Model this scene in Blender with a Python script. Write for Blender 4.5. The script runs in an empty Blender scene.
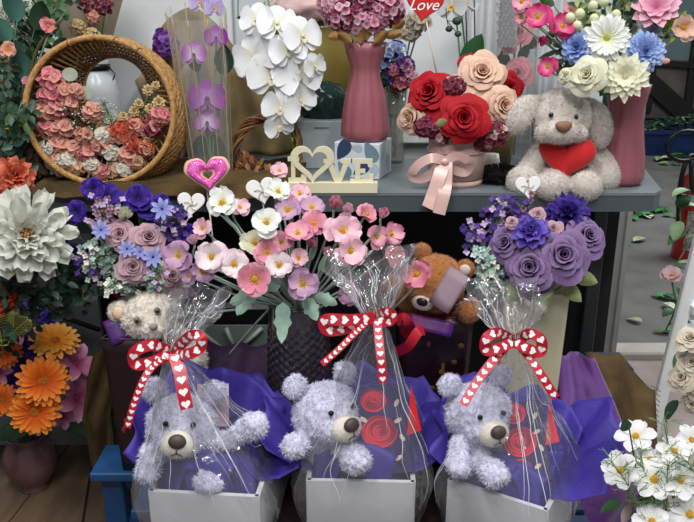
import bpy, math, random
from mathutils import Vector, Matrix, noise
R_ = math.radians
V = Vector
random.seed(7)
S = bpy.context.scene
COL = S.collection

# ---------------------------------------------------------------- camera, world, light, exposure
CAM = V((0, 0, 1.1)); PITCH = R_(18); F = 744.0
cd = bpy.data.cameras.new('camera'); co = bpy.data.objects.new('camera', cd); COL.objects.link(co)
co.location = CAM; co.rotation_euler = (R_(90) - PITCH, 0, 0)
cd.sensor_width = 36; cd.lens = 36 * F / 694; cd.clip_start = .02
S.camera = co
S.view_settings.view_transform = 'Standard'; S.view_settings.look = 'None'
S.view_settings.gamma = 1; S.view_settings.exposure = 0.72
S.view_settings.use_curve_mapping = False
w = bpy.data.worlds.new('world'); S.world = w; w.use_nodes = True
bg = w.node_tree.nodes['Background']; bg.inputs[0].default_value = (.88, .94, 1, 1); bg.inputs[1].default_value = .14

def area(name, loc, sx, sy, power, col=(1, 1, 1), target=None):
    l = bpy.data.lights.new(name, 'AREA'); l.shape = 'RECTANGLE'; l.size = sx; l.size_y = sy
    l.energy = power; l.color = col
    o = bpy.data.objects.new(name, l); COL.objects.link(o); o.location = loc
    d = (V(target) - V(loc)) if target else V((0, 0, -1))
    o.rotation_euler = d.to_track_quat('-Z', 'Y').to_euler()
    return o
# fluorescent tubes on the shop ceiling, and the daylight of the open doorway on the right
area('ceiling_tube_light', (-.5, .5, 2.65), .12, 1.3, 19, (1, .98, .95))
area('ceiling_tube_light', (.7, .5, 2.65), .12, 1.3, 20, (1, .98, .95))
area('ceiling_tube_light', (-.1, -.9, 2.65), 1.5, .25, 24, (.97, .98, 1))
area('doorway_daylight', (2.6, 3.6, 2.6), 1.6, 1.6, 60, (.85, .93, 1), (1.2, 4.2, 0))

# ---------------------------------------------------------------- pixel rays to places in the room
fw = V((0, math.cos(PITCH), -math.sin(PITCH))); up = V((0, math.sin(PITCH), math.cos(PITCH))); rt = V((1, 0, 0))
def ray(px, py): return fw + rt * ((px - 347) / F) + up * ((261 - py) / F)
def P(px, py, Y):
    d = ray(px, py); return CAM + d * (Y / d.y)
def PZ(px, py, z):
    d = ray(px, py); return CAM + d * ((z - CAM.z) / d.z)
def mpp(p): return (V(p) - CAM).dot(fw) / F
def facing(p, fx=0, fy=0):
    c = (CAM - V(p)).normalized()
    s = V((0, 0, 1)).cross(c).normalized(); u = c.cross(s)
    return (c + s * fx + u * fy).normalized()

# ---------------------------------------------------------------- mesh builder
class MB:
    def __init__(s): s.v = []; s.f = []; s.uv = []; s.mi = []; s.fl = []
    def add(s, vs, fs, uvs=None, mi=0, M=None, flat=False):
        n = len(s.v)
        s.v += [tuple(M @ V(p)) for p in vs] if M is not None else [tuple(p) for p in vs]
        s.uv += uvs if uvs else [(0.5, 0.5)] * len(vs)
        s.f += [tuple(i + n for i in f) for f in fs]
        s.mi += [mi] * len(fs); s.fl += [flat] * len(fs)
        return s
    def grid(s, fn, nu, nv, cu=False, mi=0, M=None, flat=False):
        vs = []; uvs = []
        mu = nu if cu else nu + 1
        for j in range(nv + 1):
            for i in range(mu):
                u = i / nu; v = j / nv
                vs.append(fn(u, v)); uvs.append((u, v))
        fs = []
        for j in range(nv):
            for i in range(nu):
                a = j * mu + i; b = j * mu + (i + 1) % mu
                fs.append((a, b, b + mu, a + mu))
        return s.add(vs, fs, uvs, mi, M, flat)
    def tube(s, pts, r, n=6, mi=0, M=None, caps=True, closed=False):
        pts = [V(p) for p in pts]; m = len(pts)
        rr = r if isinstance(r, (list, tuple)) else [r] * m
        vs = []; uvs = []; prev = None
        for i, p in enumerate(pts):
            if closed: t = pts[(i + 1) % m] - pts[i - 1]
            else: t = pts[min(i + 1, m - 1)] - pts[max(i - 1, 0)]
            t = t.normalized() if t.length > 1e-9 else V((0, 0, 1))
            if prev is None:
                a = t.orthogonal().normalized()
            else:
                a = prev - t * prev.dot(t)
                a = a.normalized() if a.length > 1e-6 else t.orthogonal().normalized()
            prev = a; b = t.cross(a)
            for k in range(n):
                q = 2 * math.pi * k / n
                vs.append(p + (a * math.cos(q) + b * math.sin(q)) * rr[i]); uvs.append((k / n, i / max(1, m - 1)))
        fs = []
        for i in range(m if closed else m - 1):
            j = (i + 1) % m
            for k in range(n):
                k2 = (k + 1) % n
                fs.append((i * n + k, i * n + k2, j * n + k2, j * n + k))
        if caps and not closed:
            fs.append(tuple(range(n))[::-1]); fs.append(tuple((m - 1) * n + k for k in range(n)))
        return s.add(vs, fs, uvs, mi, M)
    def ball(s, c, r, M=None, nu=12, nv=8, rot=None, mi=0):
        c = V(c); r = V((r, r, r)) if isinstance(r, (int, float)) else V(r)
        def fn(u, v):
            a = 2 * math.pi * u; b = math.pi * (v - .5)
            p = V((math.cos(a) * math.cos(b) * r.x, math.sin(a) * math.cos(b) * r.y, math.sin(b) * r.z))
            return c + (rot @ p if rot else p)
        return s.grid(fn, nu, nv, cu=True, M=M, mi=mi)
    def lathe(s, prof, n=32, M=None, mi=0, flute=None):
        def fn(u, v):
            k = v * (len(prof) - 1); i = min(int(k), len(prof) - 2); t = k - i
            r = prof[i][0] * (1 - t) + prof[i + 1][0] * t; z = prof[i][1] * (1 - t) + prof[i + 1][1] * t
            if flute: r *= flute(u, z)
            return (r * math.cos(2 * math.pi * u), r * math.sin(2 * math.pi * u), z)
        return s.grid(fn, n, len(prof) - 1, cu=True, M=M, mi=mi)
    def box(s, c, d, M=None, b=.0, mi=0):
        x, y, z = [q / 2 for q in d]; c = V(c)
        if b <= 0:
            vs = [c + V((i * x, j * y, k * z)) for k in (-1, 1) for j in (-1, 1) for i in (-1, 1)]
            return s.add(vs, [(0, 2, 3, 1), (4, 5, 7, 6), (0, 1, 5, 4), (2, 6, 7, 3), (0, 4, 6, 2), (1, 3, 7, 5)],
                         [(i, j) for k in (0, 1) for j in (0, 1) for i in (0, 1)], mi, M, True)
        ring = []
        for (sx, sy) in ((1, 1), (-1, 1), (-1, -1), (1, -1)):
            for (px, py) in (((0, b), (b, 0)) if sx * sy < 0 else ((b, 0), (0, b))):
                ring.append((sx, sy, px, py))
        # chamfered outline, ordered round
        def out(e):
            X = x - e; Y = y - e; q = max(b - e, 0)
            return [(X, Y - q), (X - q, Y), (-X + q, Y), (-X, Y - q), (-X, -Y + q), (-X + q, -Y), (X - q, -Y), (X, -Y + q)]
        vs = []
        for (e, zz) in ((b, -z), (0, -z + b), (0, z - b), (b, z)):
            vs += [c + V((p[0], p[1], zz)) for p in out(e)]
        fs = [tuple(range(8))[::-1], tuple(range(24, 32))]
        for l in range(3):
            for i in range(8):
                j = (i + 1) % 8; fs.append((l * 8 + i, l * 8 + j, l * 8 + 8 + j, l * 8 + 8 + i))
        return s.add(vs, fs, None, mi, M, True)
    def prism(s, out, th, M=None, mi=0, bev=0, hole=None):
        """outline in local x,y; thickness along +z from 0"""
        n = len(out)
        if hole:      # ring between outline and hole, both n points
            rows = [(out, 0), (out, th), (hole, th), (hole, 0)]
            vs = [V((p[0], p[1], z)) for o, z in rows for p in o]
            fs = []
            for l in range(4):
                l2 = (l + 1) % 4
                for i in range(n):
                    j = (i + 1) % n; fs.append((l * n + i, l * n + j, l2 * n + j, l2 * n + i))
            return s.add(vs, fs, None, mi, M, True)
        cx = sum(p[0] for p in out) / n; cy = sum(p[1] for p in out) / n
        def sh(e): return [(cx + (p[0] - cx) * e, cy + (p[1] - cy) * e) for p in out]
        rows = [(out, 0), (out, th)] if not bev else [(sh(1 - bev), 0), (out, th * .25), (out, th * .75), (sh(1 - bev), th)]
        vs = [V((p[0], p[1], z)) for o, z in rows for p in o]
        fs = [tuple(range(n))[::-1], tuple(range((len(rows) - 1) * n, len(rows) * n))]
        for l in range(len(rows) - 1):
            for i in range(n):
                j = (i + 1) % n; fs.append((l * n + i, l * n + j, (l + 1) * n + j, (l + 1) * n + i))
        return s.add(vs, fs, None, mi, M, True)

def catmull(pts, n=6):
    pts = [V(p) for p in pts]
    if len(pts) < 3: return [pts[0].lerp(pts[-1], i / n) for i in range(n + 1)]
    q = [pts[0] * 2 - pts[1]] + pts + [pts[-1] * 2 - pts[-2]]; out = []
    for i in range(1, len(q) - 2):
        a, b, c, d = q[i - 1:i + 3]
        for k in range(n):
            t = k / n
            out.append(.5 * ((2 * b) + (c - a) * t + (2 * a - 5 * b + 4 * c - d) * t * t + (3 * b - a - 3 * c + d) * t ** 3))
    out.append(pts[-1]); return out

MW = {}
def frame(p, d, spin=0):
    z = V(d).normalized(); x = V((0, 0, 1)).cross(z)
    x = x.normalized() if x.length > 1e-4 else V((1, 0, 0))
    y = z.cross(x)
    M = Matrix((x, y, z)).transposed().to_4x4(); M.translation = V(p)
    return M @ Matrix.Rotation(spin, 4, 'Z')
def TR(x, y, z, rz=0, rx=0, ry=0):
    return Matrix.Translation((x, y, z)) @ Matrix.Rotation(rz, 4, 'Z') @ Matrix.Rotation(ry, 4, 'Y') @ Matrix.Rotation(rx, 4, 'X')
def meta(o, label=None, cat=None, group=None, kind=None):
    if label: o['label'] = label
    if cat: o['category'] = cat
    if group: o['group'] = group
    if kind: o['kind'] = kind
    return o
def thing(name, label, cat, M=None, group=None):
    o = bpy.data.objects.new(name, None); COL.objects.link(o); o.empty_display_size = .02
    M = M if isinstance(M, Matrix) else Matrix.Translation(M if M is not None else (0, 0, 0))
    o.matrix_basis = M; MW[o.name] = M.copy()
    return meta(o, label, cat, group)
def put(mb, name, mats, root=None, label=None, local=False):
    """link the builder as one mesh. verts are world coordinates unless local"""
    me = bpy.data.meshes.new(name)
    vs = mb.v
    if root is not None and not local:
        I = MW[root.name].inverted(); vs = [tuple(I @ V(p)) for p in vs]
    me.from_pydata(vs, [], mb.f)
    uv = me.uv_layers.new(name='UVMap')
    li = [0] * len(me.loops); me.loops.foreach_get('vertex_index', li)
    flat = [c for i in li for c in mb.uv[i]]
    uv.data.foreach_set('uv', flat)
    for m in (mats if isinstance(mats, (list, tuple)) else [mats]): me.materials.append(m)
    me.polygons.foreach_set('material_index', mb.mi)
    me.polygons.foreach_set('use_smooth', [not x for x in mb.fl])
    me.update()
    o = bpy.data.objects.new(name, me); COL.objects.link(o)
    if root is not None:
        o.parent = root; MW[o.name] = MW[root.name]
    if label: o['label'] = label
    return o
def single(mb, name, mats, label, cat, group=None, origin=None):
    """a thing that is one mesh, its origin at its base"""
    if origin is None:
        n = len(mb.v); zs = min(p[2] for p in mb.v)
        origin = (sum(p[0] for p in mb.v) / n, sum(p[1] for p in mb.v) / n, zs)
    T = V(origin); mb.v = [tuple(V(p) - T) for p in mb.v]
    o = put(mb, name, mats); o.location = T; MW[o.name] = Matrix.Translation(T)
    return meta(o, label, cat, group)
def struct(mb, name, mat):
    o = put(mb, name, mat); o['kind'] = 'structure'; return o

# ---------------------------------------------------------------- materials
def nodes(name):
    m = bpy.data.materials.new(name); m.use_nodes = True
    nt = m.node_tree; return m, nt, nt.nodes['Principled BSDF'], nt.nodes['Material Output']
def sock(nt, a, b): nt.links.new(a, b)
def srgb(c):
    if isinstance(c, str): c = [int(c[i:i + 2], 16) / 255 for i in (0, 2, 4)]
    return tuple((x / 12.92 if x <= .04045 else ((x + .055) / 1.055) ** 2.4) for x in c) + (1,)
_cache = {}
def mat(name, col, rough=.6, var=.12, scale=40, bump=0, metal=0, spec=.4, sheen=0, coat=0, col2=None, bscale=None):
    """plain surface with a little procedural mottling"""
    key = (name,)
    if key in _cache: return _cache[key]
    m, nt, p, o = nodes(name); c = srgb(col)
    tc = nt.nodes.new('ShaderNodeTexCoord'); nz = nt.nodes.new('ShaderNodeTexNoise')
    nz.inputs['Scale'].default_value = scale; nz.inputs['Detail'].default_value = 3
    sock(nt, tc.outputs['Object'], nz.inputs['Vector'])
    rp = nt.nodes.new('ShaderNodeValToRGB'); rp.color_ramp.elements[0].position = .3; rp.color_ramp.elements[1].position = .7
    d = srgb(col2) if col2 else tuple(x * (1 - var * 1.6) for x in c[:3]) + (1,)
    e = tuple(min(1, x * (1 + var)) for x in c[:3]) + (1,) if not col2 else c
    rp.color_ramp.elements[0].color = d; rp.color_ramp.elements[1].color = e
    sock(nt, nz.outputs['Fac'], rp.inputs[0]); sock(nt, rp.outputs[0], p.inputs['Base Color'])
    p.inputs['Roughness'].default_value = rough; p.inputs['Metallic'].default_value = metal
    p.inputs['Specular IOR Level'].default_value = spec
    p.inputs['Sheen Weight'].default_value = sheen; p.inputs['Coat Weight'].default_value = coat
    if bump:
        b = nt.nodes.new('ShaderNodeBump'); b.inputs['Strength'].default_value = bump; b.inputs['Distance'].default_value = .004
        n2 = nt.nodes.new('ShaderNodeTexNoise'); n2.inputs['Scale'].default_value = bscale or scale * 4
        sock(nt, tc.outputs['Object'], n2.inputs['Vector'])
        sock(nt, n2.outputs['Fac'], b.inputs['Height']); sock(nt, b.outputs[0], p.inputs['Normal'])
    _cache[key] = m; return m
def petal_mat(base, tip, edge=None, rough=.65, mid=None, trans=.25):
    """petal coloured from base to tip along its length, faint veins, light passes through a little"""
    key = ('petal', base, tip, edge, mid)
    if key in _cache: return _cache[key]
    m, nt, p, o = nodes('petal_' + base + '_' + tip)
    uv = nt.nodes.new('ShaderNodeUVMap'); sp = nt.nodes.new('ShaderNodeSeparateXYZ'); sock(nt, uv.outputs[0], sp.inputs[0])
    rp = nt.nodes.new('ShaderNodeValToRGB'); cr = rp.color_ramp
    cr.elements[0].position = 0.02; cr.elements[0].color = srgb(base); cr.elements[1].position = .6; cr.elements[1].color = srgb(tip)
    if mid: e = cr.elements.new(.3); e.color = srgb(mid)
    if edge: e = cr.elements.new(.97); e.color = srgb(edge)
    nz = nt.nodes.new('ShaderNodeTexNoise'); nz.inputs['Scale'].default_value = 9
    mp = nt.nodes.new('ShaderNodeMapping'); mp.inputs['Scale'].default_value = (2.5, .35, 1)
    sock(nt, uv.outputs[0], mp.inputs[0]); sock(nt, mp.outputs[0], nz.inputs[0])
    ad = nt.nodes.new('ShaderNodeMath'); ad.operation = 'MULTIPLY_ADD'; ad.inputs[1].default_value = .22
    sock(nt, nz.outputs['Fac'], ad.inputs[0]); sock(nt, sp.outputs['Y'], ad.inputs[2])
    sb = nt.nodes.new('ShaderNodeMath'); sb.operation = 'SUBTRACT'; sb.inputs[1].default_value = .11
    sock(nt, ad.outputs[0], sb.inputs[0]); sock(nt, sb.outputs[0], rp.inputs[0]); sock(nt, rp.outputs[0], p.inputs['Base Color'])
    p.inputs['Roughness'].default_value = rough; p.inputs['Specular IOR Level'].default_value = .25
    b = nt.nodes.new('ShaderNodeBump'); b.inputs['Strength'].default_value = .25; b.inputs['Distance'].default_value = .002
    sock(nt, nz.outputs['Fac'], b.inputs['Height']); sock(nt, b.outputs[0], p.inputs['Normal'])
    tl = nt.nodes.new('ShaderNodeBsdfTranslucent'); sock(nt, rp.outputs[0], tl.inputs[0])
    mx = nt.nodes.new('ShaderNodeMixShader'); mx.inputs[0].default_value = trans
    sock(nt, p.outputs[0], mx.inputs[1]); sock(nt, tl.outputs[0], mx.inputs[2]); sock(nt, mx.outputs[0], o.inputs[0])
    _cache[key] = m; return m
def film_mat(name, tint=(1, 1, 1), haze=.03, gloss=.10, rough=.06, bump=.6, bscale=30):
    """clear plastic film"""
    m, nt, p, o = nodes(name); nt.nodes.remove(p)
    tr = nt.nodes.new('ShaderNodeBsdfTransparent'); tr.inputs[0].default_value = tuple(tint) + (1,)
    gl = nt.nodes.new('ShaderNodeBsdfGlossy'); gl.inputs['Roughness'].default_value = rough
    df = nt.nodes.new('ShaderNodeBsdfDiffuse'); df.inputs[0].default_value = (.9, .92, .95, 1)
    lw = nt.nodes.new('ShaderNodeLayerWeight'); lw.inputs[0].default_value = .35
    ma = nt.nodes.new('ShaderNodeMath'); ma.operation = 'MULTIPLY_ADD'; ma.inputs[1].default_value = .45; ma.inputs[2].default_value = gloss
    ma.use_clamp = True
    sock(nt, lw.outputs['Facing'], ma.inputs[0])
    m1 = nt.nodes.new('ShaderNodeMixShader'); m1.inputs[0].default_value = haze
    sock(nt, tr.outputs[0], m1.inputs[1]); sock(nt, df.outputs[0], m1.inputs[2])
    m2 = nt.nodes.new('ShaderNodeMixShader'); sock(nt, ma.outputs[0], m2.inputs[0])
    sock(nt, m1.outputs[0], m2.inputs[1]); sock(nt, gl.outputs[0], m2.inputs[2]); sock(nt, m2.outputs[0], o.inputs[0])
    if bump:
        tc = nt.nodes.new('ShaderNodeTexCoord'); nz = nt.nodes.new('ShaderNodeTexNoise'); nz.inputs['Scale'].default_value = bscale
        nz.inputs['Detail'].default_value = 2
        b = nt.nodes.new('ShaderNodeBump'); b.inputs['Strength'].default_value = bump; b.inputs['Distance'].default_value = .01
        sock(nt, tc.outputs['Object'], nz.inputs[0]); sock(nt, nz.outputs['Fac'], b.inputs['Height'])
        sock(nt, b.outputs[0], gl.inputs['Normal'])
    return m
def weave_mat(name, c1, c2, scale=260, rough=.9):
    m, nt, p, o = nodes(name)
    tc = nt.nodes.new('ShaderNodeTexCoord'); nz = nt.nodes.new('ShaderNodeTexNoise'); nz.inputs['Scale'].default_value = 14
    wv = nt.nodes.new('ShaderNodeTexWave'); wv.inputs['Scale'].default_value = scale; wv.inputs['Distortion'].default_value = 1.5
    w2 = nt.nodes.new('ShaderNodeTexWave'); w2.inputs['Scale'].default_value = scale; w2.bands_direction = 'Z'; w2.inputs['Distortion'].default_value = 1.5
    for q in (nz, wv, w2): sock(nt, tc.outputs['Object'], q.inputs['Vector'])
    ad = nt.nodes.new('ShaderNodeMath'); ad.operation = 'MULTIPLY'; sock(nt, wv.outputs['Fac'], ad.inputs[0]); sock(nt, w2.outputs['Fac'], ad.inputs[1])
    a2 = nt.nodes.new('ShaderNodeMath'); a2.operation = 'MULTIPLY_ADD'; a2.inputs[1].default_value = .5
    sock(nt, ad.outputs[0], a2.inputs[0]); sock(nt, nz.outputs['Fac'], a2.inputs[2])
    rp = nt.nodes.new('ShaderNodeValToRGB'); rp.color_ramp.elements[0].position = .35; rp.color_ramp.elements[1].position = .9
    rp.color_ramp.elements[0].color = srgb(c1); rp.color_ramp.elements[1].color = srgb(c2)
    sock(nt, a2.outputs[0], rp.inputs[0]); sock(nt, rp.outputs[0], p.inputs['Base Color'])
    b = nt.nodes.new('ShaderNodeBump'); b.inputs['Strength'].default_value = .7; b.inputs['Distance'].default_value = .002
    sock(nt, ad.outputs[0], b.inputs['Height']); sock(nt, b.outputs[0], p.inputs['Normal'])
    p.inputs['Roughness'].default_value = rough; p.inputs['Specular IOR Level'].default_value = .15
    return m
def glass_mat(name, tint, rough=.08, dens=.6):
    """coloured thin glass: tinted see-through with reflections"""
    m, nt, p, o = nodes(name); nt.nodes.remove(p)
    tr = nt.nodes.new('ShaderNodeBsdfTransparent'); tr.inputs[0].default_value = srgb(tint)
    df = nt.nodes.new('ShaderNodeBsdfDiffuse'); df.inputs[0].default_value = srgb(tint)
    gl = nt.nodes.new('ShaderNodeBsdfGlossy'); gl.inputs['Roughness'].default_value = rough
    fr = nt.nodes.new('ShaderNodeFresnel'); fr.inputs[0].default_value = 1.6
    m1 = nt.nodes.new('ShaderNodeMixShader'); m1.inputs[0].default_value = dens
    m2 = nt.nodes.new('ShaderNodeMixShader'); sock(nt, fr.outputs[0], m2.inputs[0])
    sock(nt, tr.outputs[0], m1.inputs[1]); sock(nt, df.outputs[0], m1.inputs[2])
    sock(nt, m1.outputs[0], m2.inputs[1]); sock(nt, gl.outputs[0], m2.inputs[2]); sock(nt, m2.outputs[0], o.inputs[0])
    return m

# ---------------------------------------------------------------- petals, leaves, flowers
def wid(kind, v):
    if kind == 'round': return (v / .62) ** .55 if v < .62 else math.sqrt(max(0, 1 - ((v - .62) / .39) ** 2))
    if kind == 'point': return max(0, 4 * v * (1 - v)) ** .65 if v > .4 else max(.12, (4 * v * (1 - v)) ** .8)
    if kind == 'strap': return min(1, .35 + v * 1.6) * math.sqrt(max(0, 1 - (max(0, v - .78) / .23) ** 2))
    if kind == 'fan': return (.12 + .88 * min(1, v / .8) ** 1.1) * (1 if v < .85 else math.sqrt(max(0, 1 - ((v - .85) / .2) ** 2)))
    if kind == 'leaf': return max(.02, math.sin(math.pi * min(1, v ** .75)) ** .8) if v < 1 else .01
    return 1
def petal(mb, az, L, W, kind='round', r0=0, z0=0, t0=.2, curl=.2, cup=.3, ruf=0, M=None, mi=0, nu=4, nv=6, notch=0):
    e = V((math.cos(az), math.sin(az), 0)); sd = V((-math.sin(az), math.cos(az), 0))
    ph = random.random() * 6
    cl = []; r = r0; z = z0
    for j in range(nv + 1):
        th = t0 + curl * j / nv; cl.append((r, z, th)); r += math.cos(th) * L / nv; z += math.sin(th) * L / nv
    def fn(u, v):
        j = min(int(round(v * nv)), nv); r, z, th = cl[j]
        n = V((0, 0, 1)) * math.cos(th) - e * math.sin(th)
        uu = u * 2 - 1; ww = W / 2 * wid(kind, v if v < 1 else .995)
        p = e * r + V((0, 0, z)) + sd * uu * ww + n * (cup * abs(uu) ** 1.8 * ww)
        if ruf: p += n * ruf * L * math.sin(3.2 * uu + ph + 2 * v) * v * v * (.4 + abs(uu))
        if notch and v > .95: p -= e * notch * L * (1 - abs(uu) * 1.4) * math.cos(th)
        return p
    mb.grid(fn, nu, nv, M=M, mi=mi)
def ring(mb, n, L, W, kind, jit=.08, az0=0, lj=.06, **k):
    t0 = k.pop('t0', .2)
    for i in range(n):
        petal(mb, az0 + 2 * math.pi * i / n + random.uniform(-jit, jit), L * random.uniform(1 - lj, 1 + lj), W, kind, t0=t0 + random.uniform(-jit, jit), **k)
def rose_mesh(mb, R, open_=1.0, M=None, layers=None, mi=0):
    """spiral of cupped petals whose lips roll outwards; faces +z, radius R"""
    layers = layers or [(2, .04, .12, .50, .1, 2.6), (3, .09, .22, .50, .3, 1.7), (3, .13, .36, .47, .6, 1.4), (4, .17, .52, .38, .9, 1.15),
                        (4, .20, .72, .24, 1.3, 1.1), (5, .22, .94, .04, 1.7, .95)]
    az = random.random() * 6
    for k, (n, rb, rtp, h, cu, half) in enumerate(layers):
        az += 1.1
        for i in range(n):
            a = az + 2 * math.pi * i / n + random.uniform(-.12, .12); ph = random.random() * 6
            rt2 = rtp * random.uniform(.90, 1.08); hh = h + random.uniform(-.05, .05); w1 = random.uniform(.5, 1.4); w2 = random.uniform(-.5, .5)
            def fn(u, v):
                uu = u * 2 - 1; edge = 1 - .30 * abs(uu) ** 3
                vv = v * edge
                rr = rb + (rt2 - rb) * (vv ** 1.15)
                zz = -.35 + (hh + .35) * (1 - (1 - vv) ** 1.7)
                lip = max(0, vv - .72) / .28
                rr += cu * .09 * lip * lip; zz -= cu * .12 * lip * lip * (1 - .45 * math.cos(3.2 * uu + ph)); zz += .05 * w1 * lip * math.sin(5 * uu + ph) * (k > 1)
                ang = a + uu * half * (.55 + .45 * min(1, vv * 1.6))
                rr *= 1 + .07 * uu * (1 if k > 0 else .5) + .05 * w1 * lip * math.cos(4 * uu + ph) * (k > 1)       # one side tucked under its neighbour
                return (R * rr * math.cos(ang), R * rr * math.sin(ang), R * zz)
            mb.grid(fn, 8, 7, M=M, mi=mi)
def centre_disc(mb, r, h, M=None, n=60, bead=.16, mi=0):
    mb.ball((0, 0, 0), (r * .8, r * .8, h * .8), M=M, nu=12, nv=8, mi=mi)
    for i in range(n):
        q = math.sqrt((i + .5) / n); a = i * 2.39996
        mb.ball((r * q * math.cos(a), r * q * math.sin(a), h * math.sqrt(max(0, 1 - q * q)) + .002 * r), r * bead, M=M, nu=5, nv=3, mi=mi)
def leaf(mb, p, d, L, W, bend=.5, cup=.25, lobes=0, side=None, mi=0, nv=8):
    """blade starting at p growing along d, arching over"""
    p = V(p); d = V(d).normalized()
    sd = V(side).normalized() if side is not None else d.cross(V((0, 0, 1)))
    sd = sd.normalized() if sd.length > 1e-3 else V((1, 0, 0))
    n = sd.cross(d).normalized(); pts = []; q = p.copy(); dd = d.copy(); nn = n.copy()
    for j in range(nv + 1):
        pts.append((q.copy(), nn.copy())); q += dd * (L / nv)
        rot = Matrix.Rotation(-bend / nv, 3, sd); dd = rot @ dd; nn = rot @ nn
    def fn(u, v):
        j = min(int(round(v * nv)), nv); c, m = pts[j]; uu = u * 2 - 1
        w_ = W / 2 * wid('leaf', v)
        if lobes: w_ *= .55 + .5 * abs(math.sin(v * math.pi * lobes))
        return c + sd * uu * w_ + m * cup * abs(uu) * w_
    mb.grid(fn, 4, nv, mi=mi)
def bulge(a, b, sag=.0, n=8, side=V((0, 0, 0))):
    a, b = V(a), V(b); m = (a + b) / 2 + V((0, 0, sag)) + side
    return [a.lerp(m, t).lerp(m.lerp(b, t), t) for t in [i / n for i in range(n + 1)]]
GREEN = None
def stem_to(root, mb_dir, p, base, r=.0022, m=None, name='stem', sag=.02):
    s = MB(); p = V(p); d = V(mb_dir)
    ctl = [p - d * .006, p - d * .03 + V((0, 0, -.01)), p.lerp(V(base), .55) + V((0, 0, -.01)), V(base)]
    s.tube(catmull(ctl, 4), r, 5); return put(s, name, m or STEM, root)

M_ = {}
def setup_mats():
    g = globals()
    g['STEM'] = mat('stem_green', '5d7a52', .6, .2, 60)
    g['STEMG'] = mat('stem_grey_green', '93a694', .7, .15, 60)
    g['LEAF'] = mat('leaf_green', '3c6338', .5, .25, 30, bump=.2)
    g['LEAFD'] = mat('leaf_dark_green', '26432f', .45, .3, 25, bump=.2)
    g['LEAFO'] = mat('leaf_olive', '8a9660', .6, .25, 30)
    g['MILLER'] = mat('leaf_silvery', '9dbcab', .85, .15, 50)
    g['YEL'] = mat('stamen_yellow', 'e3b23a', .8, .25, 300)
    g['YELG'] = mat('stamen_pale_yellow_green', 'c9cf4e', .8, .25, 300)
setup_mats()

# flower builders: root empty sits at the flower head, +z is the way it faces
def head(name, label, cat, group, px, py, Y, fx=0, fy=.15, spin=None):
    p = P(px, py, Y); d = facing(p, fx, fy)
    M = frame(p, d, random.random() * 6 if spin is None else spin)
    return thing(name, label, cat, M, group), p, d, mpp(p)
def anemone(px, py, Y, dia, m, label, group, base, fx=0, fy=.2, n=6, cmat=None, name='anemone', t0=.12, side=False, stem=None, cat='flower'):
    r, p, d, k = head(name, label, cat, group, px, py, Y, fx, fy); R = dia * k / 2 * 1.07
    mb = MB()
    ring(mb, n // 2, R, R * 1.25, 'round', jit=.16, lj=.12, t0=t0 + .35, curl=-.55, cup=.25, ruf=.15, z0=-.12 * R, az0=0)
    ring(mb, n - n // 2, R * .93, R * 1.15, 'round', jit=.16, lj=.12, t0=t0 + .6, curl=-.6, cup=.3, ruf=.15, z0=-.08 * R, az0=math.pi / (n // 2))
    put(mb, 'petals', m, r, local=True)
    c = MB(); centre_disc(c, R * .19, R * .16, n=26, bead=.2)
    for i in range(16):
        a = i * 2.4; q = R * (.23 + .08 * random.random()); c.ball((q * math.cos(a), q * math.sin(a), R * .12), R * .04, nu=5, nv=3)
    put(c, 'stamens', cmat or YEL, r, local=True)
    if base is not None: stem_to(r, d, p, base, m=stem or STEMG)
    return r
def bud(px, py, Y, dia, m, label, group, base, name='flower_bud', stem=None, fx=0, fy=1.2):
    r, p, d, k = head(name, label, 'flower bud', group, px, py, Y, fx, fy); R = dia * k / 2
    mb = MB(); ring(mb, 3, R * 2, R * 2, 'round', t0=1.25, curl=.45, cup=.75, z0=-R)
    ring(mb, 3, R * 2.1, R * 1.8, 'round', t0=1.2, curl=.3, cup=.7, z0=-R, az0=1)
    put(mb, 'petals', m, r, local=True)
    s = MB(); ring(s, 5, R * .9, R * .7, 'point', t0=1.0, curl=.3, z0=-R * 1.05); put(s, 'sepals', STEM, r, local=True)
    if base is not None: stem_to(r, d, p - d * R * .5, base, m=stem or STEMG)
    return r
def rose(px, py, Y, dia, m, label, group, base, fx=0, fy=.25, name='rose', stem=None):
    r, p, d, k = head(name, label, 'rose', group, px, py, Y, fx, fy); R = dia * k / 2
    mb = MB(); rose_mesh(mb, R); put(mb, 'petals', m, r, local=True)
    s = MB(); ring(s, 5, R * .8, R * .3, 'point', t0=.2, curl=-.3, z0=-R * .4); s.ball((0, 0, -R * .38), (R * .25, R * .25, R * .2)); put(s, 'sepals', STEM, r, local=True)
    if base is not None: stem_to(r, d, p - d * R * .4, base, m=stem or STEM)
    return r
def daisy(px, py, Y, dia, m, label, group, base, n=16, layers=2, cm=None, cr=.22, kind='strap', W=None, fx=0, fy=.15, name='daisy', cat='flower', stem=None, t0=.12, notch=0, cup=.2, ruf=0, ch=.5, cm2=None, curl=-.2):
    r, p, d, k = head(name, label, cat, group, px, py, Y, fx, fy); R = dia * k / 2
    W = (W or 2 * math.pi / n * 1.15) * R
    mb = MB()
    for l in range(layers):
        ring(mb, n, R * (1 - .16 * l) * .95, W, kind, t0=t0 + .22 * l, curl=curl, cup=cup, r0=R * .05, z0=R * (.02 + .03 * l), az0=l * math.pi / n + .1, notch=notch, ruf=ruf)
    put(mb, 'petals', m, r, local=True)
    c = MB(); centre_disc(c, R * cr, R * cr * ch, n=50, bead=.13); c.v = [(x, y, z + R * .05) for x, y, z in c.v]
    put(c, 'flower_centre', cm or YEL, r, local=True)
    if cm2:
        c = MB(); ring(c, 26, R * cr * .9, R * .06, 'strap', r0=R * cr * .8, t0=.6, curl=-.5, z0=R * .04); put(c, 'inner_florets', cm2, r, local=True)
    if base is not None: stem_to(r, d, p, base, m=stem or STEM)
    return r
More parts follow.
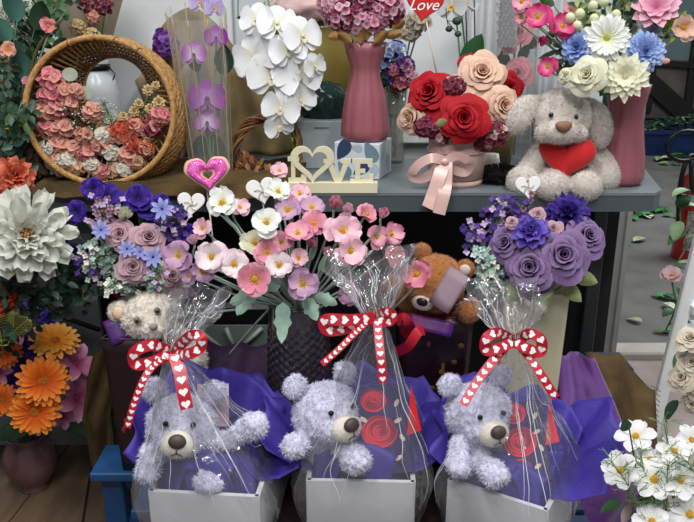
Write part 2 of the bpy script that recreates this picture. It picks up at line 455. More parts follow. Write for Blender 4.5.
def mum(px, py, Y, dia, m, label, group, base, n=14, layers=6, kind='strap', wf=1.3, fx=0, fy=.15, name='chrysanthemum', stem=None, mi_c=None, ruf=0, cat='flower', cup=.4):
    """many ringed petals rising to a full dome"""
    r, p, d, k = head(name, label, cat, group, px, py, Y, fx, fy); R = dia * k / 2
    mb = MB()
    for l in range(layers):
        f = l / (layers - 1); nn = max(5, int(n * (1 - .45 * f))); LL = R * (1 - .62 * f)
        ring(mb, nn, LL, wf * 2 * math.pi * LL / nn * .62, kind, t0=-.05 + 1.15 * f ** 1.2, curl=-.05 + .35 * f, cup=cup, r0=R * .03, z0=R * (-.06 + .16 * f), az0=l * 2.1, ruf=ruf, jit=.1, lj=.08)
    put(mb, 'petals', m, r, local=True)
    if mi_c:
        c = MB(); centre_disc(c, R * .16, R * .22, n=24, bead=.22); c.v = [(x, y, z + R * .1) for x, y, z in c.v]; put(c, 'flower_centre', mi_c, r, local=True)
    if base is not None: stem_to(r, d, p, base, m=stem or STEM)
    return r
def cluster(px, py, Y, rx, ry, mats, label, group, base, fl=8, n=60, name='hydrangea', cat='flower head', npet=4, stem=None, kind='round', full=.35, part='florets', leaves=0, depth=None):
    """rounded head of small florets"""
    r, p, d, k = head(name, label, cat, group, px, py, Y, 0, .2, spin=0); Rx, Ry = rx * k, ry * k; f = fl * k / 2
    Rz = (depth or min(rx, ry)) * k
    mb = MB()
    for i in range(n):
        z = 1 - (1 + full) * (i + .5) / n; a = i * 2.39996 + random.uniform(-.2, .2); q = math.sqrt(max(0, 1 - z * z)); s = random.uniform(.78, 1.04)
        o = V((q * math.cos(a) * Rx * s, q * math.sin(a) * Ry * s, z * Rz * s))
        nd = V((q * math.cos(a) / Rx, q * math.sin(a) / Ry, z / Rz)).normalized()
        nd = (nd + V((random.uniform(-.35, .35), random.uniform(-.35, .35), random.uniform(0, .3)))).normalized()
        Mf = frame(o, nd, random.random() * 6); mi = random.randrange(len(mats)); ff = f * random.uniform(.8, 1.2)
        if npet == 0: mb.ball(o, ff * .8, nu=7, nv=5, mi=mi)
        else:
            for t in range(npet):
                petal(mb, 2 * math.pi * t / npet, ff, ff * 1.25, kind, t0=.25, curl=random.uniform(-.5, .2), cup=.15, M=Mf, mi=mi, nu=2, nv=3)
    put(mb, part, mats, r, local=True)
    c = MB()
    for i in range(min(n, 40)):
        z = 1 - (1 + full) * (i + .5) / min(n, 40); a = i * 2.39996; q = math.sqrt(max(0, 1 - z * z))
        c.tube([(0, 0, -Rz * .9), (q * math.cos(a) * Rx * .8, q * math.sin(a) * Ry * .8, z * Rz * .8)], .0008, 4)
    put(c, 'stalks', stem or STEM, r, local=True)
    if base is not None: stem_to(r, d, p - d * Rz * .8, base, m=stem or STEM)
    return r
def spray(pts, m, label, group, name='berry_spray', n=30, spread=14, fl=4, part='berries', npet=0, stemm=None, cat='filler sprig', mats=None):
    """sprig along pixel points (px,py,Y) with side twigs ending in berries or tiny florets"""
    W = [P(*q) for q in pts]; ln = catmull(W, 8); k = mpp(W[0])
    r = thing(name, label, cat, Matrix.Translation(W[0]), group)
    s = MB(); s.tube(ln, .0012, 5); b = MB()
    for i in range(n):
        t = (i + 1) / n; q = ln[int(t * (len(ln) - 1))]
        o = q + V((random.gauss(0, .5), random.gauss(0, .4), random.gauss(0, .5))) * spread * k
        s.tube([q, q.lerp(o, .5) + V((0, 0, .003)), o], .0006, 4)
        if npet:
            Mf = frame(o, facing(o, random.uniform(-.6, .6), random.uniform(-.3, .8)), random.random() * 6)
            mi = random.randrange(len(mats)) if mats else 0
            for u in range(npet): petal(b, 2 * math.pi * u / npet + (.3 if npet == 2 else 0), fl * k * (.62 if npet > 2 else .95), fl * k * (.55 if npet > 2 else .55), 'round' if npet > 2 else 'leaf', t0=.3, curl=-.2, M=Mf, nu=2, nv=4, mi=mi)
        else: b.ball(o, fl * k / 2 * random.uniform(.7, 1.15), nu=7, nv=5, mi=random.randrange(len(mats)) if mats else 0)
    put(s, 'twigs', stemm or STEM, r); put(b, part, mats or m, r)
    return r
def leafy(px, py, Y, L, W, ang, m, label, group, name='leaf', bend=.6, lobes=0, base=None, yaw=0, cup=.25):
    """one leaf seen at pixel place, growing at ang (degrees, 0 right, 90 up)"""
    p = P(px, py, Y); k = mpp(p); a = R_(ang)
    d = V((math.cos(a), yaw, math.sin(a))).normalized(); side = V((-math.sin(a), 0, math.cos(a)))
    side = (side - d * side.dot(d)).normalized()
    mb = MB(); leaf(mb, p, d, L * k, W * k, bend=bend, lobes=lobes, side=side, cup=cup)
    if base is not None: mb.tube(catmull([p + d * .005, p.lerp(V(base), .5) + V((0, 0, -.006)), V(base)], 4), .0012, 5)
    return single(mb, name, m, label, 'leaf', group, origin=p)

# ---------------------------------------------------------------- plush bodies
def blob(mb, voxel=.003, smooth=6):
    me = bpy.data.meshes.new('tmp'); me.from_pydata(mb.v, [], mb.f); me.update()
    o = bpy.data.objects.new('tmp', me); COL.objects.link(o)
    r = o.modifiers.new('r', 'REMESH'); r.mode = 'VOXEL'; r.voxel_size = voxel
    s = o.modifiers.new('s', 'SMOOTH'); s.iterations = smooth; s.factor = .6
    dg = bpy.context.evaluated_depsgraph_get(); dg.update()
    m2 = bpy.data.meshes.new_from_object(o.evaluated_get(dg))
    bpy.data.objects.remove(o)
    return m2
def plush(mb, name, mats, root, voxel=.003, amp=.002, freq=220, curl=0, cfreq=90, blades=0, blen=.004, smooth=6, seed=0):
    """continuous fur-covered body from overlapping volumes, local to root"""
    me = blob(mb, voxel, smooth); n = len(me.vertices)
    vs = [v.co.copy() for v in me.vertices]; ns = [v.normal.copy() for v in me.vertices]
    off = V((seed * 3.1, 1.7, 0))
    for i in range(n):
        d = amp * noise.noise(vs[i] * freq + off)
        if curl:
            f = noise.voronoi(vs[i] * cfreq + off)[0]
            d += curl * (.55 - min(1, f[0] * 1.25)) + curl * .5 * noise.noise(vs[i] * cfreq * .5 + off)
        me.vertices[i].co = vs[i] + ns[i] * d
    me.update()
    out = MB(); out.v = [tuple(v.co) for v in me.vertices]; out.f = [tuple(p.vertices) for p in me.polygons]
    out.uv = [(0, 0)] * n; out.mi = [0] * len(out.f); out.fl = [False] * len(out.f)
    if blades:
        rnd = random.Random(seed)
        ps = me.polygons
        for _ in range(blades):
            q = ps[rnd.randrange(len(ps))]; c = q.center; nn = q.normal
            t = V((rnd.uniform(-1, 1), rnd.uniform(-1, 1), rnd.uniform(-1.2, .6)))
            d = (nn + t * .55).normalized(); sd = d.cross(nn + V((.01, .02, .03))).normalized() * blen * .16
            l = blen * rnd.uniform(.6, 1.3)
            out.add([c - sd - nn * .001, c + sd - nn * .001, c + d * l + V((0, 0, -l * .15))], [(0, 1, 2)])
    bpy.data.meshes.remove(me)
    return put(out, name, mats, root, local=True)
def cap(mb, a, b, r1, r2, n=8):
    a, b = V(a), V(b)
    for i in range(n + 1):
        t = i / n; mb.ball(a.lerp(b, t), r1 + (r2 - r1) * t, nu=14, nv=8)
def heart_pts(n=28, s=1.0):
    out = []
    for i in range(n):
        t = 2 * math.pi * i / n
        out.append((s * .0313 * 16 * math.sin(t) ** 3 * 1.0, s * .0313 * (13 * math.cos(t) - 5 * math.cos(2 * t) - 2 * math.cos(3 * t) - math.cos(4 * t) + 2.5)))
    return out[::-1]
def ribbon(mb, line, width, n=10, hearts=True, mi=0, hm=1, up_=None, size=.72, phase=0, twist=0):
    """strip along world points, flat side to the front, white hearts printed along it"""
    ln = catmull(line, n); m = len(ln); sides = []
    for i, p in enumerate(ln):
        t = (ln[min(i + 1, m - 1)] - ln[max(i - 1, 0)]).normalized()
        tow = (CAM - p).normalized(); tow = (tow + (up_ or V((0, 0, 0)))).normalized()
        s = t.cross(tow)
        if s.length < .05: s = sides[-1][0] if sides else V((0, 0, 1))
        s.normalize()
        if sides and s.dot(sides[-1][0]) < 0: s = -s
        if twist: s = Matrix.Rotation(twist * math.sin(i / m * 5), 3, t) @ s
        sides.append((s, t))
    vs = []; fs = []
    for i, p in enumerate(ln):
        s = sides[i][0]; vs += [p - s * width / 2, p + s * width / 2]
    for i in range(m - 1): fs.append((2 * i, 2 * i + 1, 2 * i + 3, 2 * i + 2))
    nrm = [sides[i][0].cross(sides[i][1]) for i in range(m)]
    th = .0006
    vs2 = [v - nrm[i // 2] * th for i, v in enumerate(vs)]
    mb.add(vs, fs, None, mi); mb.add(vs2, [f[::-1] for f in fs], None, mi)
    if hearts:
        L = 0; nxt = width * (.5 + phase)
        for i in range(m - 1):
            seg = (ln[i + 1] - ln[i]).length
            if L + seg > nxt:
                q = ln[i].lerp(ln[i + 1], (nxt - L) / seg); s, t = sides[i]; nr = nrm[i]
                if nr.dot(CAM - q) < 0: nr = -nr
                nr = nr * .0009
                dn = t if t.z < 0 else -t
                if abs(t.z) < .35: dn = t
                xs = dn.cross(nr).normalized()
                hp = heart_pts(18, width * size)
                mb.add([q + nr] + [q + nr + xs * a - dn * b for a, b in hp], [(0, 1 + j, 1 + (j + 1) % 18) for j in range(18)], None, hm)
                nxt += width * .95
            L += seg
# ================================================================ SETTING
TZ = .76
fl = MB(); fl.box((-.2, 1.9, -.02), (3.6, .98 + .9, .04)); fl.box((-.2, .2, -.02), (3.6, 1.6, .04))
def wood_mat():
    m, nt, p, o = nodes('wood_floor')
    tc = nt.nodes.new('ShaderNodeTexCoord'); mp = nt.nodes.new('ShaderNodeMapping'); mp.inputs['Scale'].default_value = (7, .9, 1)
    mp.inputs['Rotation'].default_value = (0, 0, .5)
    nz = nt.nodes.new('ShaderNodeTexNoise'); nz.inputs['Scale'].default_value = 5; nz.inputs['Detail'].default_value = 6
    br = nt.nodes.new('ShaderNodeTexBrick'); br.inputs['Scale'].default_value = 1; br.inputs['Brick Width'].default_value = 1.2; br.inputs['Row Height'].default_value = .9
    br.inputs['Mortar Size'].default_value = .012; br.inputs['Color1'].default_value = srgb('6e5a48'); br.inputs['Color2'].default_value = srgb('5d4c3e'); br.inputs['Mortar'].default_value = srgb('2c241e')
    sock(nt, tc.outputs['Object'], mp.inputs[0]); sock(nt, mp.outputs[0], nz.inputs[0]); sock(nt, mp.outputs[0], br.inputs[0])
    mx = nt.nodes.new('ShaderNodeMixRGB'); mx.blend_type = 'OVERLAY'; mx.inputs[0].default_value = .6
    sock(nt, br.outputs[0], mx.inputs[1]); sock(nt, nz.outputs['Fac'], mx.inputs[2]); sock(nt, mx.outputs[0], p.inputs['Base Color'])
    p.inputs['Roughness'].default_value = .45; return m
fl = MB(); fl.box((-1.3, 1.1, -.02), (3.4, 2.4, .04)); struct(fl, 'floor', wood_mat())
fl = MB(); fl.box((1.15, 1.1, -.02), (1.5, 2.4, .04)); struct(fl, 'floor_tiles', mat('tile_pinkish', '9c8c84', .5, .08, 12))
fl = MB(); fl.box((.4, 2.345, -.01), (3.2, .09, .07), b=.006); struct(fl, 'trim_1', mat('threshold_stone', 'b3aca0', .6, .08, 20))
fl = MB(); fl.box((1.5, 5.4, -.03), (9, 6.0, .06)); struct(fl, 'ground', mat('concrete', '67635d', .75, .14, 5, bump=.15, bscale=40))
wl = MB(); wl.box((-.55, 2.13, 1.1), (2.52, .05, 2.2)); struct(wl, 'wall_back', mat('wall_white', 'c6cdd0', .55, .04, 3))
tr = MB(); tr.box((.865, 2.30, 1.1), (.045, .05, 2.2), b=.004); tr.box((.885, 2.27, 1.1), (.015, .03, 2.2)); struct(tr, 'door_1', mat('aluminium_post', '9a9c98', .4, .05, 20, metal=.3))
# far side of the doorway: dark framed glazed door and dark wall
wf = MB(); wf.box((2.1, 7.7, 1.6), (9, .1, 3.3)); struct(wf, 'wall_far', mat('far_wall_grey', '4e5553', .7, .15, 1.5))
g = thing('glazed_door', 'dark framed glazed door standing open behind the blue bin', 'door', (2.9, 7.0, 0))
d = MB()
for (x0, y0, x1, y1, t) in ((656, -40, 652, 112, .10), (694, -40, 694, 150, .08)):
    a = P(x0, y0, 7.1); b = P(x1, y1, 7.1); d.box((a + b) / 2, (t, .05, (a - b).length))
a = P(650, 66, 7.08); b = P(760, 60, 7.08); 
for (x0, y0, x1, y1, w_) in ((652, 62, 700, 66, .05), (646, 78, 706, 132, .16), (672, -36, 860, -36, .1)):
    a = P(x0, y0, 7.05); b = P(x1, y1, 7.05); dd = (b - a); n_ = V((-dd.z, 0, dd.x)).normalized() * w_ / 2
    for yy in (0,):
        vs = [a - n_, b - n_, b + n_, a + n_]; vs += [v + V((0, .05, 0)) for v in vs]
        d.add(vs, [(0, 1, 2, 3), (7, 6, 5, 4), (0, 4, 5, 1), (1, 5, 6, 2), (2, 6, 7, 3), (3, 7, 4, 0)], flat=True)
put(d, 'door_frame', mat('dark_bronze_frame', '1e1a19', .4, .2, 10), g)
d = MB(); a = P(656, -60, 7.12); b = P(760, 60, 7.12); d.box((a + b) / 2, (abs(b.x - a.x), .01, abs(a.z - b.z))); put(d, 'glass_pane', mat('grey_green_glass', '6d7f7f', .15, .1, 2), g)
d = MB(); a = P(630, 60, 7.12); b = P(720, 118, 7.12); d.box((a + b) / 2, (abs(b.x - a.x), .02, abs(a.z - b.z))); put(d, 'lower_panel', mat('dull_brown_panel', '5c544b', .6, .25, 6), g)

# table
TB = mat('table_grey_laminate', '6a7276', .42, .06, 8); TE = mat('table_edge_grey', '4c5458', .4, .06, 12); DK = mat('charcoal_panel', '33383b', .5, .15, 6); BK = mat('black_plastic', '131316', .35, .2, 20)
t = thing('display_table', 'grey laminate display table with dark edge carrying the upper row of gifts', 'table', (-.1, 1.7, 0))
mb = MB(); out = [(-1.0, 1.5), (.635, 1.5), (.66, 1.53), (.735, 1.86), (.70, 1.9), (-1.0, 1.9)]
mb.prism(out, .006, M=Matrix.Translation((0, 0, TZ - .006))); put(mb, 'tabletop', TB, t)
mb = MB(); mb.prism([(x * .998, y) for x, y in out], .034, M=Matrix.Translation((0, .001, TZ - .040))); put(mb, 'edge_band', TE, t)
for (px, yy) in ((594, 1.8), (-30, 1.8)):
    q = P(px, 260, yy); mb = MB(); mb.box((q.x, yy, .36), (.035, .035, .72), b=.003); put(mb, 'leg', DK, t)
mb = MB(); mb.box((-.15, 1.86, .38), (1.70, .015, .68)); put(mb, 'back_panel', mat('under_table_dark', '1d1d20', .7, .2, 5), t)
mb = MB(); mb.box((-.83, 1.60, .40), (.52, .015, .58)); put(mb, 'side_panel', mat('slate_panel', '4b5256', .45, .1, 4), t)
mb = MB(); mb.tube([P(-30, 285, 1.57), P(100, 330, 1.57)], .006, 8); put(mb, 'brace_bar', BK, t)
# bench under the gifts
BL = mat('blue_painted_wood', '204a7a', .5, .15, 25)
t = thing('blue_bench', 'blue painted low bench holding the three wrapped bear gifts', 'bench', (0, 1.2, 0))
mb = MB()
for i, xl in enumerate((-.27, -.34, -.40, -.515)): mb.box(((xl + .44) / 2, .98 + i * .118, .228), (.44 - xl, .108, .02), b=.003)
put(mb, 'bench_top', BL, t)
for (x, y) in ((-.24, .97), (-.485, 1.34), (.41, .97), (.41, 1.34)):
        mb = MB(); mb.box((x, y, .11), (.045, .045, .215), b=.003); put(mb, 'leg', BL, t)
mb = MB(); mb.box((-.05, 1.34, .19), (.90, .025, .045), b=.003); mb.box((-.05, 1.34, .08), (.9, .02, .03)); put(mb, 'cross_rail', BL, t)
mb = MB(); mb.grid(lambda u, v: (-.24 + .66 * u - .16 * v, .93 + .42 * v, .2395 + .0008 * math.sin(u * 40) * math.sin(v * 20)), 40, 20); single(mb, 'bench_cloth', mat('dark_brown_patterned_cloth', '3a2622', .8, .3, 60, col2='1a1214'), 'dark brown cloth laid over the blue bench under the gift boxes', 'cloth')
# things in the dark under the table
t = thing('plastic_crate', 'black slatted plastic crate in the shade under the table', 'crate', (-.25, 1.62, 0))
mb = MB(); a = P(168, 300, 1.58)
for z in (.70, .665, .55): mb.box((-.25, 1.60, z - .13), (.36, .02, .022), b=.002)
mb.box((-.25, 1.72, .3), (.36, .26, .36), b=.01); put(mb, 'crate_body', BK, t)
mb = MB(); a = P(195, 352, 1.57); b = P(268, 326, 1.57)
cc = (a + b) / 2; mb.box((cc.x, 1.575, cc.z), (b.x - a.x, .006, b.z - a.z)); put(mb, 'frosted_panel', mat('frosted_greygreen', '67736d', .3, .1, 8), t)
mb = MB()
for (x0, x1) in ((196, 226), (262, 236), (226, 236)):
    p0, p1 = P(x0, 328, 1.568), P(x1, 352, 1.568); mb.tube([p0, p1], .006, 4)
put(mb, 'cross_strips', mat('pale_strip', '8d9891', .4, .08, 8), t)
# purple and burlap cloths
PUR = mat('purple_organza', '5b2a78', .6, .25, 14, bump=.5, bscale=60, sheen=.3)
def cloth(fn, nu, nv, name, m, label, cat, th=.003):
    mb = MB(); mb.grid(fn, nu, nv)
    n = len(mb.v); o = single(mb, name, m, label, cat)
    sm = o.modifiers.new('thickness', 'SOLIDIFY'); sm.thickness = th
    return o
def fn(u, v):
    tp = P(556, 352, 1.47).lerp(P(592, 356, 1.47), u); bt = P(548, 560, 1.2).lerp(P(622, 560, 1.25), u)
    p = tp.lerp(bt, v); p.y -= .05 * math.sin(v * 3.1) + .012 * math.sin(u * 8 + v * 5) + .014 * noise.noise(V((u * 4, v * 6, 0)))
    p.x += .05 * math.sin(v * 2.2) * u; return p
cloth(fn, 26, 40, 'organza_cloth', PUR, 'purple sheer cloth hanging behind the right-hand wrapped bear', 'cloth')
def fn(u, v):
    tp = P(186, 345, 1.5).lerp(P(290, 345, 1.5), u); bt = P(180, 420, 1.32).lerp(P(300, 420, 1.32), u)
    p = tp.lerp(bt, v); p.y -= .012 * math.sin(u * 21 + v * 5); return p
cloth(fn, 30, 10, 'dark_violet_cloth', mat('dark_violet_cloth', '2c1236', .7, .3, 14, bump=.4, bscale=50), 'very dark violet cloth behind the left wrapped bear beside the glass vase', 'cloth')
JUTE = weave_mat('jute', '453624', '7d6646', 170); JUTEO = weave_mat('olive_jute', '362b1a', '6a5634', 170); JUTEL = weave_mat('pale_jute', '6f6045', 'a8946a', 150)
def fn(u, v):
    L0, L1 = P(588, 352, 1.62), P(640, 470, 1.45)
    prof = [(588, 352), (618, 352), (632, 372), (645, 385), (652, 388)]
    k = u * 4; i = min(int(k), 3); a, b = prof[i], prof[i + 1]; q = (a[0] + (b[0] - a[0]) * (k - i), a[1] + (b[1] - a[1]) * (k - i))
    tp = P(q[0], q[1], 1.62 + .05 * u); bt = P(596 + 50 * u, 530, 1.42 + .05 * u); p = tp.lerp(bt, v)
    p.y -= .02 * math.sin(u * 9 + v * 3) + .05 * math.sin(v * 3.14); return p
cloth(fn, 24, 24, 'burlap_sack', JUTE, 'brown burlap draped over a stand at the right end of the bench', 'burlap', .004)
mb = MB()
for i in range(14):
    a = P(651 - i * .35, 386 + i * 5, 1.66); mb.tube(catmull([a, a + V((.008, -.01, .0)), a + V((.02, -.012, -.008 - .004 * random.random()))], 4), .0011, 4)
single(mb, 'burlap_fringe', JUTEL, 'frayed pale fringe along the edge of the brown burlap', 'fringe')
mb = MB(); mb.box((.66, 1.72, .14), (.11, .10, .28), b=.01); single(mb, 'stand_box', DK, 'dark stand beneath the brown burlap at the bench end', 'stand')
# netting burlap left
def fn(u, v):
    tp = P(96, 352, 1.46).lerp(P(122, 336, 1.44), u); md = P(82, 420, 1.42).lerp(P(108, 418, 1.40), u); bt = P(90, 468, 1.41).lerp(P(112, 462, 1.40), u)
    p = tp.lerp(md, v * 1.6) if v < .62 else md.lerp(bt, (v - .62) / .38)
    p.y -= .015 * math.sin(u * 8 + v * 5); return p
cloth(fn, 18, 26, 'burlap_sack', JUTEO, 'olive burlap netting hanging off the left end of the blue bench', 'burlap', .004)
# burlap under the basket on the tabletop
def fn(u, v):
    x0 = P(22, 190, 1.46).x; x1 = P(300, 190, 1.5).x; x = x0 + (x1 - x0) * u
    y = 1.475 + .34 * (1 - v); z = TZ + .006 + .006 * abs(math.sin(u * 19 + v * 7))
    if v > .93: z -= .016
    return V((x, y + .01 * math.sin(u * 15), z))
cloth(fn, 60, 24, 'burlap_runner', JUTEO, 'olive gold burlap runner lying under the wicker basket', 'burlap', .004)
def fn(u, v):
    a = P(128 + 170 * u, 198 - 8 * u, 1.62); h = .30 * math.sin(min(1, u * 1.3 + .25) * 2.6) ** .8 + .06
    return V((a.x, 1.90 + .02 * math.sin(u * 22 + v * 3) + .03 * v * (1 - u), TZ + .008 + h * v))
cloth(fn, 50, 16, 'burlap_wrap', JUTEL, 'brown burlap bunched up behind the clear orchid tube', 'burlap', .004)
# lilac light panel seams in the white display boards
PANEL = mat('white_board', 'd9dee0', .45, .03, 4)
for i, (x0, x1, lab) in enumerate(((-10, 108, 'white display board behind the wicker basket'), (112, 238, 'white display board behind the clear orchid tube'), (398, 470, 'white display board behind the red heart sign'), (472, 566, 'white display board behind the grey plush dog'))):
    a = P(x0, 148, 2.08); b = P(x1, 148, 2.08); mb = MB(); mb.box(((a.x + b.x) / 2, 2.08, 1.1), (b.x - a.x, .018, .66), b=.004)
    single(mb, 'display_board', PANEL, lab, 'board', 'white display boards')
mb = MB()
def fn(u, v):
    a = P(470 + 100 * u, 0, 2.04); return V((a.x, 2.03 + .012 * math.sin(u * 40), .80 + .75 * v))
cloth(fn, 60, 4, 'sheer_curtain', mat('white_sheer', 'd3d6da', .7, .04, 5), 'white pleated curtain hanging behind the pink roses and grey dog', 'curtain', .002)
# ceiling and room shell out of sight stay open; ladder, extinguisher, bin at right
WP = mat('white_gloss_paint', 'f2f4f4', .35, .04, 10)
t = thing('step_ladder', 'white wooden ladder leaning at the right edge of the picture', 'ladder', P(655, 470, 1.78))
def bar(mb, a, b, w_, th):
    z = (b - a).normalized(); x = V((1, 0, 0)); x = (x - z * x.dot(z)).normalized(); y = z.cross(x)
    M = Matrix((x, y, z)).transposed().to_4x4(); M.translation = (a + b) / 2
    mb.box((0, 0, 0), (w_, th, (b - a).length), M=M, b=.003)
a, b = P(656, 417, 1.80), P(742, 75, 1.80); lo = a + (a - b) * (a.z / (b.z - a.z))
mb = MB(); bar(mb, lo, b, .034, .02); put(mb, 'side_rail', WP, t)
mb = MB(); bar(mb, lo + V((.36, 0, 0)), b + V((.36, 0, 0)), .032, .05); put(mb, 'side_rail', WP, t)
for py in (210, 308, 330):
    c = P(690, py, 1.79); tt = (c.z - lo.z) / (b.z - lo.z); q = lo.lerp(b, tt); mb = MB(); mb.box((q.x + .18, q.y, c.z), (.34, .07, .022), b=.002); put(mb, 'step', WP, t)
RED = mat('red_enamel', 'a01c1c', .25, .08, 5, coat=.5)
e = PZ(689, 258, 0); e = V((e.x, e.y, 0)); t = thing('fire_extinguisher', 'red fire extinguisher standing on the concrete behind the white ladder', 'fire extinguisher', e)
M = Matrix.Translation(e); mb = MB(); mb.lathe([(.0, 0), (.08, 0), (.085, .01), (.085, .34), (.078, .385), (.05, .42), (.022, .435), (.022, .45), (0, .45)], 28, M=M); put(mb, 'cylinder', RED, t)
mb = MB(); mb.lathe([(.0865, .275), (.0865, .325)], 28, M=M); put(mb, 'white_band', mat('off_white_label', 'c9c9c4', .5, .05, 10), t)
mb = MB(); mb.grid(lambda u, v: (e.x + .087 * math.cos(-2.4 + 1.3 * u), e.y + .087 * math.sin(-2.4 + 1.3 * u), .06 + .19 * v), 10, 2); put(mb, 'label', mat('instruction_label', 'bdb8ae', .5, .3, 60, col2='3a3436'), t)
mb = MB(); mb.tube([(e.x, e.y, .45), (e.x, e.y, .50)], .02, 10); bar(mb, V((e.x - .03, e.y, .50)), V((e.x + .10, e.y, .54)), .02, .02); put(mb, 'valve_handle', BK, t)
mb = MB(); mb.tube(catmull([(e.x, e.y, .48), (e.x - .09, e.y - .04, .5), (e.x - .12, e.y - .06, .36), (e.x - .10, e.y - .05, .2)], 6), .011, 8); put(mb, 'hose', BK, t)
q = P(686, 146, 3.2); mb = MB(); mb.tube([q + V((.085 * math.cos(x / 20 * 6.283), 0, .065 * math.sin(x / 20 * 6.283))) for x in range(20)], .010, 6, closed=True); mb.tube(catmull([q + V((.03, 0, -.06)), q + V((.06, 0, -.2)), V((e.x, e.y, .5))], 6), .01, 6)
single(mb, 'coiled_cable', BK, 'black looped cable above the red fire extinguisher', 'cable')
bn = PZ(650, 157, 0); t = thing('blue_bin', 'long dark blue bin full of cut leaves by the dark door', 'bin', (bn.x, bn.y, 0))
NB = mat('navy_plastic', '14294f', .4, .15, 8); mb = MB(); X, Y_ = bn.x + .05, bn.y + .32
prof = [(.50, .26, .0), (.56, .30, .19), (.58, .32, .19), (.58, .32, .22), (.55, .29, .22), (.52, .27, .12)]
def fn(u, v):
    j = int(round(v * 5)); a = 2 * math.pi * u + .785; w_, h_, z = prof[j]; c, s = math.cos(a), math.sin(a); q = max(abs(c), abs(s))
    return (X + w_ * c / q, Y_ + h_ * s / q, z)
mb.grid(fn, 16, 5, cu=True, flat=True); mb.box((X, Y_, .12), (1.02, .5, .01)); put(mb, 'bin_body', NB, t)
mb = MB()
for i in range(190):
    p = V((X + random.uniform(-.48, .48), Y_ + random.uniform(-.24, .24), .16 + random.uniform(0, .13))); a = random.random() * 6
    leaf(mb, p, (math.cos(a), math.sin(a), random.uniform(0, .7)), random.uniform(.06, .13), .035, mi=random.randrange(3), nv=5)
o = single(mb, 'leaf_cuttings', [LEAF, mat('leaf_pale', '9fb07c', .5, .2, 30), LEAFD], 'heap of green leaf cuttings filling the blue bin', 'leaves'); o['kind'] = 'stuff'
mb = MB()
for (px, py, n_, sp) in ((640, 211, 30, 13), (618, 208, 14, 9), (665, 158, 10, 12), (690, 152, 12, 14), (632, 243, 3, 5), (657, 210, 3, 2), (685, 215, 6, 6), (615, 278, 1, 3), (640, 320, 1, 3), (672, 300, 8, 10), (676, 330, 6, 8)):
    for i in range(n_):
        p = PZ(px + random.gauss(0, sp), py + random.gauss(0, sp * .35), .012); p = V((p.x, min(p.y, 6.2), p.z)); a = random.random() * 6
        leaf(mb, p, (math.cos(a), math.sin(a), random.uniform(0, .25)), random.uniform(.04, .11) * p.y / 3.4, .05 * p.y / 3.6, mi=random.randrange(4), nv=5)
o = single(mb, 'fallen_leaves', [LEAF, mat('leaf_pale', '9fb07c', .5, .2, 30), mat('leaf_bright', '3f8a4a', .4, .15, 20), mat('leaf_white_green', 'c8cfae', .5, .1, 20)], 'green and pale leaves scattered on the grey concrete floor', 'leaves'); o['kind'] = 'stuff'
# ================================================================ THREE WRAPPED BEAR GIFTS
BZ = .2412
WHB = mat('white_card_box', 'd8dade', .45, .03, 6)
TIS = mat('violet_tissue', '382b8c', .6, .12, 10, bump=.35, bscale=45)
FILM = film_mat('cellophane', haze=.045, gloss=.08, rough=.10, bump=.9, bscale=34)
CREASE_GLINT = mat('film_crease', 'e6ebf0', .12, .02, 30, spec=1, coat=1)  # near-white colour paints highlight streaks onto the folds of the film
FUR = mat('lilac_plush', 'cacadf', .95, .10, 60, sheen=.5, spec=.1)
FURD = mat('grey_sole', '8d8680', .9, .1, 60)
MUZ = mat('cream_muzzle', 'd2ccc2', .9, .05, 60, sheen=.3, spec=.1); NOSE = mat('brown_grey_nose', '4b403c', .5, .1, 40)
RIB = mat('red_satin', 'b5122a', .35, .08, 30, spec=.5); HRT = mat('heart_print_white', 'efe9ea', .5, .02, 30)
RM = [RIB, HRT]

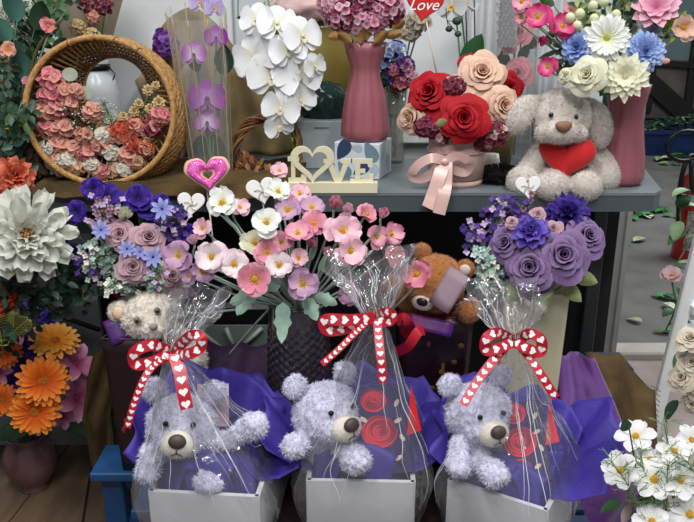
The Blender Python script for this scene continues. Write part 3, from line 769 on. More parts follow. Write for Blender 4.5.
def gift(c, rot, w, dpt, h, neck, seed, labs, flare, tails, loops, opening, skirt=1.0, low=.9):
    T = TR(c[0], c[1], BZ, rot); rnd = random.Random(seed)
    b = thing('gift_box', labs['box'], 'box', T, 'white gift boxes')
    mb = MB(); t_ = .004
    for (x, y, sx, sy) in ((0, -dpt / 2, w, t_), (0, dpt / 2, w, t_), (-w / 2, 0, t_, dpt), (w / 2, 0, t_, dpt)): mb.box((x, y, h / 2), (sx + t_, sy + t_, h))
    mb.box((0, 0, .003), (w, dpt, .006)); put(mb, 'box_walls', WHB, b, local=True)
    # tissue: folded sheets standing out of the box with pointed corners
    ts = thing('tissue_paper', labs['tissue'], 'tissue paper', T @ Matrix.Translation((0, 0, h * .5)), 'violet tissue paper sheets')
    for (az, wd, hh, outw, pk) in opening:
        mb = MB(); a = R_(az); e = V((math.cos(a), math.sin(a), 0)); s = V((-math.sin(a), math.cos(a), 0))
        q = max(abs(e.x) / (w / 2), abs(e.y) / (dpt / 2)); r0 = .92 / q; ph = rnd.random() * 6
        def fn(u, v):
            uu = u * 2 - 1
            fold = abs(((uu * 2.3 + ph) % 2) - 1) - .5
            if hh < .07:
                top = hh * (1 - .35 * uu * uu); r = r0 * (.96 - .5 * v) ; z = -.03 + (top + .03) * math.sin(v * 2.2)
                r += .004 * fold * v
            else:
                top = hh * (1 - .50 * abs(uu - pk)); r = r0 * (1 - .25 * abs(uu) ** 2) + outw * v ** 1.25 + .022 * fold * v + .004 * math.sin(7 * uu + ph + 4 * v)
                z = -.03 + (top + .03) * v
            q3 = e * r + s * uu * wd / 2 * (1 + .12 * v)
            if z < .006 or hh < .07: q3.x = max(-w / 2 + .006, min(w / 2 - .006, q3.x)); q3.y = max(-dpt / 2 + .006, min(dpt / 2 - .006, q3.y))
            return T @ (q3 + V((0, 0, h + z)))
        mb.grid(fn, 26, 12)
        o = put(mb, 'tissue_sheet', TIS, ts)
        sm = o.modifiers.new('paper', 'SOLIDIFY'); sm.thickness = .0008
    # cellophane gathered at the neck
    cl = thing('cellophane_wrap', labs['film'], 'cellophane wrap', V((c[0], c[1], BZ)), 'clear cellophane gift wraps')
    N = V(neck); mb = MB(); NV = 46; NU = 150
    am = [rnd.uniform(-1, 1) for _ in range(40)]
    fl_ = [rnd.uniform(.75, 1.2) for _ in range(12)]
    cr, sr = math.cos(rot), math.sin(rot)
    def rdg(a, f, s):
        x = a / (2 * math.pi) * f + s; i = math.floor(x); t = x - i; return 1 - abs(2 * t - 1)
    def fn(u, v):
        a = 2 * math.pi * u
        ca, sa = math.cos(a), math.sin(a)
        qx = math.copysign(abs(ca) ** .45, ca); qy = math.copysign(abs(sa) ** .45, sa)
        bx, by = qx * (w / 2 + .010), qy * (dpt / 2 + .010)
        base = V((c[0] + bx * cr - by * sr, c[1] + bx * sr + by * cr, 0))
        if v < .62:
            t = v / .62
            z = BZ + .002 + (N.z - BZ) * t
            tb = max(0, (t - .22) / .78)
            bulgef = 1 + skirt * .28 * math.sin(min(1, t * 1.55) * math.pi) * (1 if t < .65 else 1)
            k = (1 - tb ** 1.35)
            ctr = V((c[0], c[1], 0)).lerp(V((N.x, N.y, 0)), tb)
            rr = (base - V((c[0], c[1], 0))) * k * bulgef
            pl = .16 * tb ** .8 * (rdg(a, 15, am[0]) + .7 * rdg(a, 26, am[1] + .5 * t) - .8) * (k + .12)
            pl += .05 * noise.noise(V((ca * 2.2, sa * 2.2, t * 3.5 + seed)))
            p = ctr + rr * (1 + pl); nk = V((ca * cr - sa * sr, ca * sr + sa * cr, 0)) * .011
            p = p + nk * tb; p.z = z
            p += V((noise.noise(V((u * 14, t * 9, seed))), noise.noise(V((u * 14, t * 9, seed + 5))), 0)) * .006 * min(1, t * 3)
        else:
            t = (v - .62) / .38; fx, fy, fz, fr = flare
            dirv = V((ca * cr - sa * sr, ca * sr + sa * cr, 0))
            kk = .013 + fr * t ** .8 * (1 + .45 * (rdg(a, 9, am[2]) - .5) + .3 * (rdg(a, 17, am[3] + t) - .5))
            hh = fz * t * (1 + .35 * noise.noise(V((ca * 1.7, sa * 1.7, seed * 2))) + .12 * (rdg(a, 13, am[4]) - .5))
            p = N + V((fx * t, fy * t, hh)) + dirv * kk
            p += V((noise.noise(V((u * 22, t * 6, seed))), noise.noise(V((u * 22, t * 6, seed + 9))), noise.noise(V((u * 22, t * 6, seed + 4))))) * .013 * t
        return p
    mb.grid(fn, NU, NV, cu=True, flat=False); put(mb, 'film', FILM, cl)
    mb = MB()  # thin pale tubes along the folds, added as painted highlight streaks
    for i in range(30):
        a0 = rnd.random(); v0 = rnd.uniform(.10, .42); v1 = rnd.uniform(.5, .60) if i % 3 else rnd.uniform(v0 + .1, .5); dr = rnd.uniform(-.04, .04)
        pts = []
        for j in range(15):
            t = j / 14; q = fn((a0 + dr * t + .006 * math.sin(t * 9 + i)) % 1, v0 + (v1 - v0) * t); c0 = V((c[0], c[1], q.z)); pts.append(q + (q - c0).normalized() * .0012)
        rad = rnd.uniform(.0003, .0008)
        mb.tube(pts, [rad * math.sin(math.pi * (j + .6) / 15.2) for j in range(15)], 4)
    for i in range(22):
        a0 = rnd.random(); v0 = rnd.uniform(.63, .72); v1 = rnd.uniform(.8, .99)
        pts = [fn((a0 + .01 * math.sin(t)) % 1, v0 + (v1 - v0) * t / 8) for t in range(9)]
        rad = rnd.uniform(.0003, .0008); mb.tube(pts, rad, 4)
    put(mb, 'film_crease_glints', CREASE_GLINT, cl)
    # ribbon
    def px(q): return P(*q) if len(q) == 3 else V(q)
    rr = MB(); rr.tube([N + V((.015 * math.cos(i), .015 * math.sin(i), .0)) for i in [k * 2 * math.pi / 14 for k in range(14)]], .006, 6, closed=True)
    kn = put(rr, 'ribbon_band', RM, cl, label='red ribbon printed with white hearts')
    bow = kn
    for ln, wd in loops:
        rr = MB(); ribbon(rr, [px(q) for q in ln], wd, hearts=True); put(rr, 'ribbon_loop', RM, bow, label='red ribbon loop printed with white hearts')
    for ln, wd in tails:
        rr = MB(); ribbon(rr, [px(q) for q in ln], wd, hearts=True, n=14); put(rr, 'ribbon_tail', RM, cl, label='hanging ribbon tail printed with white hearts')

def lilac_bear(loc, rz, tilt, roll, label, armL, armR, seed, sc=1.0, legs=True, ears=((-.043, .05), (.043, .05))):
    """origin at the head centre; faces -y before turning"""
    M = Matrix.Translation(loc) @ Matrix.Rotation(rz, 4, 'Z') @ Matrix.Rotation(roll, 4, 'Y') @ Matrix.Rotation(tilt, 4, 'X') @ Matrix.Scale(sc * 1.15, 4)
    I = M.inverted()
    r = thing('teddy_bear', label, 'teddy bear', M, 'lilac teddy bears in the wrapped gifts')
    mb = MB(); mb.ball((0, 0, 0), (.052, .046, .046), nu=24, nv=16)
    mb.ball((0, -.022, -.012), (.038, .034, .028), nu=20, nv=12)
    bd = I @ (V(loc) + V((.0, .03, -.085))); cap(mb, (0, .012, -.02), bd, .030, .045); mb.ball(bd, (.050, .044, .052), nu=20, nv=14)
    for arm in (armL, armR):
        pts = [I @ V(q) for q in arm[:-1]]; rr = arm[-1]
        sh = bd.lerp(V((0, 0, 0)), .35); cap(mb, sh, pts[0], .022, rr * .8); 
        for a, b in zip(pts, pts[1:]): cap(mb, a, b, rr * .8, rr)
        mb.ball(pts[-1], rr * 1.12, nu=16, nv=10)
    plush(mb, 'body', FUR, r, voxel=.0028, amp=.001, curl=.0055, cfreq=85, blades=9000, blen=.005, seed=seed, smooth=3)
    for (x, z) in ears:
        e = MB(); e.ball((x, .004, z), (.018, .012, .018), nu=18, nv=12); plush(e, 'ear', FUR, r, voxel=.0022, amp=.001, curl=.004, cfreq=95, blades=1200, blen=.0045, seed=seed + 1, smooth=2)
    m = MB(); m.ball((0, -.052, -.014), (.024, .018, .020), nu=22, nv=14); mz = plush(m, 'muzzle', MUZ, r, voxel=.002, amp=.0006, freq=300, blades=1500, blen=.002, seed=seed, smooth=2)
    m = MB(); m.ball((0, -.0685, -.006), (.0125, .0075, .0105), nu=16, nv=10); m.tube([(0, -.0725, -.013), (0, -.0725, -.022)], .0009, 5); m.tube(catmull([(-.008, -.068, -.026), (0, -.0705, -.022), (.008, -.068, -.026)], 4), .0009, 5)
    put(m, 'nose', NOSE, mz, local=True)
    for s in (-1, 1):
        m = MB(); m.ball((s * .019, -.0485, .013), .0042, nu=12, nv=8); put(m, 'eye', mat('black_bead', '0c0b0c', .1, 0, 5), r, local=True)
    return r

# left gift
gift((-.227, 1.125), R_(-5), .178, .17, .122, P(172, 352, 1.1), 1,
     dict(box='white gift box of the left wrapped bear', tissue='violet tissue paper in the left gift box', film='clear cellophane around the left bear tied with heart ribbon'),
     (.045, .02, .085, .03),
     tails=[([(165, 356, 1.07), (148, 372, 1.03), (136, 398, 1.01), (127, 428, 1.0)], .011), ([(174, 354, 1.07), (180, 372, 1.045), (183, 390, 1.03), (187, 409, 1.02)], .020)],
     loops=[([(170, 352, 1.085), (152, 345, 1.06), (135, 352, 1.05), (136, 364, 1.05), (152, 362, 1.05), (170, 354, 1.08)], .018), ([(174, 352, 1.085), (190, 336, 1.06), (201, 338, 1.05), (200, 348, 1.05), (188, 354, 1.05), (174, 354, 1.08)], .017)],
     opening=[(90, .19, .13, .05, .1), (60, .15, .10, .07, .5), (130, .17, .13, .075, -.2), (168, .16, .13, .055, -.2), (15, .14, .075, .075, .3), (-8, .11, .05, .05, .2), (205, .13, .06, .01, 0), (250, .13, .062, .004, 0), (290, .11, .05, .002, 0)])
h = P(182, 425, 1.11)
lilac_bear(h, R_(6), R_(-16), R_(6), 'lilac curly teddy bear in the left wrapped gift with raised paw',
           [P(150, 452, 1.07), P(148, 470, 1.06), .017], [P(232, 440, 1.09), P(254, 425, 1.08), .018], 3)
mb = MB(); q = P(210, 480, 1.055); mb.ball(q, (.028, .026, .020), nu=18, nv=12)
r = thing('bear_paw', 'curly lilac teddy foot poking over the violet tissue of the left gift', 'plush foot', Matrix.Translation(q)); mb.v = [tuple(V(v) - q) for v in mb.v]
plush(mb, 'foot', FUR, r, voxel=.0026, amp=.001, curl=.005, cfreq=85, blades=2500, blen=.0045, seed=8, smooth=2)
mb = MB(); M = frame(P(213, 405, 1.16), facing(P(213, 405, 1.16), .1, .2), R_(-8)); mb.box((0, 0, 0), (.055, .075, .0015), M=M)
single(mb, 'gift_card', mat('pinkish_card', 'b79aa8', .5, .1, 20), 'pale pink card standing behind the left wrapped bear', 'card')
# middle gift
gift((.026, 1.160), R_(-2), .176, .17, .122, P(376, 318, 1.14), 2,
     dict(box='white gift box of the middle wrapped bear', tissue='violet tissue paper in the middle gift box', film='clear cellophane around the middle bear with a tall crinkled top'),
     (-.01, .02, .105, .055),
     tails=[([(370, 319, 1.11), (352, 336, 1.07), (337, 351, 1.05), (322, 364, 1.04)], .010), ([(377, 320, 1.11), (379, 340, 1.08), (381, 360, 1.06), (383, 383, 1.05)], .014)],
     loops=[([(374, 317, 1.125), (350, 327, 1.10), (328, 330, 1.09), (326, 320, 1.09), (350, 320, 1.09), (374, 318, 1.11)], .019), ([(376, 317, 1.125), (386, 312, 1.10), (393, 315, 1.10), (389, 322, 1.10), (378, 319, 1.11)], .015)],
     opening=[(90, .17, .12, .05, .0), (50, .16, .10, .08, .4), (140, .16, .11, .09, -.4), (172, .15, .09, .10, -.1), (5, .14, .09, .07, .2), (-20, .10, .05, .03, .2), (205, .12, .04, .01, 0), (255, .14, .055, .003, 0), (305, .10, .025, .002, 0)])
h = P(326, 412, 1.14)
lilac_bear(h, R_(34), R_(-14), R_(0), 'lilac curly teddy bear turned towards the rose printed bag in the middle gift',
           [P(305, 440, 1.10), P(294, 446, 1.08), .016], [P(345, 448, 1.10), P(356, 460, 1.07), .019], 5)
# right gift
gift((.289, 1.115), R_(-30), .163, .178, .122, P(514, 341, 1.10), 3,
     dict(box='white gift box of the right wrapped bear set at an angle', tissue='violet tissue paper in the right gift box', film='clear cellophane around the right bear with a short spiky top'),
     (-.015, .015, .085, .045),
     tails=[([(510, 342, 1.075), (492, 362, 1.04), (477, 382, 1.02), (463, 405, 1.0)], .014), ([(517, 342, 1.075), (530, 358, 1.05), (543, 378, 1.03), (556, 398, 1.02)], .014)],
     loops=[([(512, 340, 1.085), (498, 333, 1.06), (487, 338, 1.05), (486, 350, 1.05), (500, 348, 1.05), (512, 342, 1.07)], .017), ([(516, 340, 1.085), (530, 334, 1.06), (541, 340, 1.05), (540, 352, 1.05), (526, 348, 1.05), (516, 342, 1.07)], .017)],
     opening=[(90, .16, .10, .05, .0), (45, .15, .10, .08, .2), (10, .15, .08, .085, .1), (150, .17, .11, .08, -.3), (188, .15, .085, .06, .1), (-25, .12, .05, .03, .3), (225, .13, .03, .006, 0), (262, .15, .05, .003, 0), (300, .15, .045, .002, 0)])
h = P(478, 412, 1.12)
lilac_bear(h, R_(16), R_(-8), R_(-2), 'lilac curly teddy bear beside a rose printed bag in the right gift',
           [P(458, 446, 1.07), P(458, 464, 1.05), .017], [P(480, 462, 1.06), P(494, 474, 1.03), .019], 6, sc=.95)
# rose printed paper bags in the middle and right gifts
def rose_card(quad, label, seed):
    """quad: px corners (bl, br, tr, tl) with Y"""
    q = [P(*a) for a in quad]; X = (q[1] - q[0]); Z = (q[3] - q[0]); w_, h_ = X.length, Z.length; X.normalize(); N = X.cross(Z).normalized(); Z = N.cross(X)
    M = Matrix((X, Z, N)).transposed().to_4x4(); M.translation = q[0]
    r = thing('rose_printed_bag', label, 'paper bag', M, 'rose printed bags')
    mb = MB(); mb.box((w_ / 2, h_ / 2, -.012), (w_, h_, .024), b=.0015); put(mb, 'bag_body', mat('indigo_paper', '38245f', .45, .1, 20), r, local=True)
    mb = MB(); rnd = random.Random(seed)
    def spiral(cx, cy, R, mi):
        for k in range(5):
            rr = R * (1 - k * .2); ph = rnd.random() * 6
            n = 22
            for i in range(n):
                a0, a1 = ph + 5.0 * i / n, ph + 5.0 * (i + 1) / n; t0, t1 = .17 * R * math.sin(math.pi * i / n), .17 * R * math.sin(math.pi * (i + 1) / n)
                f = lambda a, r_: (cx + r_ * math.cos(a), cy + r_ * .9 * math.sin(a), .0008)
                mb.add([f(a0, rr - t0), f(a1, rr - t1), f(a1, rr + .1 * t1), f(a0, rr + .1 * t0)], [(0, 1, 2, 3)], None, mi)
        mb.add([(cx, cy, .0005)] + [(cx + R * .97 * math.cos(a / 20 * 6.283), cy + R * .88 * math.sin(a / 20 * 6.283), .0005) for a in range(20)], [(0, 1 + j, 1 + (j + 1) % 20) for j in range(20)], None, 1)
    spiral(w_ * .42, h_ * .50, w_ * .38, 0); spiral(w_ * .38, h_ * .86, w_ * .27, 0); spiral(w_ * .34, h_ * .15, w_ * .28, 0)
    for (x, y, a) in ((.86, .80, 1), (.84, .60, .4), (.88, .40, 2), (.12, .66, 2.4), (.74, .18, .5)):
        c, s = math.cos(a), math.sin(a)
        mb.add([(w_ * x + w_ * .09 * (math.cos(t) * c - .5 * math.sin(t) * s), h_ * y + w_ * .09 * (math.cos(t) * s + .5 * math.sin(t) * c), .001) for t in [k * .628 for k in range(10)]], [tuple(range(10))], None, 2)
    put(mb, 'rose_print', [mat('rose_print_red', 'e02a4c', .5, .1, 20), mat('rose_print_dark', '94183c', .5, .1, 20), mat('cream_leaf_print', 'd8cdb4', .5, .05, 20)], r, local=True)
    mb = MB(); mb.add([(w_ * .98, h_ * .42, .003), (w_ * 1.3, h_ * .45, -.002), (w_ * 1.22, h_ * .98, -.002)], [(0, 1, 2)]); mb.add([(w_ * .98, h_ * .42, .002), (w_ * 1.3, h_ * .45, -.003), (w_ * 1.22, h_ * .98, -.003)], [(2, 1, 0)])
    put(mb, 'red_card_corner', mat('bright_red_card', 'c41a1e', .4, .05, 20), r, local=True)
rose_card([(366, 478, 1.085), (413, 472, 1.085), (405, 386, 1.14), (362, 390, 1.14)], 'indigo bag with red rose print beside the middle wrapped bear', 4)
rose_card([(508, 484, 1.05), (552, 480, 1.03), (548, 400, 1.10), (506, 404, 1.12)], 'indigo bag with red rose print beside the right wrapped bear', 9)
# ================================================================ THINGS ON THE TABLE
# petal colours
W_ = petal_mat('dfe6b8', 'eef0ec'); WP_ = petal_mat('eadfe0', 'efe3e6', 'e8c9d6'); PK = petal_mat('f0d0c8', 'e6a6ba', 'dc90ac'); PPK = petal_mat('f4dcd8', 'eebfcd', 'eec9d8')
LIL = petal_mat('e3cbb8', 'c9a3c0', 'b98fb8'); DPK = petal_mat('d88a8a', 'd4849a', 'e6a9b8'); HOT = petal_mat('f0b6c6', 'd94f8a', 'c9306f'); CRM = petal_mat('e8e2b0', 'eeecd2', 'e8ead2')
REDR = petal_mat('4a0206', '970a17', 'a80e1c', trans=.06); PEACH = petal_mat('a86c50', 'dcae94', 'e8c8b2'); MAUV = petal_mat('5a2234', 'a07484', 'c6a4ac'); PURR = petal_mat('201328', '523a64', '8e74a0')  # MAUV base darkened to put shading into the mauve roses
VIO = petal_mat('180a3c', '331c80', '4c329e'); BLU = petal_mat('6f86c8', '8fa6dc', 'a8bbe8'); LBL = petal_mat('7c84c8', '9aa0dc', 'b4b6e6'); MAG = petal_mat('e8d6ee', 'a8309c', '8e2490'); PURM = petal_mat('2e0e44', '6a2c8c', '8a4ca8')
ORG = petal_mat('b83a0c', 'e06a12', 'ee9238'); YOR = petal_mat('e07a18', 'f2a232', 'f7c068'); LPK = petal_mat('a83c70', 'd88cb2', 'e8b4ca'); COR = petal_mat('962a1c', 'cc5a44', 'de8468')
PEO = petal_mat('b9a98c', 'cfd0c4', 'd8dacf', mid='c9c6b4'); ORC = petal_mat('e6e2d0', 'eef1f4', trans=.2); SAL = petal_mat('b8705e', 'd99a8a', 'e2b09c'); DPN = petal_mat('b4455a', 'd9808a', 'e39a9a')
STR = petal_mat('a8864a', 'd2b682', 'dcc598'); BUR = petal_mat('4a1024', '7a2844', '9a4a60'); HPK = petal_mat('8a3a5c', 'cf8ca6', 'e0b4bf'); HPL = petal_mat('b07088', 'dcb0be', 'e8ccd2'); TANL = mat('tan_dried_leaf', '9a7440', .7, .3, 30, bump=.3)
FW = mat('filler_white', 'd2d2c4', .8, .15, 60); FG = mat('filler_bluegreen', '8fae9e', .8, .25, 60); FL = mat('filler_pale_lilac', 'b9a0c4', .8, .2, 60); FP = mat('filler_deep_purple', '4b2f86', .7, .25, 60); FC = mat('filler_cream_bud', 'd8dcb0', .7, .15, 60)
WICK = mat('wicker', 'bd965c', .55, .25, 130, bump=.5, bscale=300, col2='8d6436'); WICD = mat('wicker_dark', 'a87c46', .6, .3, 130, bump=.5, col2='6a4624')

# ---- round wicker basket
c = P(105, 113, 1.62); k = mpp(c); R = 75 * k; Dp = .085
tilt = R_(-10)
M = Matrix.Translation(c) @ Matrix.Rotation(R_(6), 4, 'Z') @ Matrix.Rotation(tilt, 4, 'X')      # local: x right, z up, -y front
bk = thing('wicker_basket', 'round moon-shaped wicker basket full of dried flowers standing on burlap', 'basket', M)
mb = MB()
# woven body: coiled strands between front rim and back plate; crescent, open hole offset upward
hc = V((-.002, 0, .020)); 
def ringpt(a, rr, cz, y): return V((rr * math.sin(a), y, cz + rr * math.cos(a)))
NW = 13
for j in range(NW):
    t = j / (NW - 1); y = -Dp * .5 + Dp * 1.1 * t; rr = R * (.93 + .075 * math.sin(math.pi * min(1, t * .75)))
    pts = [ringpt(2 * math.pi * i / 120, rr + .0022 * math.sin(i * math.pi / 2 * 1.5 + j * math.pi), 0, y) + V((R * .07 * t, 0, -R * .03 * t)) for i in range(120)]
    mb.tube(pts, .0036, 5, closed=True, M=M)
put(mb, 'woven_side', WICK, bk)
mb = MB()
for s in range(7):
    a0 = s * 2 * math.pi / 7
    pts = [ringpt(2 * math.pi * i / 160, R * .93 + .0045 * math.cos(2 * math.pi * i / 160 * 26 + a0), 0, -Dp * .55 + .0045 * math.sin(2 * math.pi * i / 160 * 26 + a0)) for i in range(160)]
    mb.tube(pts, .0024, 5, closed=True, M=M)
put(mb, 'front_rim', mat('wicker_light', 'c49a5e', .5, .2, 130, col2='94683a'), bk)
mb = MB()      # back wall of the basket, woven rings, leaving the round opening at the top
Rh = R * .43; ch = R * .34; hx = R * .12
for j in range(22):
    rr = R * (.95 - j * .043); pts = []; seg = []
    for i in range(121):
        a = 2 * math.pi * i / 120; p = ringpt(a, rr, 0, Dp * .55 - .006 * abs(math.sin(i * .9 + j)))
        if ((p.x - hx) ** 2 + (p.z - ch) ** 2) < Rh ** 2:
            if len(seg) > 2: mb.tube(seg, .003, 4, M=M)
            seg = []
        else: seg.append(p)
    if len(seg) > 2: mb.tube(seg, .003, 4, M=M)
put(mb, 'woven_back', WICD, bk)
mb = MB()      # inner lip of the opening, splayed stakes
for i in range(64):
    a = 2 * math.pi * i / 64; 
    p0 = V((hx + Rh * math.sin(a), Dp * .5, ch + Rh * math.cos(a))); q = V((p0.x, 0, p0.z)); 
    if q.length > R * .93: continue
    d = V((math.sin(a), 0, math.cos(a))); tt = 0
    o = q.copy()
    while o.length < R * .88 and tt < .2: o += d * .004; tt += .004
    if True: mb.tube([V((p0.x, Dp * .45, p0.z)), V((o.x, -Dp * .3, o.z))], .0028, 5, M=M)
mb.tube([V((hx + Rh * math.sin(2 * math.pi * i / 60), Dp * .5, ch + Rh * math.cos(2 * math.pi * i / 60))) for i in range(60)], .0042, 6, closed=True, M=M)
put(mb, 'opening_lip', WICK, bk)
mb = MB()
for (a0) in (-.35, .28, .62): 
    pts = [ringpt(a0 + .03 * math.cos(q_), R * .93 + .007 * math.sin(q_) , 0, -Dp * .55 + .008 * math.cos(q_)) for q_ in [x * .7 for x in range(18)]]
    mb.tube(pts, .0012, 4, M=M)
put(mb, 'dark_binding', WICD, bk)
# ---- dried flowers in the basket
gp = 'dried flowers in the wicker basket'; YB = 1.585; inb = P(105, 172, 1.63)
def B(x, y): return 30 + x * .3065, 30 + y * .3065
hyd = [(70, 165, 20, DPN, 'deep pink dried petals at the top left of the wicker basket'), (60, 215, 17, DPN, 'deep pink dried petals at the left rim of the wicker basket'), (100, 205, 18, DPN, 'rose pink dried bloom right of the left rim in the basket'),
       (55, 265, 17, SAL, 'salmon dried bloom halfway down the left rim of the basket'), (90, 255, 18, DPN, 'pink dried bloom amid the left cluster in the basket'), (130, 240, 16, SAL, 'pale salmon dried bloom over the dark dotted sprig in the basket'),
       (60, 320, 17, DPN, 'coral pink dried bloom low at the left rim of the basket'), (105, 320, 17, SAL, 'dusty salmon dried bloom below the dotted sprig in the basket'), (205, 270, 14, SAL, 'small salmon bloom just right of the dotted sprig in the basket'),
       (100, 375, 18, SAL, 'faded pink dried bloom at the lower left of the basket'), (150, 390, 17, SAL, 'beige pink dried bloom at the bottom of the basket'), (185, 400, 15, DPN, 'small rosy bloom at the bottom middle of the basket'),
       (240, 375, 18, SAL, 'pale rose dried bloom in the middle bottom of the basket'), (300, 330, 20, COR, 'orange coral dried bloom at the right side of the basket'), (350, 320, 17, COR, 'small coral bloom beside the straw coloured heads in the basket'),
       (345, 375, 18, COR, 'coral red dried bloom low at the right of the basket'), (400, 315, 16, BUR, 'dark wine dried bloom at the right rim of the basket'), (425, 280, 14, DPN, 'small pink bloom touching the right rim of the basket'), (320, 410, 17, SAL, 'pink dried bloom at the bottom right of the basket'), (270, 345, 14, SAL, 'small faded coral bloom amid the basket')]
for (x, y, r_, m, lab) in hyd:
    px, py = B(x, y); cluster(px, py, YB, r_ * .50, r_ * .50, [m, m, SAL], lab, gp, inb, fl=12, n=15, name='dried_hydrangea', part='petals', cat='dried flower', full=.0)
for (x, y, r_, m, lab) in [(80, 425, 17, SAL, 'beige pink bloom at the lowest left rim of the basket'), (150, 445, 16, SAL, 'peach bloom resting on the lower rim left of the middle'), (230, 465, 15, DPN, 'rosy bloom resting on the rim at the very bottom of the basket'), (275, 455, 15, SAL, 'pale salmon bloom on the bottom rim right of the middle'), (345, 430, 15, SAL, 'salmon bloom low at the right rim of the basket'), (375, 385, 15, COR, 'coral bloom touching the lower right rim of the basket'), (180, 345, 16, SAL, 'faded salmon bloom below the dotted sprig in the middle'), (150, 200, 12, SAL, 'small beige bloom under the upper round leaf of the basket')]:
    px, py = B(x, y); cluster(px, py, YB - .004, r_ * .50, r_ * .50, [m, petal_mat('b89a78', 'd8b898'), m], lab, gp, inb, fl=10, n=15, name='dried_hydrangea', part='petals', cat='dried flower', full=.0)
for (x, y, r_, lab) in [(120, 425, 22, 'cream white dried bloom at the bottom left of the basket'), (60, 385, 18, 'white feathery dried bloom at the lower left rim of the basket'), (265, 400, 17, 'off white dried bloom at the bottom middle of the basket'), (310, 455, 17, 'white frilly dried bloom at the bottom right rim of the basket'), (105, 455, 15, 'white frilly dried bloom at the bottom left rim of the basket'), (200, 440, 16, 'small ivory dried bloom at the front bottom rim of the basket'), (240, 345, 16, 'pale feathery bloom over the middle of the basket')]:
    px, py = B(x, y); cluster(px, py, YB - .008, r_ * .42, r_ * .42, [petal_mat('c8c0a8', 'd9d6cc'), petal_mat('d8c8a8', 'e3dccb')], lab, gp, inb, fl=8, n=26, name='dried_statice', part='petals', cat='dried flower', full=.0)
for (x, y, r_, lab) in [(385, 195, 13, 'straw coloured dried head at the top right of the basket'), (410, 180, 11, 'small straw head highest at the right rim of the basket'), (420, 235, 15, 'cream strawflower near the right rim of the basket'), (355, 240, 12, 'small cream strawflower left of the right rim in the basket'), (340, 265, 13, 'cream strawflower above the coral bloom in the basket'), (385, 345, 14, 'cream strawflower over the coral blooms in the basket'), (335, 380, 14, 'tan strawflower below the coral blooms in the basket'), (275, 430, 18, 'tan lily-like dried head at the bottom of the basket'), (390, 255, 12, 'tan strawflower beside the right rim in the basket'), (305, 280, 11, 'small tan strawflower right of the opening in the basket')]:
    px, py = B(x, y); mum(px, py, YB - .005, r_ * .85, STR, lab, gp, inb, n=9, layers=3, wf=1.5, kind='point', name='strawflower', mi_c=mat('straw_centre', 'b8924e', .8, .2, 100), cat='dried flower')
spray([B(210, 330) + (YB,), B(160, 290) + (YB - .012,), B(120, 260) + (YB - .012,)], None, 'dark brown sprig dotted with tiny white flowers in the basket', None, n=90, spread=13, fl=2.0, part='tiny_flowers', stemm=mat('dark_brown_twig', '3c2420', .7, .2, 60), mats=[FW, SAL, FW], name='dotted_sprig')
spray([B(270, 330) + (YB,), B(255, 270) + (YB - .01,), B(240, 235) + (YB - .01,)], None, 'fine white misty sprig over the opening of the basket', None, n=50, spread=10, fl=1.6, part='tiny_flowers', mats=[FW], name='white_sprig')
for (x, y, s_, lab) in [(130, 145, 7.5, 'round pale green eucalyptus leaf at the upper left of the basket'), (180, 205, 7.5, 'grey green eucalyptus leaf left of the basket opening'), (262, 285, 8, 'grey green eucalyptus leaf below the basket opening'), (250, 315, 6.5, 'pale taupe round leaf low in the basket opening')]:
    px, py = B(x, y); q = P(px, py, YB + .01); Mf = frame(q, facing(q, .2, .1)); kk = mpp(q); mb = MB()
    mb.grid(lambda u, v: (s_ * kk * v * math.cos(6.283 * u), s_ * kk * v * .9 * math.sin(6.283 * u), .12 * s_ * kk * math.sin(v * 2) * math.cos(6.283 * u)), 18, 4, cu=True, M=Mf); mb.tube([q, inb], .0009, 4)
    single(mb, 'eucalyptus_leaf', mat('eucalyptus_grey', '9aa391', .7, .1, 20), lab, 'leaf', 'eucalyptus leaves in the basket', origin=q)

# ---- canister behind the basket
q = P(102, 150, 1.86); q.z = TZ; t = thing('white_canister', 'white ceramic canister with dark clamp ring behind the wicker basket', 'canister', q)
M = Matrix.Translation(q); mb = MB(); mb.lathe([(0, 0), (.052, 0), (.055, .01), (.055, .17), (.048, .20), (.036, .215), (.036, .23)], 30, M=M); put(mb, 'jar_body', mat('white_ceramic', 'c9d0d6', .25, .03, 6), t)
mb = MB(); mb.lathe([(.037, .222), (.040, .224), (.040, .236), (.037, .238)], 30, M=M); mb.tube([q + V((.04, -.01, .23)), q + V((.055, -.015, .215)), q + V((.05, -.02, .20))], .0018, 5); put(mb, 'clamp_ring', BK, t)
mb = MB(); mb.lathe([(.036, .238), (.036, .25), (.02, .258), (0, .26)], 30, M=M); put(mb, 'lid', mat('white_ceramic', '', 0), t)

# ---- paper bouquet above
def paper_cone(pts, name, m, label, seed=0):
    """open paper wrap: bottom point, left rim, right rim px"""
    (bx, by, bY), (lx, ly), (rx, ry), dep = pts
    bt = P(bx, by, bY); L, R2 = P(lx, ly, bY), P(rx, ry, bY); C_ = (L + R2) / 2; ax = (R2 - L) / 2
    def fn(u, v):
        a = 2 * math.pi * u
        rim = C_ + ax * math.cos(a) + V((0, dep * math.sin(a), 0)) + V((0, 0, (.03 if math.sin(a) > 0 else -.015) * abs(math.sin(a)) + .012 * math.sin(3 * a + seed)))
        p = bt.lerp(rim, v); wob = 1 + .05 * math.sin(7 * a + seed) * v
        ctr = bt.lerp(C_, v); r0 = V((math.cos(a), math.sin(a), 0)) * .012 * (1 - v)
        return ctr + (p - ctr) * wob + r0
    mb = MB(); mb.grid(fn, 48, 10, cu=True); o = single(mb, name, m, label, 'paper wrap', origin=bt)
    sm = o.modifiers.new('paper', 'SOLIDIFY'); sm.thickness = .001; return o
KR = mat('kraft_paper', 'a39682', .8, .08, 12, bump=.15); KRB = mat('brown_kraft_paper', '8d7c62', .8, .1, 12, bump=.15)
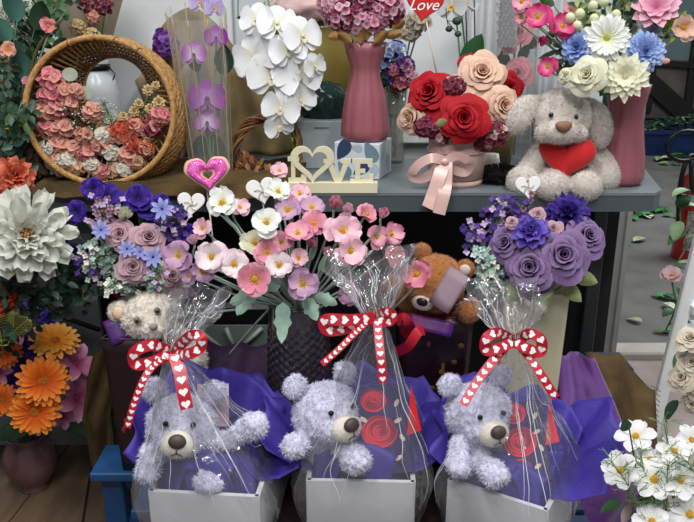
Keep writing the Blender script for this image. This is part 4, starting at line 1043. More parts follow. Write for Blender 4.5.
paper_cone(((94, 92, 1.90), (36, -22), (128, -20), .07), 'kraft_paper_wrap', KR, 'beige paper cone wrapped round a dried bouquet above the basket', 1)
bb = P(94, 85, 1.88)
for (x, y, r_, m, lab) in [(78, 28, 8, STR, 'tan dried head spilling over the beige paper cone'), (92, 36, 8, STR, 'tan dried head at the neck of the beige paper cone'), (94, 17, 7, SAL, 'brownish pink dried head inside the beige paper cone'), (87, 4, 9, BUR, 'dark wine dried head at the top of the beige paper cone'), (104, 5, 9, BUR, 'dark brown red dried head at the top right in the beige paper cone')]:
    cluster(x, y, 1.80, r_, r_, [m], lab, 'dried heads in the beige paper cone', bb, fl=6, n=24, name='dried_bloom', cat='dried flower', part='petals')
paper_cone(((178, 178, 1.86), (136, 78), (192, 62), .045), 'kraft_paper_wrap', KRB, 'brown paper cone wrapped round the purple hydrangea behind the basket', 2)
cluster(165, 44, 1.86, 13, 14, [PURM, PURM, petal_mat('6a3a90', '9468b8')], 'deep purple hydrangea head between basket and clear tube', None, P(176, 120, 1.87), fl=8, n=50)

# ---- clear tube with magenta orchids
q = P(212, 165, 1.66); q.z = TZ; k = mpp(q); t = thing('clear_display_tube', 'tall clear acetate tube with gold stripes holding magenta orchids', 'clear tube', q)
top = P(206, 12, 1.66); H_ = top.z - TZ; mb = MB(); NS = 8
def fn(u, v):
    r = (.046 + .018 * v); a = 2 * math.pi * u; return (q.x - .008 * v * 2 + r * math.cos(a), q.y + r * .8 * math.sin(a), TZ + .003 + H_ * v + (.02 * math.sin(a) * v if v > .95 else 0))
mb.grid(fn, 32, 12, cu=True); put(mb, 'clear_film', film_mat('acetate', haze=.10, gloss=.04, bump=.15), t)
mb = MB()
for i in range(10):
    u = (i + .3) / 10; mb.tube([V(fn(u, v / 10)) for v in range(11)], .0013, 4)
put(mb, 'gold_stripes', mat('gold_stripe', 'a5936a', .4, .1, 20), t)
tb = V((q.x, q.y, TZ + .01))
def lips(px, py, Y, d_, m, lab, gp_, base, fx=0, fy=.1, white=False, lip=None, n='orchid_bloom', spin=0):
    r, p, d, k_ = head(n, lab, 'orchid', gp_, px, py, Y, fx, fy, spin=spin); R_1 = d_ * k_ / 2; mb = MB()
    for a in (90, 215, 325): petal(mb, R_(a), R_1 * .95, R_1 * .85, 'round', t0=.1, curl=-.35, cup=.12, M=None, z0=-.05 * R_1)
    for a in (5, 175): petal(mb, R_(a), R_1 * 1.0, R_1 * 1.35, 'round', t0=.25, curl=-.45, cup=.12, ruf=.04, nu=6)
    put(mb, 'petals', m, r, local=True)
    mb = MB(); petal(mb, R_(270), R_1 * .42, R_1 * .3, 'point', t0=.9, curl=-1.2, cup=.6); petal(mb, R_(225), R_1 * .26, R_1 * .22, 'round', t0=1.0, curl=.3, cup=.7); petal(mb, R_(315), R_1 * .26, R_1 * .22, 'round', t0=1.0, curl=.3, cup=.7); mb.ball((0, 0, R_1 * .1), R_1 * .08, nu=8, nv=6)
    put(mb, 'lip', lip or YEL, r, local=True)
    if base is not None: stem_to(r, d, p, base, m=STEM)
    return r
MAG2 = petal_mat('eee6f4', 'c078ca', '9a2894'); GL = petal_mat('c79ad6', '9c34a6', '822488')
for (x, y, d_, fx, m, lab) in [(216, 37, 24, 0, GL, 'magenta orchid bloom at the top of the clear tube'), (194, 54, 26, -.2, MAG2, 'magenta and white orchid bloom upper left in the clear tube'), (207, 98, 38, 0, GL, 'large magenta orchid bloom amid the clear tube'), (207, 122, 26, 0, MAG2, 'purple edged white orchid bloom low in the clear tube')]:
    lips(x, y, 1.64, d_, m, lab, 'orchids in the clear tube', tb, lip=petal_mat('6a1a70', '8a2a8a'), fx=fx)
for (x, y, L_, W__, a, lab) in [(222, 75, 32, 20, 80, 'dark green leaf at the right inside the clear tube'), (198, 72, 20, 12, 110, 'dark green leaf under the upper bloom in the clear tube'), (200, 158, 26, 17, 80, 'dark green leaf at the bottom left in the clear tube'), (218, 158, 26, 17, 95, 'dark green leaf at the bottom right in the clear tube')]:
    leafy(x, y, 1.66, L_, W__, a, LEAFD, lab, 'leaves in the clear tube', base=tb)
for (x, y, d_, fx, lab) in [(214, 8, 22, .3, 'pale lilac orchid bloom above the clear tube'), (200, 2, 24, -.3, 'pale lilac orchid bloom at the top edge above the clear tube')]:
    lips(x, y, 1.76, d_, petal_mat('b8a0d8', 'b9a6dc', 'c8bce6'), lab, 'pale lilac orchids above the tube', P(235, -30, 1.8), fx=fx)
leafy(236, 18, 1.80, 20, 4, 8, LEAFD, 'thin dark green leaf left of the white orchids', None, base=P(240, -20, 1.85))

# ---- white orchid spray
ob = P(262, -60, 1.78); ORL = petal_mat('e8d9a8', 'e9e6d2')
for i, (x, y, d_, fx, fy, lab) in enumerate([(257, 20, 32, -.5, .3, 'white orchid bloom at the top left of the spray'), (277, 24, 36, .1, .4, 'white orchid bloom at the top middle of the spray'), (302, 36, 36, .4, .2, 'white orchid bloom at the upper right of the spray'), (255, 58, 42, -.4, 0, 'white orchid bloom at the left of the spray'), (273, 76, 46, -.1, 0, 'white orchid bloom with open face left of centre in the spray'), (288, 50, 34, 0, .1, 'white orchid bloom in the middle of the spray'), (297, 72, 46, .2, 0, 'large white orchid bloom right of centre in the spray'), (314, 66, 24, .8, 0, 'white orchid bloom seen edge-on at the far right of the spray'), (281, 108, 34, -.1, -.1, 'white orchid bloom lower left in the spray'), (300, 100, 30, .4, -.1, 'white orchid bloom lower right in the spray'), (279, 126, 26, .1, -.3, 'white orchid bloom nearest the twig wreath')]):
    lips(x, y, 1.66 - .008 * (i % 3), d_ * 1.17, ORC, lab, 'white orchids on the hanging spray', P(270 + (x - 270) * .4, max(-10, y - 18), 1.70), fx=fx, fy=fy, lip=ORL, spin=random.uniform(-.3, .3))
mb = MB(); mb.tube(catmull([ob, P(268, 0, 1.72), P(283, 50, 1.71), P(290, 100, 1.70), P(284, 130, 1.69)], 6), .0022, 6)
for (x, y) in ((292, 140), (300, 150), (296, 158), (308, 88)): mb.ball(P(x, y, 1.69), (.004, .004, .007)); mb.tube([P(x, y, 1.69), P(288, 120, 1.70)], .001, 4)
single(mb, 'orchid_stalk', mat('orchid_green', '6c8f4c', .5, .15, 40), 'green orchid stem with small buds hanging above the twig wreath', 'stem', origin=ob)
pb = P(262, -60, 1.80)
# ---- twig wreath
wc = P(268, 154, 1.70); k = mpp(wc); RR = 37 * k; mb = MB(); M = Matrix.Translation(wc) @ Matrix.Rotation(R_(-8), 4, 'X')
for s in range(20):
    ph = random.random() * 6; tw = random.uniform(3, 6); o = random.uniform(.3, 1) * .010; p2 = random.random() * 6
    n_ = 90; s0 = random.random() * 6; ext = random.uniform(4.5, 6.8)
    pts = []
    for i in range(n_):
        a = s0 + ext * i / n_; rr = RR * .87 + o * math.cos(tw * a + ph) + .003 * math.sin(2 * a + p2)
        pts.append(V((rr * math.cos(a), o * math.sin(tw * a + ph), rr * 1.12 * math.sin(a))))
    mb.tube(pts, random.uniform(.0016, .003), 5, M=M, mi=s % 3)
single(mb, 'twig_wreath', [mat('twig_brown', '6e4a2c', .7, .25, 80, bump=.4), mat('twig_light', '94683c', .7, .25, 80, bump=.4), mat('twig_dark', '42291a', .7, .25, 80)], 'oval brown twig wreath standing under the white orchids', 'wreath', origin=(wc.x, wc.y, TZ))
spray([(262, 178, 1.69), (250, 172, 1.68), (246, 160, 1.68)], None, 'reddish brown dried leaves at the foot of the twig wreath', None, n=26, spread=14, fl=9, npet=2, mats=[mat('red_brown_leaf', '6a3020', .7, .3, 40), TANL], part='leaves', name='dried_sprig')

# ---- large olive pot behind, grey green foam, grey box
q = P(324, 150, 1.92); q.z = TZ; M = Matrix.Translation(q); OLV = mat('olive_gold_lacquer', '8a7a3c', .3, .12, 4, coat=.3)
t = thing('olive_vase', 'large olive gold vase behind the mauve fluted vase', 'vase', q)
hz = P(324, 16, 1.92).z - TZ; mb = MB(); mb.lathe([(0, 0), (.05, 0), (.055, .02), (.06, .09), (.085, .16), (.100, .23), (.098, .28), (.088, hz - .03), (.09, hz - .01), (.084, hz - .01), (.08, .28), (0, .25)], 36, M=M); put(mb, 'vase_body', OLV, t)
mb = MB(); mb.lathe([(.088, hz - .012), (.094, hz - .006), (.09, hz), (.084, hz - .004)], 36, M=M); put(mb, 'rim', mat('olive_rim', 'a8985c', .3, .1, 6), t)
def fn(u, v):
    a = 6.283 * u; b_ = 3.1416 * v; p = V((.095 * math.cos(a) * math.sin(b_), .07 * math.sin(a) * math.sin(b_), .038 * math.cos(b_))); p *= 1 + .22 * noise.noise(p * 40)
    return P(300, 9, 1.86) + V((.02, 0, .0)) + p
mb = MB(); mb.grid(fn, 40, 20, cu=True); single(mb, 'silk_scarf', mat('blush_silk', 'c9a9a8', .45, .1, 10, bump=.4, bscale=30), 'blush pink silk bunched on top of the olive vase', 'scarf')
mb = MB()
def fn(u, v):
    a = 6.283 * u; b_ = 3.1416 * v; p = V((.062 * math.cos(a) * math.sin(b_), .04 * math.sin(a) * math.sin(b_), .052 * math.cos(b_))); p *= 1 + .18 * noise.noise(p * 50)
    return P(325, 104, 1.82) + p
mb.grid(fn, 40, 26, cu=True); mb.tube([P(325, 120, 1.82), V((P(325, 120, 1.82).x, 1.82, TZ))], .02, 10); single(mb, 'dark_green_glass_bowl', mat('dark_bottle_green', '1d3a36', .15, .3, 20, bump=.8, bscale=50), 'dark green crinkled glass bowl below the olive vase', 'bowl')
gb = P(322, 160, 1.76); t = thing('grey_gift_box', 'pale grey box standing behind the wooden love sign', 'box', (gb.x, 1.80, TZ))
ht = P(322, 121, 1.76).z - TZ; mb = MB(); mb.box((gb.x, 1.80, TZ + ht / 2), (.115, .08, ht), b=.002); put(mb, 'box_body', mat('pale_grey_card', 'a9b2b6', .5, .04, 8), t)
mb = MB(); mb.box((gb.x, 1.7595, TZ + ht - .016), (.035, .001, .0035)); put(mb, 'printed_line', mat('grey_ink', '6f777b', .5, .1, 8), t)

# ---- mauve fluted vases
MV = mat('mauve_glass', '95565f', .42, .10, 5, coat=.15)
def fluted(px, ytop, ybot, Y, zb, wt, wm, wb, label):
    q = P(px, ybot, Y); q.z = zb; k = mpp(q); h_ = P(px, ytop, Y).z - zb
    t = thing('fluted_vase', label, 'vase', q, 'mauve fluted vases')
    pr = [(0, 0), (wb * .88, 0), (wb * 1.0, .05), (wb * 1.0, .12), (wb * .93, .3), (wb * .80, .5), (wm, .66), (wm * .98, .76), (wt * .92, .9), (wt, 1.0)]
    P_ = [(r_ * k, z * h_) for r_, z in pr]; inn = [((r_ - 1.2) * k, z * h_) for r_, z in pr[::-1][:5]]
    M = Matrix.Translation(q)
    mb = MB(); mb.lathe(P_ + inn, 96, M=M, flute=lambda u, z: 1 + (.05 * abs(math.sin(11 * math.pi * u)) if z > .02 * h_ else 0)); put(mb, 'vase_body', MV, t)
    return q, h_
PVZ = P(366, 139, 1.70).z
fluted(365, 42, 134, 1.69, PVZ, 20, 14, 23, 'mauve fluted vase standing on the white box with blue petal print')
fluted(618, 84, 180, 1.60, TZ, 20, 16.5, 23, 'mauve fluted vase at the right end of the table behind the grey dog')
# cube box with petal print
k = mpp(P(366, 180, 1.63)); A = P(336, 182, 1.62); bw = 42 * k; hB = PVZ - TZ
M = TR(A.x + .062, 1.695, TZ, R_(-18)); t = thing('patterned_box', 'white square box printed with navy and grey petals under the mauve vase', 'box', M)
mb = MB(); mb.box((0, 0, hB / 2), (.105, .105, hB - .001), b=.0015, M=M); put(mb, 'box_body', mat('white_box_card', 'c9d2d8', .45, .03, 6), t)
mb = MB()
def tear(cx, cz, s_, a, mi, M2):
    pts = [];
    for i in range(20):
        f = i / 20 * 6.283; x = s_ * math.sin(f) * math.sin(f / 2) * .8; y = s_ * math.cos(f); pts.append((cx + x * math.cos(a) - y * math.sin(a), cz + x * math.sin(a) + y * math.cos(a)))
    mb.add([M2 @ V((x, -.0531, z)) for x, z in pts], [tuple(range(20))], None, mi, flat=True)
for (cx, cz, s_, a, mi) in ((-.032, .062, .030, 2.6, 0), (.032, .062, .030, .5, 1), (-.030, .020, .026, .7, 1), (.010, .022, .026, 2.2, 0), (.0, .068, .016, 1.4, 2), (.040, .018, .02, 2.9, 2)):
    tear(cx, cz, s_ * .85, a, mi, M)
M3 = M @ Matrix.Rotation(R_(90), 4, 'Z')
for (cx, cz, s_, a, mi) in ((-.025, .060, .026, 2.6, 2), (.02, .03, .026, .6, 2)): tear(cx, cz, s_, a, mi, M3)
put(mb, 'petal_print', [mat('navy_print', '2c3f60', .5, .1, 20), mat('slate_print', '6f8494', .5, .1, 20), mat('pale_slate_print', 'a5b4bc', .5, .1, 20)], t)
# hydrangea in the left mauve vase
vb = P(365, 60, 1.69)
for (x, y, rx, ry, ms, lab) in [(343, 14, 20, 17, [HPK, HPL, BUR], 'pink and wine hydrangea head at the left of the mauve vase'), (366, 22, 20, 15, [HPK, HPL, HPK], 'pale pink hydrangea head at the front of the mauve vase'), (386, 10, 19, 17, [HPK, BUR, HPL], 'pink and burgundy hydrangea head at the right of the mauve vase'), (362, -2, 22, 16, [BUR, HPK, BUR], 'dark burgundy hydrangea head at the top of the mauve vase'), (330, 4, 12, 12, [HPL, HPK], 'small pink hydrangea head at the far left above the mauve vase')]:
    cluster(x, y, 1.66, rx, ry, ms, lab, 'hydrangea heads in the mauve vase', vb, fl=9, n=75, full=.6)
for (x, y, L_, a, lab) in [(352, 42, 18, 150, 'tan dried leaf at the left lip of the mauve vase'), (360, 44, 18, 75, 'tan dried leaf standing at the front of the mauve vase lip'), (374, 43, 20, 40, 'tan dried leaf at the right lip of the mauve vase'), (384, 36, 20, 10, 'tan dried leaf reaching right from the mauve vase'), (346, 34, 20, 190, 'tan dried leaf reaching left from the mauve vase'), (368, 40, 14, 110, 'short tan dried leaf amid the mauve vase lip'), (392, 28, 16, 30, 'tan dried leaf highest at the right of the mauve vase')]:
    leafy(x, y, 1.64, L_, 10, a, TANL, lab, 'tan dried leaves round the mauve vase', name='dried_leaf', base=vb, bend=.9, cup=.6)
# small blue bouquet
q = P(392, 175, 1.85); q.z = TZ; t = thing('glass_vase', 'greenish clear glass vase holding the small blue and pink bouquet', 'vase', q); M = Matrix.Translation(q)
mb = MB(); mb.lathe([(0, 0), (.026, 0), (.03, .01), (.026, .06), (.024, .12), (.034, .19), (.036, .192), (.028, .12)], 28, M=M); put(mb, 'vase_glass', film_mat('green_clear_glass', tint=(.62, .66, .55), haze=.15, gloss=.06, bump=0), t)
mb = MB()
for i in range(9): a = i * .7; mb.tube([q + V((.01 * math.cos(a), .01 * math.sin(a), .01)), q + V((.018 * math.cos(a + 2), .018 * math.sin(a + 2), .2))], .0016, 5)
put(mb, 'stems', LEAFO, t)
vb = q + V((0, 0, .17))
for (x, y, r_, m, lab) in [(384, 62, 10, [VIO, BLU], 'small blue flower head at the left of the little glass vase'), (396, 52, 11, [VIO, BLU, BLU], 'small blue violet flower head at the top of the little glass vase'), (405, 66, 10, [PURM, HPK], 'small purple flower head at the right of the little glass vase'), (392, 70, 8, [HPK, DPN], 'small pink flower head at the front of the little glass vase'), (400, 84, 8, [DPN, BUR], 'small dusty red flower head at the lip of the little glass vase'), (384, 78, 8, [VIO, LEAFD], 'small violet flower head low at the left of the little glass vase'), (410, 78, 8, [HPK, HPL], 'small pale pink flower head lowest right at the little glass vase')]:
    cluster(x, y, 1.80, r_, r_, m, lab, 'small heads in the little glass vase', vb, fl=6.5, n=26, part='petals', name='small_bloom')
# ---- red heart sign on a stick
p0 = P(424, 6, 1.72); k = mpp(p0); M = frame(p0, facing(p0, 0, .1), R_(-8)); t = thing('heart_pick', 'red heart on a pale stick with white script above the roses', 'heart sign', M)
mb = MB(); mb.prism([(x, y * .95) for x, y in heart_pts(36, 38 * k)], .004, M=M @ Matrix.Translation((0, 0, -.002)), bev=.06); put(mb, 'heart_plaque', mat('bright_red', 'b81a1a', .35, .06, 10), t)
mb = MB(); mb.tube([P(426, 20, 1.725), P(437, 75, 1.70)], .0017, 6); put(mb, 'stick', mat('pale_stick', 'cfc6b8', .5, .05, 30), t)
tc = bpy.data.curves.new('script_lettering', 'FONT'); tc.body = 'Love'; tc.size = 15 * k; tc.extrude = .0005; tc.align_x = 'CENTER'; tc.shear = .35; tc.materials.append(HRT)
o0 = bpy.data.objects.new('tmp', tc); COL.objects.link(o0); bpy.context.view_layer.update(); me = bpy.data.meshes.new_from_object(o0.evaluated_get(bpy.context.evaluated_depsgraph_get())); bpy.data.objects.remove(o0)
o = bpy.data.objects.new('script_lettering', me); COL.objects.link(o); o.parent = t; o.location = (0, -4 * k, .0026); o.rotation_euler = (0, 0, R_(8))
# ---- grey orchid, its buds and leaf
vb = P(470, 120, 1.92)
lips(452, 6, 1.84, 32, petal_mat('c9c4b8', 'c6c9cc'), 'greyish white orchid bloom above the red rose box', 'greyish orchids over the rose box', vb, fx=-.3, lip=YEL); lips(466, 2, 1.86, 26, petal_mat('c9c4b8', 'c0c6ca'), 'greyish white orchid bloom cut by the top edge above the rose box', 'greyish orchids over the rose box', vb, fx=.4, lip=YEL)
for (x, y, d_, lab) in [(457, 21, 8, 'largest dark green orchid bud over the rose box'), (449, 29, 6, 'dark green orchid bud left of the largest over the rose box'), (458, 34, 6, 'lowest dark green orchid bud over the rose box')]:
    q = P(x, y, 1.80); mb = MB(); mb.ball(q, (d_ * mpp(q) / 2 * 1.2, d_ * mpp(q) / 2, d_ * mpp(q) / 2)); mb.tube(catmull([q, P(447, 20, 1.80), P(446, 8, 1.82)], 4), .001, 5)
    single(mb, 'orchid_bud', LEAFD, lab, 'orchid bud', 'dark orchid buds', origin=q)
leafy(466, 68, 1.84, 36, 22, 68, mat('orchid_leaf', '2c5c34', .35, .12, 10), 'broad dark green orchid leaf behind the red rose box', None, base=vb, bend=.3, name='orchid_leaf')
for (a, b, lab) in (((475, 45), (474, -15), 'thin dark stem right of the orchid leaf'), ((467, 48), (465, -15), 'thin dark stem behind the orchid leaf')):
    mb = MB(); mb.tube([P(a[0], a[1], 1.86), P(b[0], b[1], 1.86)], .0016, 5); single(mb, 'orchid_stalk', LEAFD, lab, 'stem', 'dark orchid stems')
for (x, y, r_, lab) in ((418, 22, 12, 'faded beige bloom left of the orchid buds'), (410, 32, 9, 'faded beige bloom above the little glass vase')):
    cluster(x, y, 1.84, r_, r_, [petal_mat('9a8a70', 'b8aa94'), petal_mat('a89a84', 'c9bfb0')], lab, 'faded beige blooms', P(400, 90, 1.86), fl=9, n=26, part='petals', name='faded_bloom')
# ---- clear box with hearts and pink roses
q = P(514, 150, 1.84); q.z = TZ; t = thing('clear_gift_box', 'tall clear box printed with hearts and holding pink roses', 'clear box', q)
xa, xb = P(495, 90, 1.80).x, P(534, 90, 1.80).x; mb = MB(); hh = .62
for (cx, cy, sx, sy) in (((xa + xb) / 2, 1.80, xb - xa, .0008), (xa, 1.84, .0008, .08), (xb, 1.84, .0008, .08), ((xa + xb) / 2, 1.88, xb - xa, .0008)): mb.box((cx, cy, TZ + hh / 2), (sx, sy, hh))
put(mb, 'clear_film', film_mat('acetate_box', haze=.03, gloss=.05, bump=.1), t)
mb = MB()
for x in (xa, xb): mb.box((x, 1.80, TZ + hh / 2), (.002, .002, hh))
put(mb, 'box_edges', mat('grey_edge', '8f9294', .4, .05, 10), t)
mb = MB(); N_ = facing(P(505, 25, 1.8))
mb.box(((xa * .75 + xb * .25) , 1.806, P(505, 18, 1.8).z), ((xb - xa) * .46, .0008, .13), mi=0)
for r_ in range(7):
    for c_ in range(3):
        q2 = P(499.5 + c_ * 6.5, -12 + r_ * 9 + (c_ % 2) * 4, 1.798); k2 = mpp(q2); hp = heart_pts(16, 6.4 * k2)
        mb.prism([(x, y) for x, y in hp], .0004, M=Matrix.Translation(q2) @ Matrix.Rotation(R_(90), 4, 'X'), mi=1, hole=[(x * .68, y * .68) for x, y in hp])
put(mb, 'heart_print', [mat('silver_grey_card', 'a6a8ac', .4, .05, 10), mat('grey_heart_line', '77797d', .4, .05, 10)], t)
vb = q + V((0, 0, .02)); PRO = petal_mat('cc5c72', 'df8496', 'e9a2ae')
rose(518, 32, 1.85, 28, PRO, 'pink rose at the top inside the clear heart box', 'pink roses in the clear box', vb, fx=-.2); rose(509, 44, 1.84, 20, PRO, 'small pink rose left inside the clear heart box', 'pink roses in the clear box', vb, fx=-.4)
rose(518, 74, 1.83, 30, PRO, 'pink rose at the bottom inside the clear heart box', 'pink roses in the clear box', vb)
for (x, y, L_, a, lab) in [(520, 62, 20, 70, 'dark leaf between the pink roses in the clear box'), (508, 66, 18, 120, 'dark leaf left of the lower pink rose in the clear box'), (500, 70, 16, 100, 'dark leaf at the left wall of the clear box'), (526, 48, 18, 40, 'dark leaf at the right wall of the clear box')]:
    leafy(x, y, 1.85, L_, 11, a, LEAFD, lab, 'leaves in the clear heart box', base=vb)
# ---- rose hat box
q = P(455, 186, 1.60); q.z = TZ; k = mpp(q); rb = 27.5 * k; hb = P(455, 134, 1.60).z - TZ + .004
BLS = mat('blush_ribbed_card', 'd8b4a8', .6, .05, 20); SAT = mat('blush_satin', 'd2ada6', .28, .08, 14, spec=.6, sheen=.2)
t = thing('round_flower_box', 'round blush pink ribbed box with satin bow full of roses', 'flower box', q); M = Matrix.Translation(q)
mb = MB(); mb.lathe([(0, .0), (rb * .96, 0), (rb * .97, .012), (rb * .90, .0125), (rb * .90, .016), (rb, .0165), (rb * 1.01, hb), (rb * .95, hb), (rb * .94, hb - .02), (0, hb - .02)], 128, M=M, flute=lambda u, z: 1 + .012 * math.sin(64 * 2 * math.pi * u) * (z > .016)); put(mb, 'box_body', BLS, t)
mb = MB(); mb.tube([q + V((rb * 1.02 * math.cos(i / 40 * 6.283), rb * 1.02 * math.sin(i / 40 * 6.283), hb * .66)) for i in range(40)], .004, 5, closed=True); put(mb, 'satin_band', SAT, t)
Yb = 1.60 - rb - .01
for ln, wd in [([(445, 161, Yb - .01), (432, 158, Yb - .02), (418, 165, Yb - .01), (412, 176, Yb), (424, 178, Yb), (438, 168, Yb), (445, 162, Yb - .01)], .020), ([(445, 161, Yb - .01), (458, 156, Yb - .01), (470, 163, Yb - .01), (466, 172, Yb), (454, 170, Yb), (446, 162, Yb)], .018), ([(444, 162, Yb - .012), (438, 180, Yb - .03), (432, 198, 1.49), (428, 208, 1.48)], .028), ([(446, 162, Yb - .012), (446, 180, Yb - .03), (444, 194, 1.485), (439, 214, 1.475)], .026)]:
    mb = MB(); ribbon(mb, [P(*a) for a in ln], wd, hearts=False, n=10, twist=.3); put(mb, 'bow_loop' if len(ln) > 4 else 'bow_tail', SAT, t)
mb = MB(); mb.ball(P(445, 162, Yb - .014), (.009, .006, .008)); put(mb, 'bow_knot', SAT, t)
vb = q + V((0, 0, hb * .7)); g_ = 'roses in the round blush box'
for (x, y, d_, m, Y, fx, fy, lab) in [(430, 94, 50, REDR, 1.56, -.3, .35, 'large red rose at the left of the round blush box'), (464, 119, 50, REDR, 1.52, .05, .1, 'large red rose at the front centre of the round blush box'), (482, 74, 48, PEACH, 1.60, .1, .5, 'large peach rose at the top of the round blush box'), (502, 106, 42, PEACH, 1.56, .6, .1, 'peach rose at the right side of the round blush box'), (411, 118, 36, PEACH, 1.57, -.8, .0, 'peach rose at the left side of the round blush box'), (508, 88, 34, REDR, 1.66, .6, .2, 'red rose half hidden behind the peach roses'), (468, 63, 22, REDR, 1.68, 0, .5, 'red rose peeping over the top peach rose')]:
    rose(x, y, Y, d_, m, lab, g_, vb, fx=fx, fy=fy)
for (x, y, rx, lab) in [(428, 127, 13, 'wine and blush hydrangea between the left roses'), (494, 134, 15, 'wine and blush hydrangea at the lower right of the rose box'), (454, 86, 11, 'wine hydrangea between the top roses'), (444, 134, 10, 'wine and blush hydrangea over the rim of the rose box'), (485, 142, 10, 'wine hydrangea below the front red rose at right')]:
    cluster(x, y, 1.55, rx, rx * .85, [BUR, petal_mat('a87070', 'd8b0a6', 'e2c2b6'), BUR], lab, 'hydrangeas in the rose box', vb, fl=8, n=40, full=.5)
leafy(437, 124, 1.51, 11, 8, 20, LEAFO, 'small green leaf between the left roses of the round box', None, base=vb)
# ---- little things behind the dog
mb = MB()
rn = random.Random(3); cc = P(500, 178, 1.60); cc.z = TZ + .018
for i in range(900):
    d = V((rn.gauss(0, 1), rn.gauss(0, 1), rn.gauss(0, 1))).normalized(); p = cc + V((d.x * .040, d.y * .03, d.z * .016)); mb.tube([cc + (p - cc) * .7, p + d * .006, p + d * .012 + V((0, 0, -.003))], .0007, 3, caps=False)
mb.ball(cc, (.038, .028, .015)); single(mb, 'black_fur_pompom', mat('black_fur', '0d0c0f', .9, .1, 40), 'black fluffy pompom lying between the rose box and the grey dog', 'pompom')
q = P(491, 166, 1.68); q.z = TZ; M = Matrix.Translation(q); mb = MB(); mb.lathe([(.026, 0), (.026, .003), (.020, .03), (.016, .05), (0, .05)], 24, M=M); single(mb, 'small_white_bell', mat('ivory_ceramic', 'c6c6bc', .4, .04, 10), 'small ivory bell shaped ornament behind the black pompom', 'ornament', origin=q)
q = P(500, 140, 1.80); q.z = TZ; M = Matrix.Translation(q); mb = MB(); mb.lathe([(0, 0), (.028, 0), (.034, .09), (.03, .09), (.026, .01), (0, .01)], 24, M=M); single(mb, 'olive_glass_pot', mat('olive_glass', '5c5228', .2, .2, 10), 'dark olive glass pot behind the round blush flower box', 'pot', origin=q)
# ---- grey plush dog with red heart
PG = mat('grey_plush', 'c9c0b8', .95, .03, 50, sheen=.4, spec=.1)
q = P(566, 192, 1.56); q.z = TZ; M = Matrix.Translation(q); k = mpp(P(566, 150, 1.55))
t = thing('plush_dog', 'sitting grey plush puppy hugging a red heart on the table edge', 'plush dog', M)
def L(px, py, Y): return P(px, py, Y) - q
mb = MB()
mb.ball(L(565, 158, 1.60), (.060, .052, .075), nu=24, nv=16)
cap(mb, L(566, 140, 1.585), L(566, 125, 1.58), .04, .045)
mb.ball(L(563, 117, 1.565), (.066, .056, .050), nu=28, nv=18)
mb.ball(L(562, 104, 1.57), (.050, .048, .032), nu=24, nv=14)
mb.ball(L(560, 131, 1.52), (.043, .034, .026), nu=24, nv=14); mb.ball(L(545, 133, 1.525), (.022, .022, .02)); mb.ball(L(577, 133, 1.525), (.022, .022, .02))
# arms wrapping the heart, legs forward
cap(mb, L(540, 152, 1.575), L(528, 172, 1.56), .024, .024); cap(mb, L(528, 172, 1.56), L(523, 182, 1.535), .024, .032); mb.ball(L(523, 181, 1.525), (.034, .030, .033), nu=20, nv=14)
cap(mb, L(592, 152, 1.575), L(606, 168, 1.57), .026, .028); mb.ball(L(605, 176, 1.565), (.032, .034, .036), nu=20, nv=14)
cap(mb, L(558, 178, 1.57), L(552, 186, 1.51), .036, .030); mb.ball(L(551, 186, 1.505), (.036, .028, .030), nu=20, nv=14)
cap(mb, L(580, 178, 1.57), L(587, 187, 1.515), .036, .030); mb.ball(L(586, 186, 1.505), (.034, .028, .031), nu=20, nv=14)
plush(mb, 'body', PG, t, voxel=.0032, amp=.0012, freq=90, blades=26000, blen=.0042, seed=2, smooth=9)
for (pts, sgn) in (([(541, 104, 1.575), (527, 108, 1.56), (519, 117, 1.55), (516, 124, 1.55)], -1), ([(588, 106, 1.56), (597, 116, 1.545), (601, 128, 1.54), (601, 137, 1.54)], 1)):
    mb = MB(); pp = catmull([L(*a) for a in pts], 5); n_ = len(pp)
    for i, a in enumerate(pp):
        f = i / (n_ - 1); r_ = .018 + .011 * math.sin(f * 2.6); mb.ball(a, (r_ if sgn < 0 else r_ * .85, r_ * .6, r_), nu=14, nv=8)
    plush(mb, 'ear', PG, t, voxel=.003, amp=.0015, freq=130, blades=4500, blen=.004, seed=3, smooth=8)
mb = MB(); nc = L(563.5, 127, 1.487); mb.grid(lambda u, v: nc + V((.0165 * math.cos(6.283 * u) * math.sin(3.14 * v) * (1 - .25 * math.cos(3.14 * v) * -1), -.009 * abs(math.sin(3.14 * v)) * math.sin(6.283 * u) , .0115 * math.cos(3.14 * v) + .002 * abs(math.cos(6.283 * u)) * math.sin(3.14 * v))), 20, 12, cu=True)
put(mb, 'nose', mat('brown_velvet_nose', '8a6450', .7, .08, 60), t, local=True)
mb = MB(); mb.tube([L(563.5, 131, 1.487), L(563, 138, 1.489)], .0008, 5); put(mb, 'mouth_line', mat('mouth_thread', '7d726c', .7, .08, 60), t, local=True)
for (x, y) in ((551, 115), (576, 117)):
    mb = MB(); mb.ball(L(x, y, 1.512), (.0048, .0045, .0055)); put(mb, 'eye', mat('black_bead', '', 0), t, local=True)
hp = [(x * 1.0, y * .95) for x, y in heart_pts(40, 56 * k)]; hM = frame(L(565, 160, 1.535), facing(P(565, 160, 1.535), -.05, .0), R_(-6)); mb = MB()
def fn(u, v):
    i = u * 40; a = hp[int(i) % 40]; b_ = 3.1416 * (v - .5); c_ = math.cos(b_) ** .8 if math.cos(b_) > 0 else 0
    return hM @ V((a[0] * c_, a[1] * c_, .022 * math.sin(b_) * (1)))
mb.grid(fn, 40, 14, cu=True); put(mb, 'red_heart', mat('red_felt', 'c20c12', .75, .05, 60, sheen=.3), t, local=True, label='stuffed bright red heart')
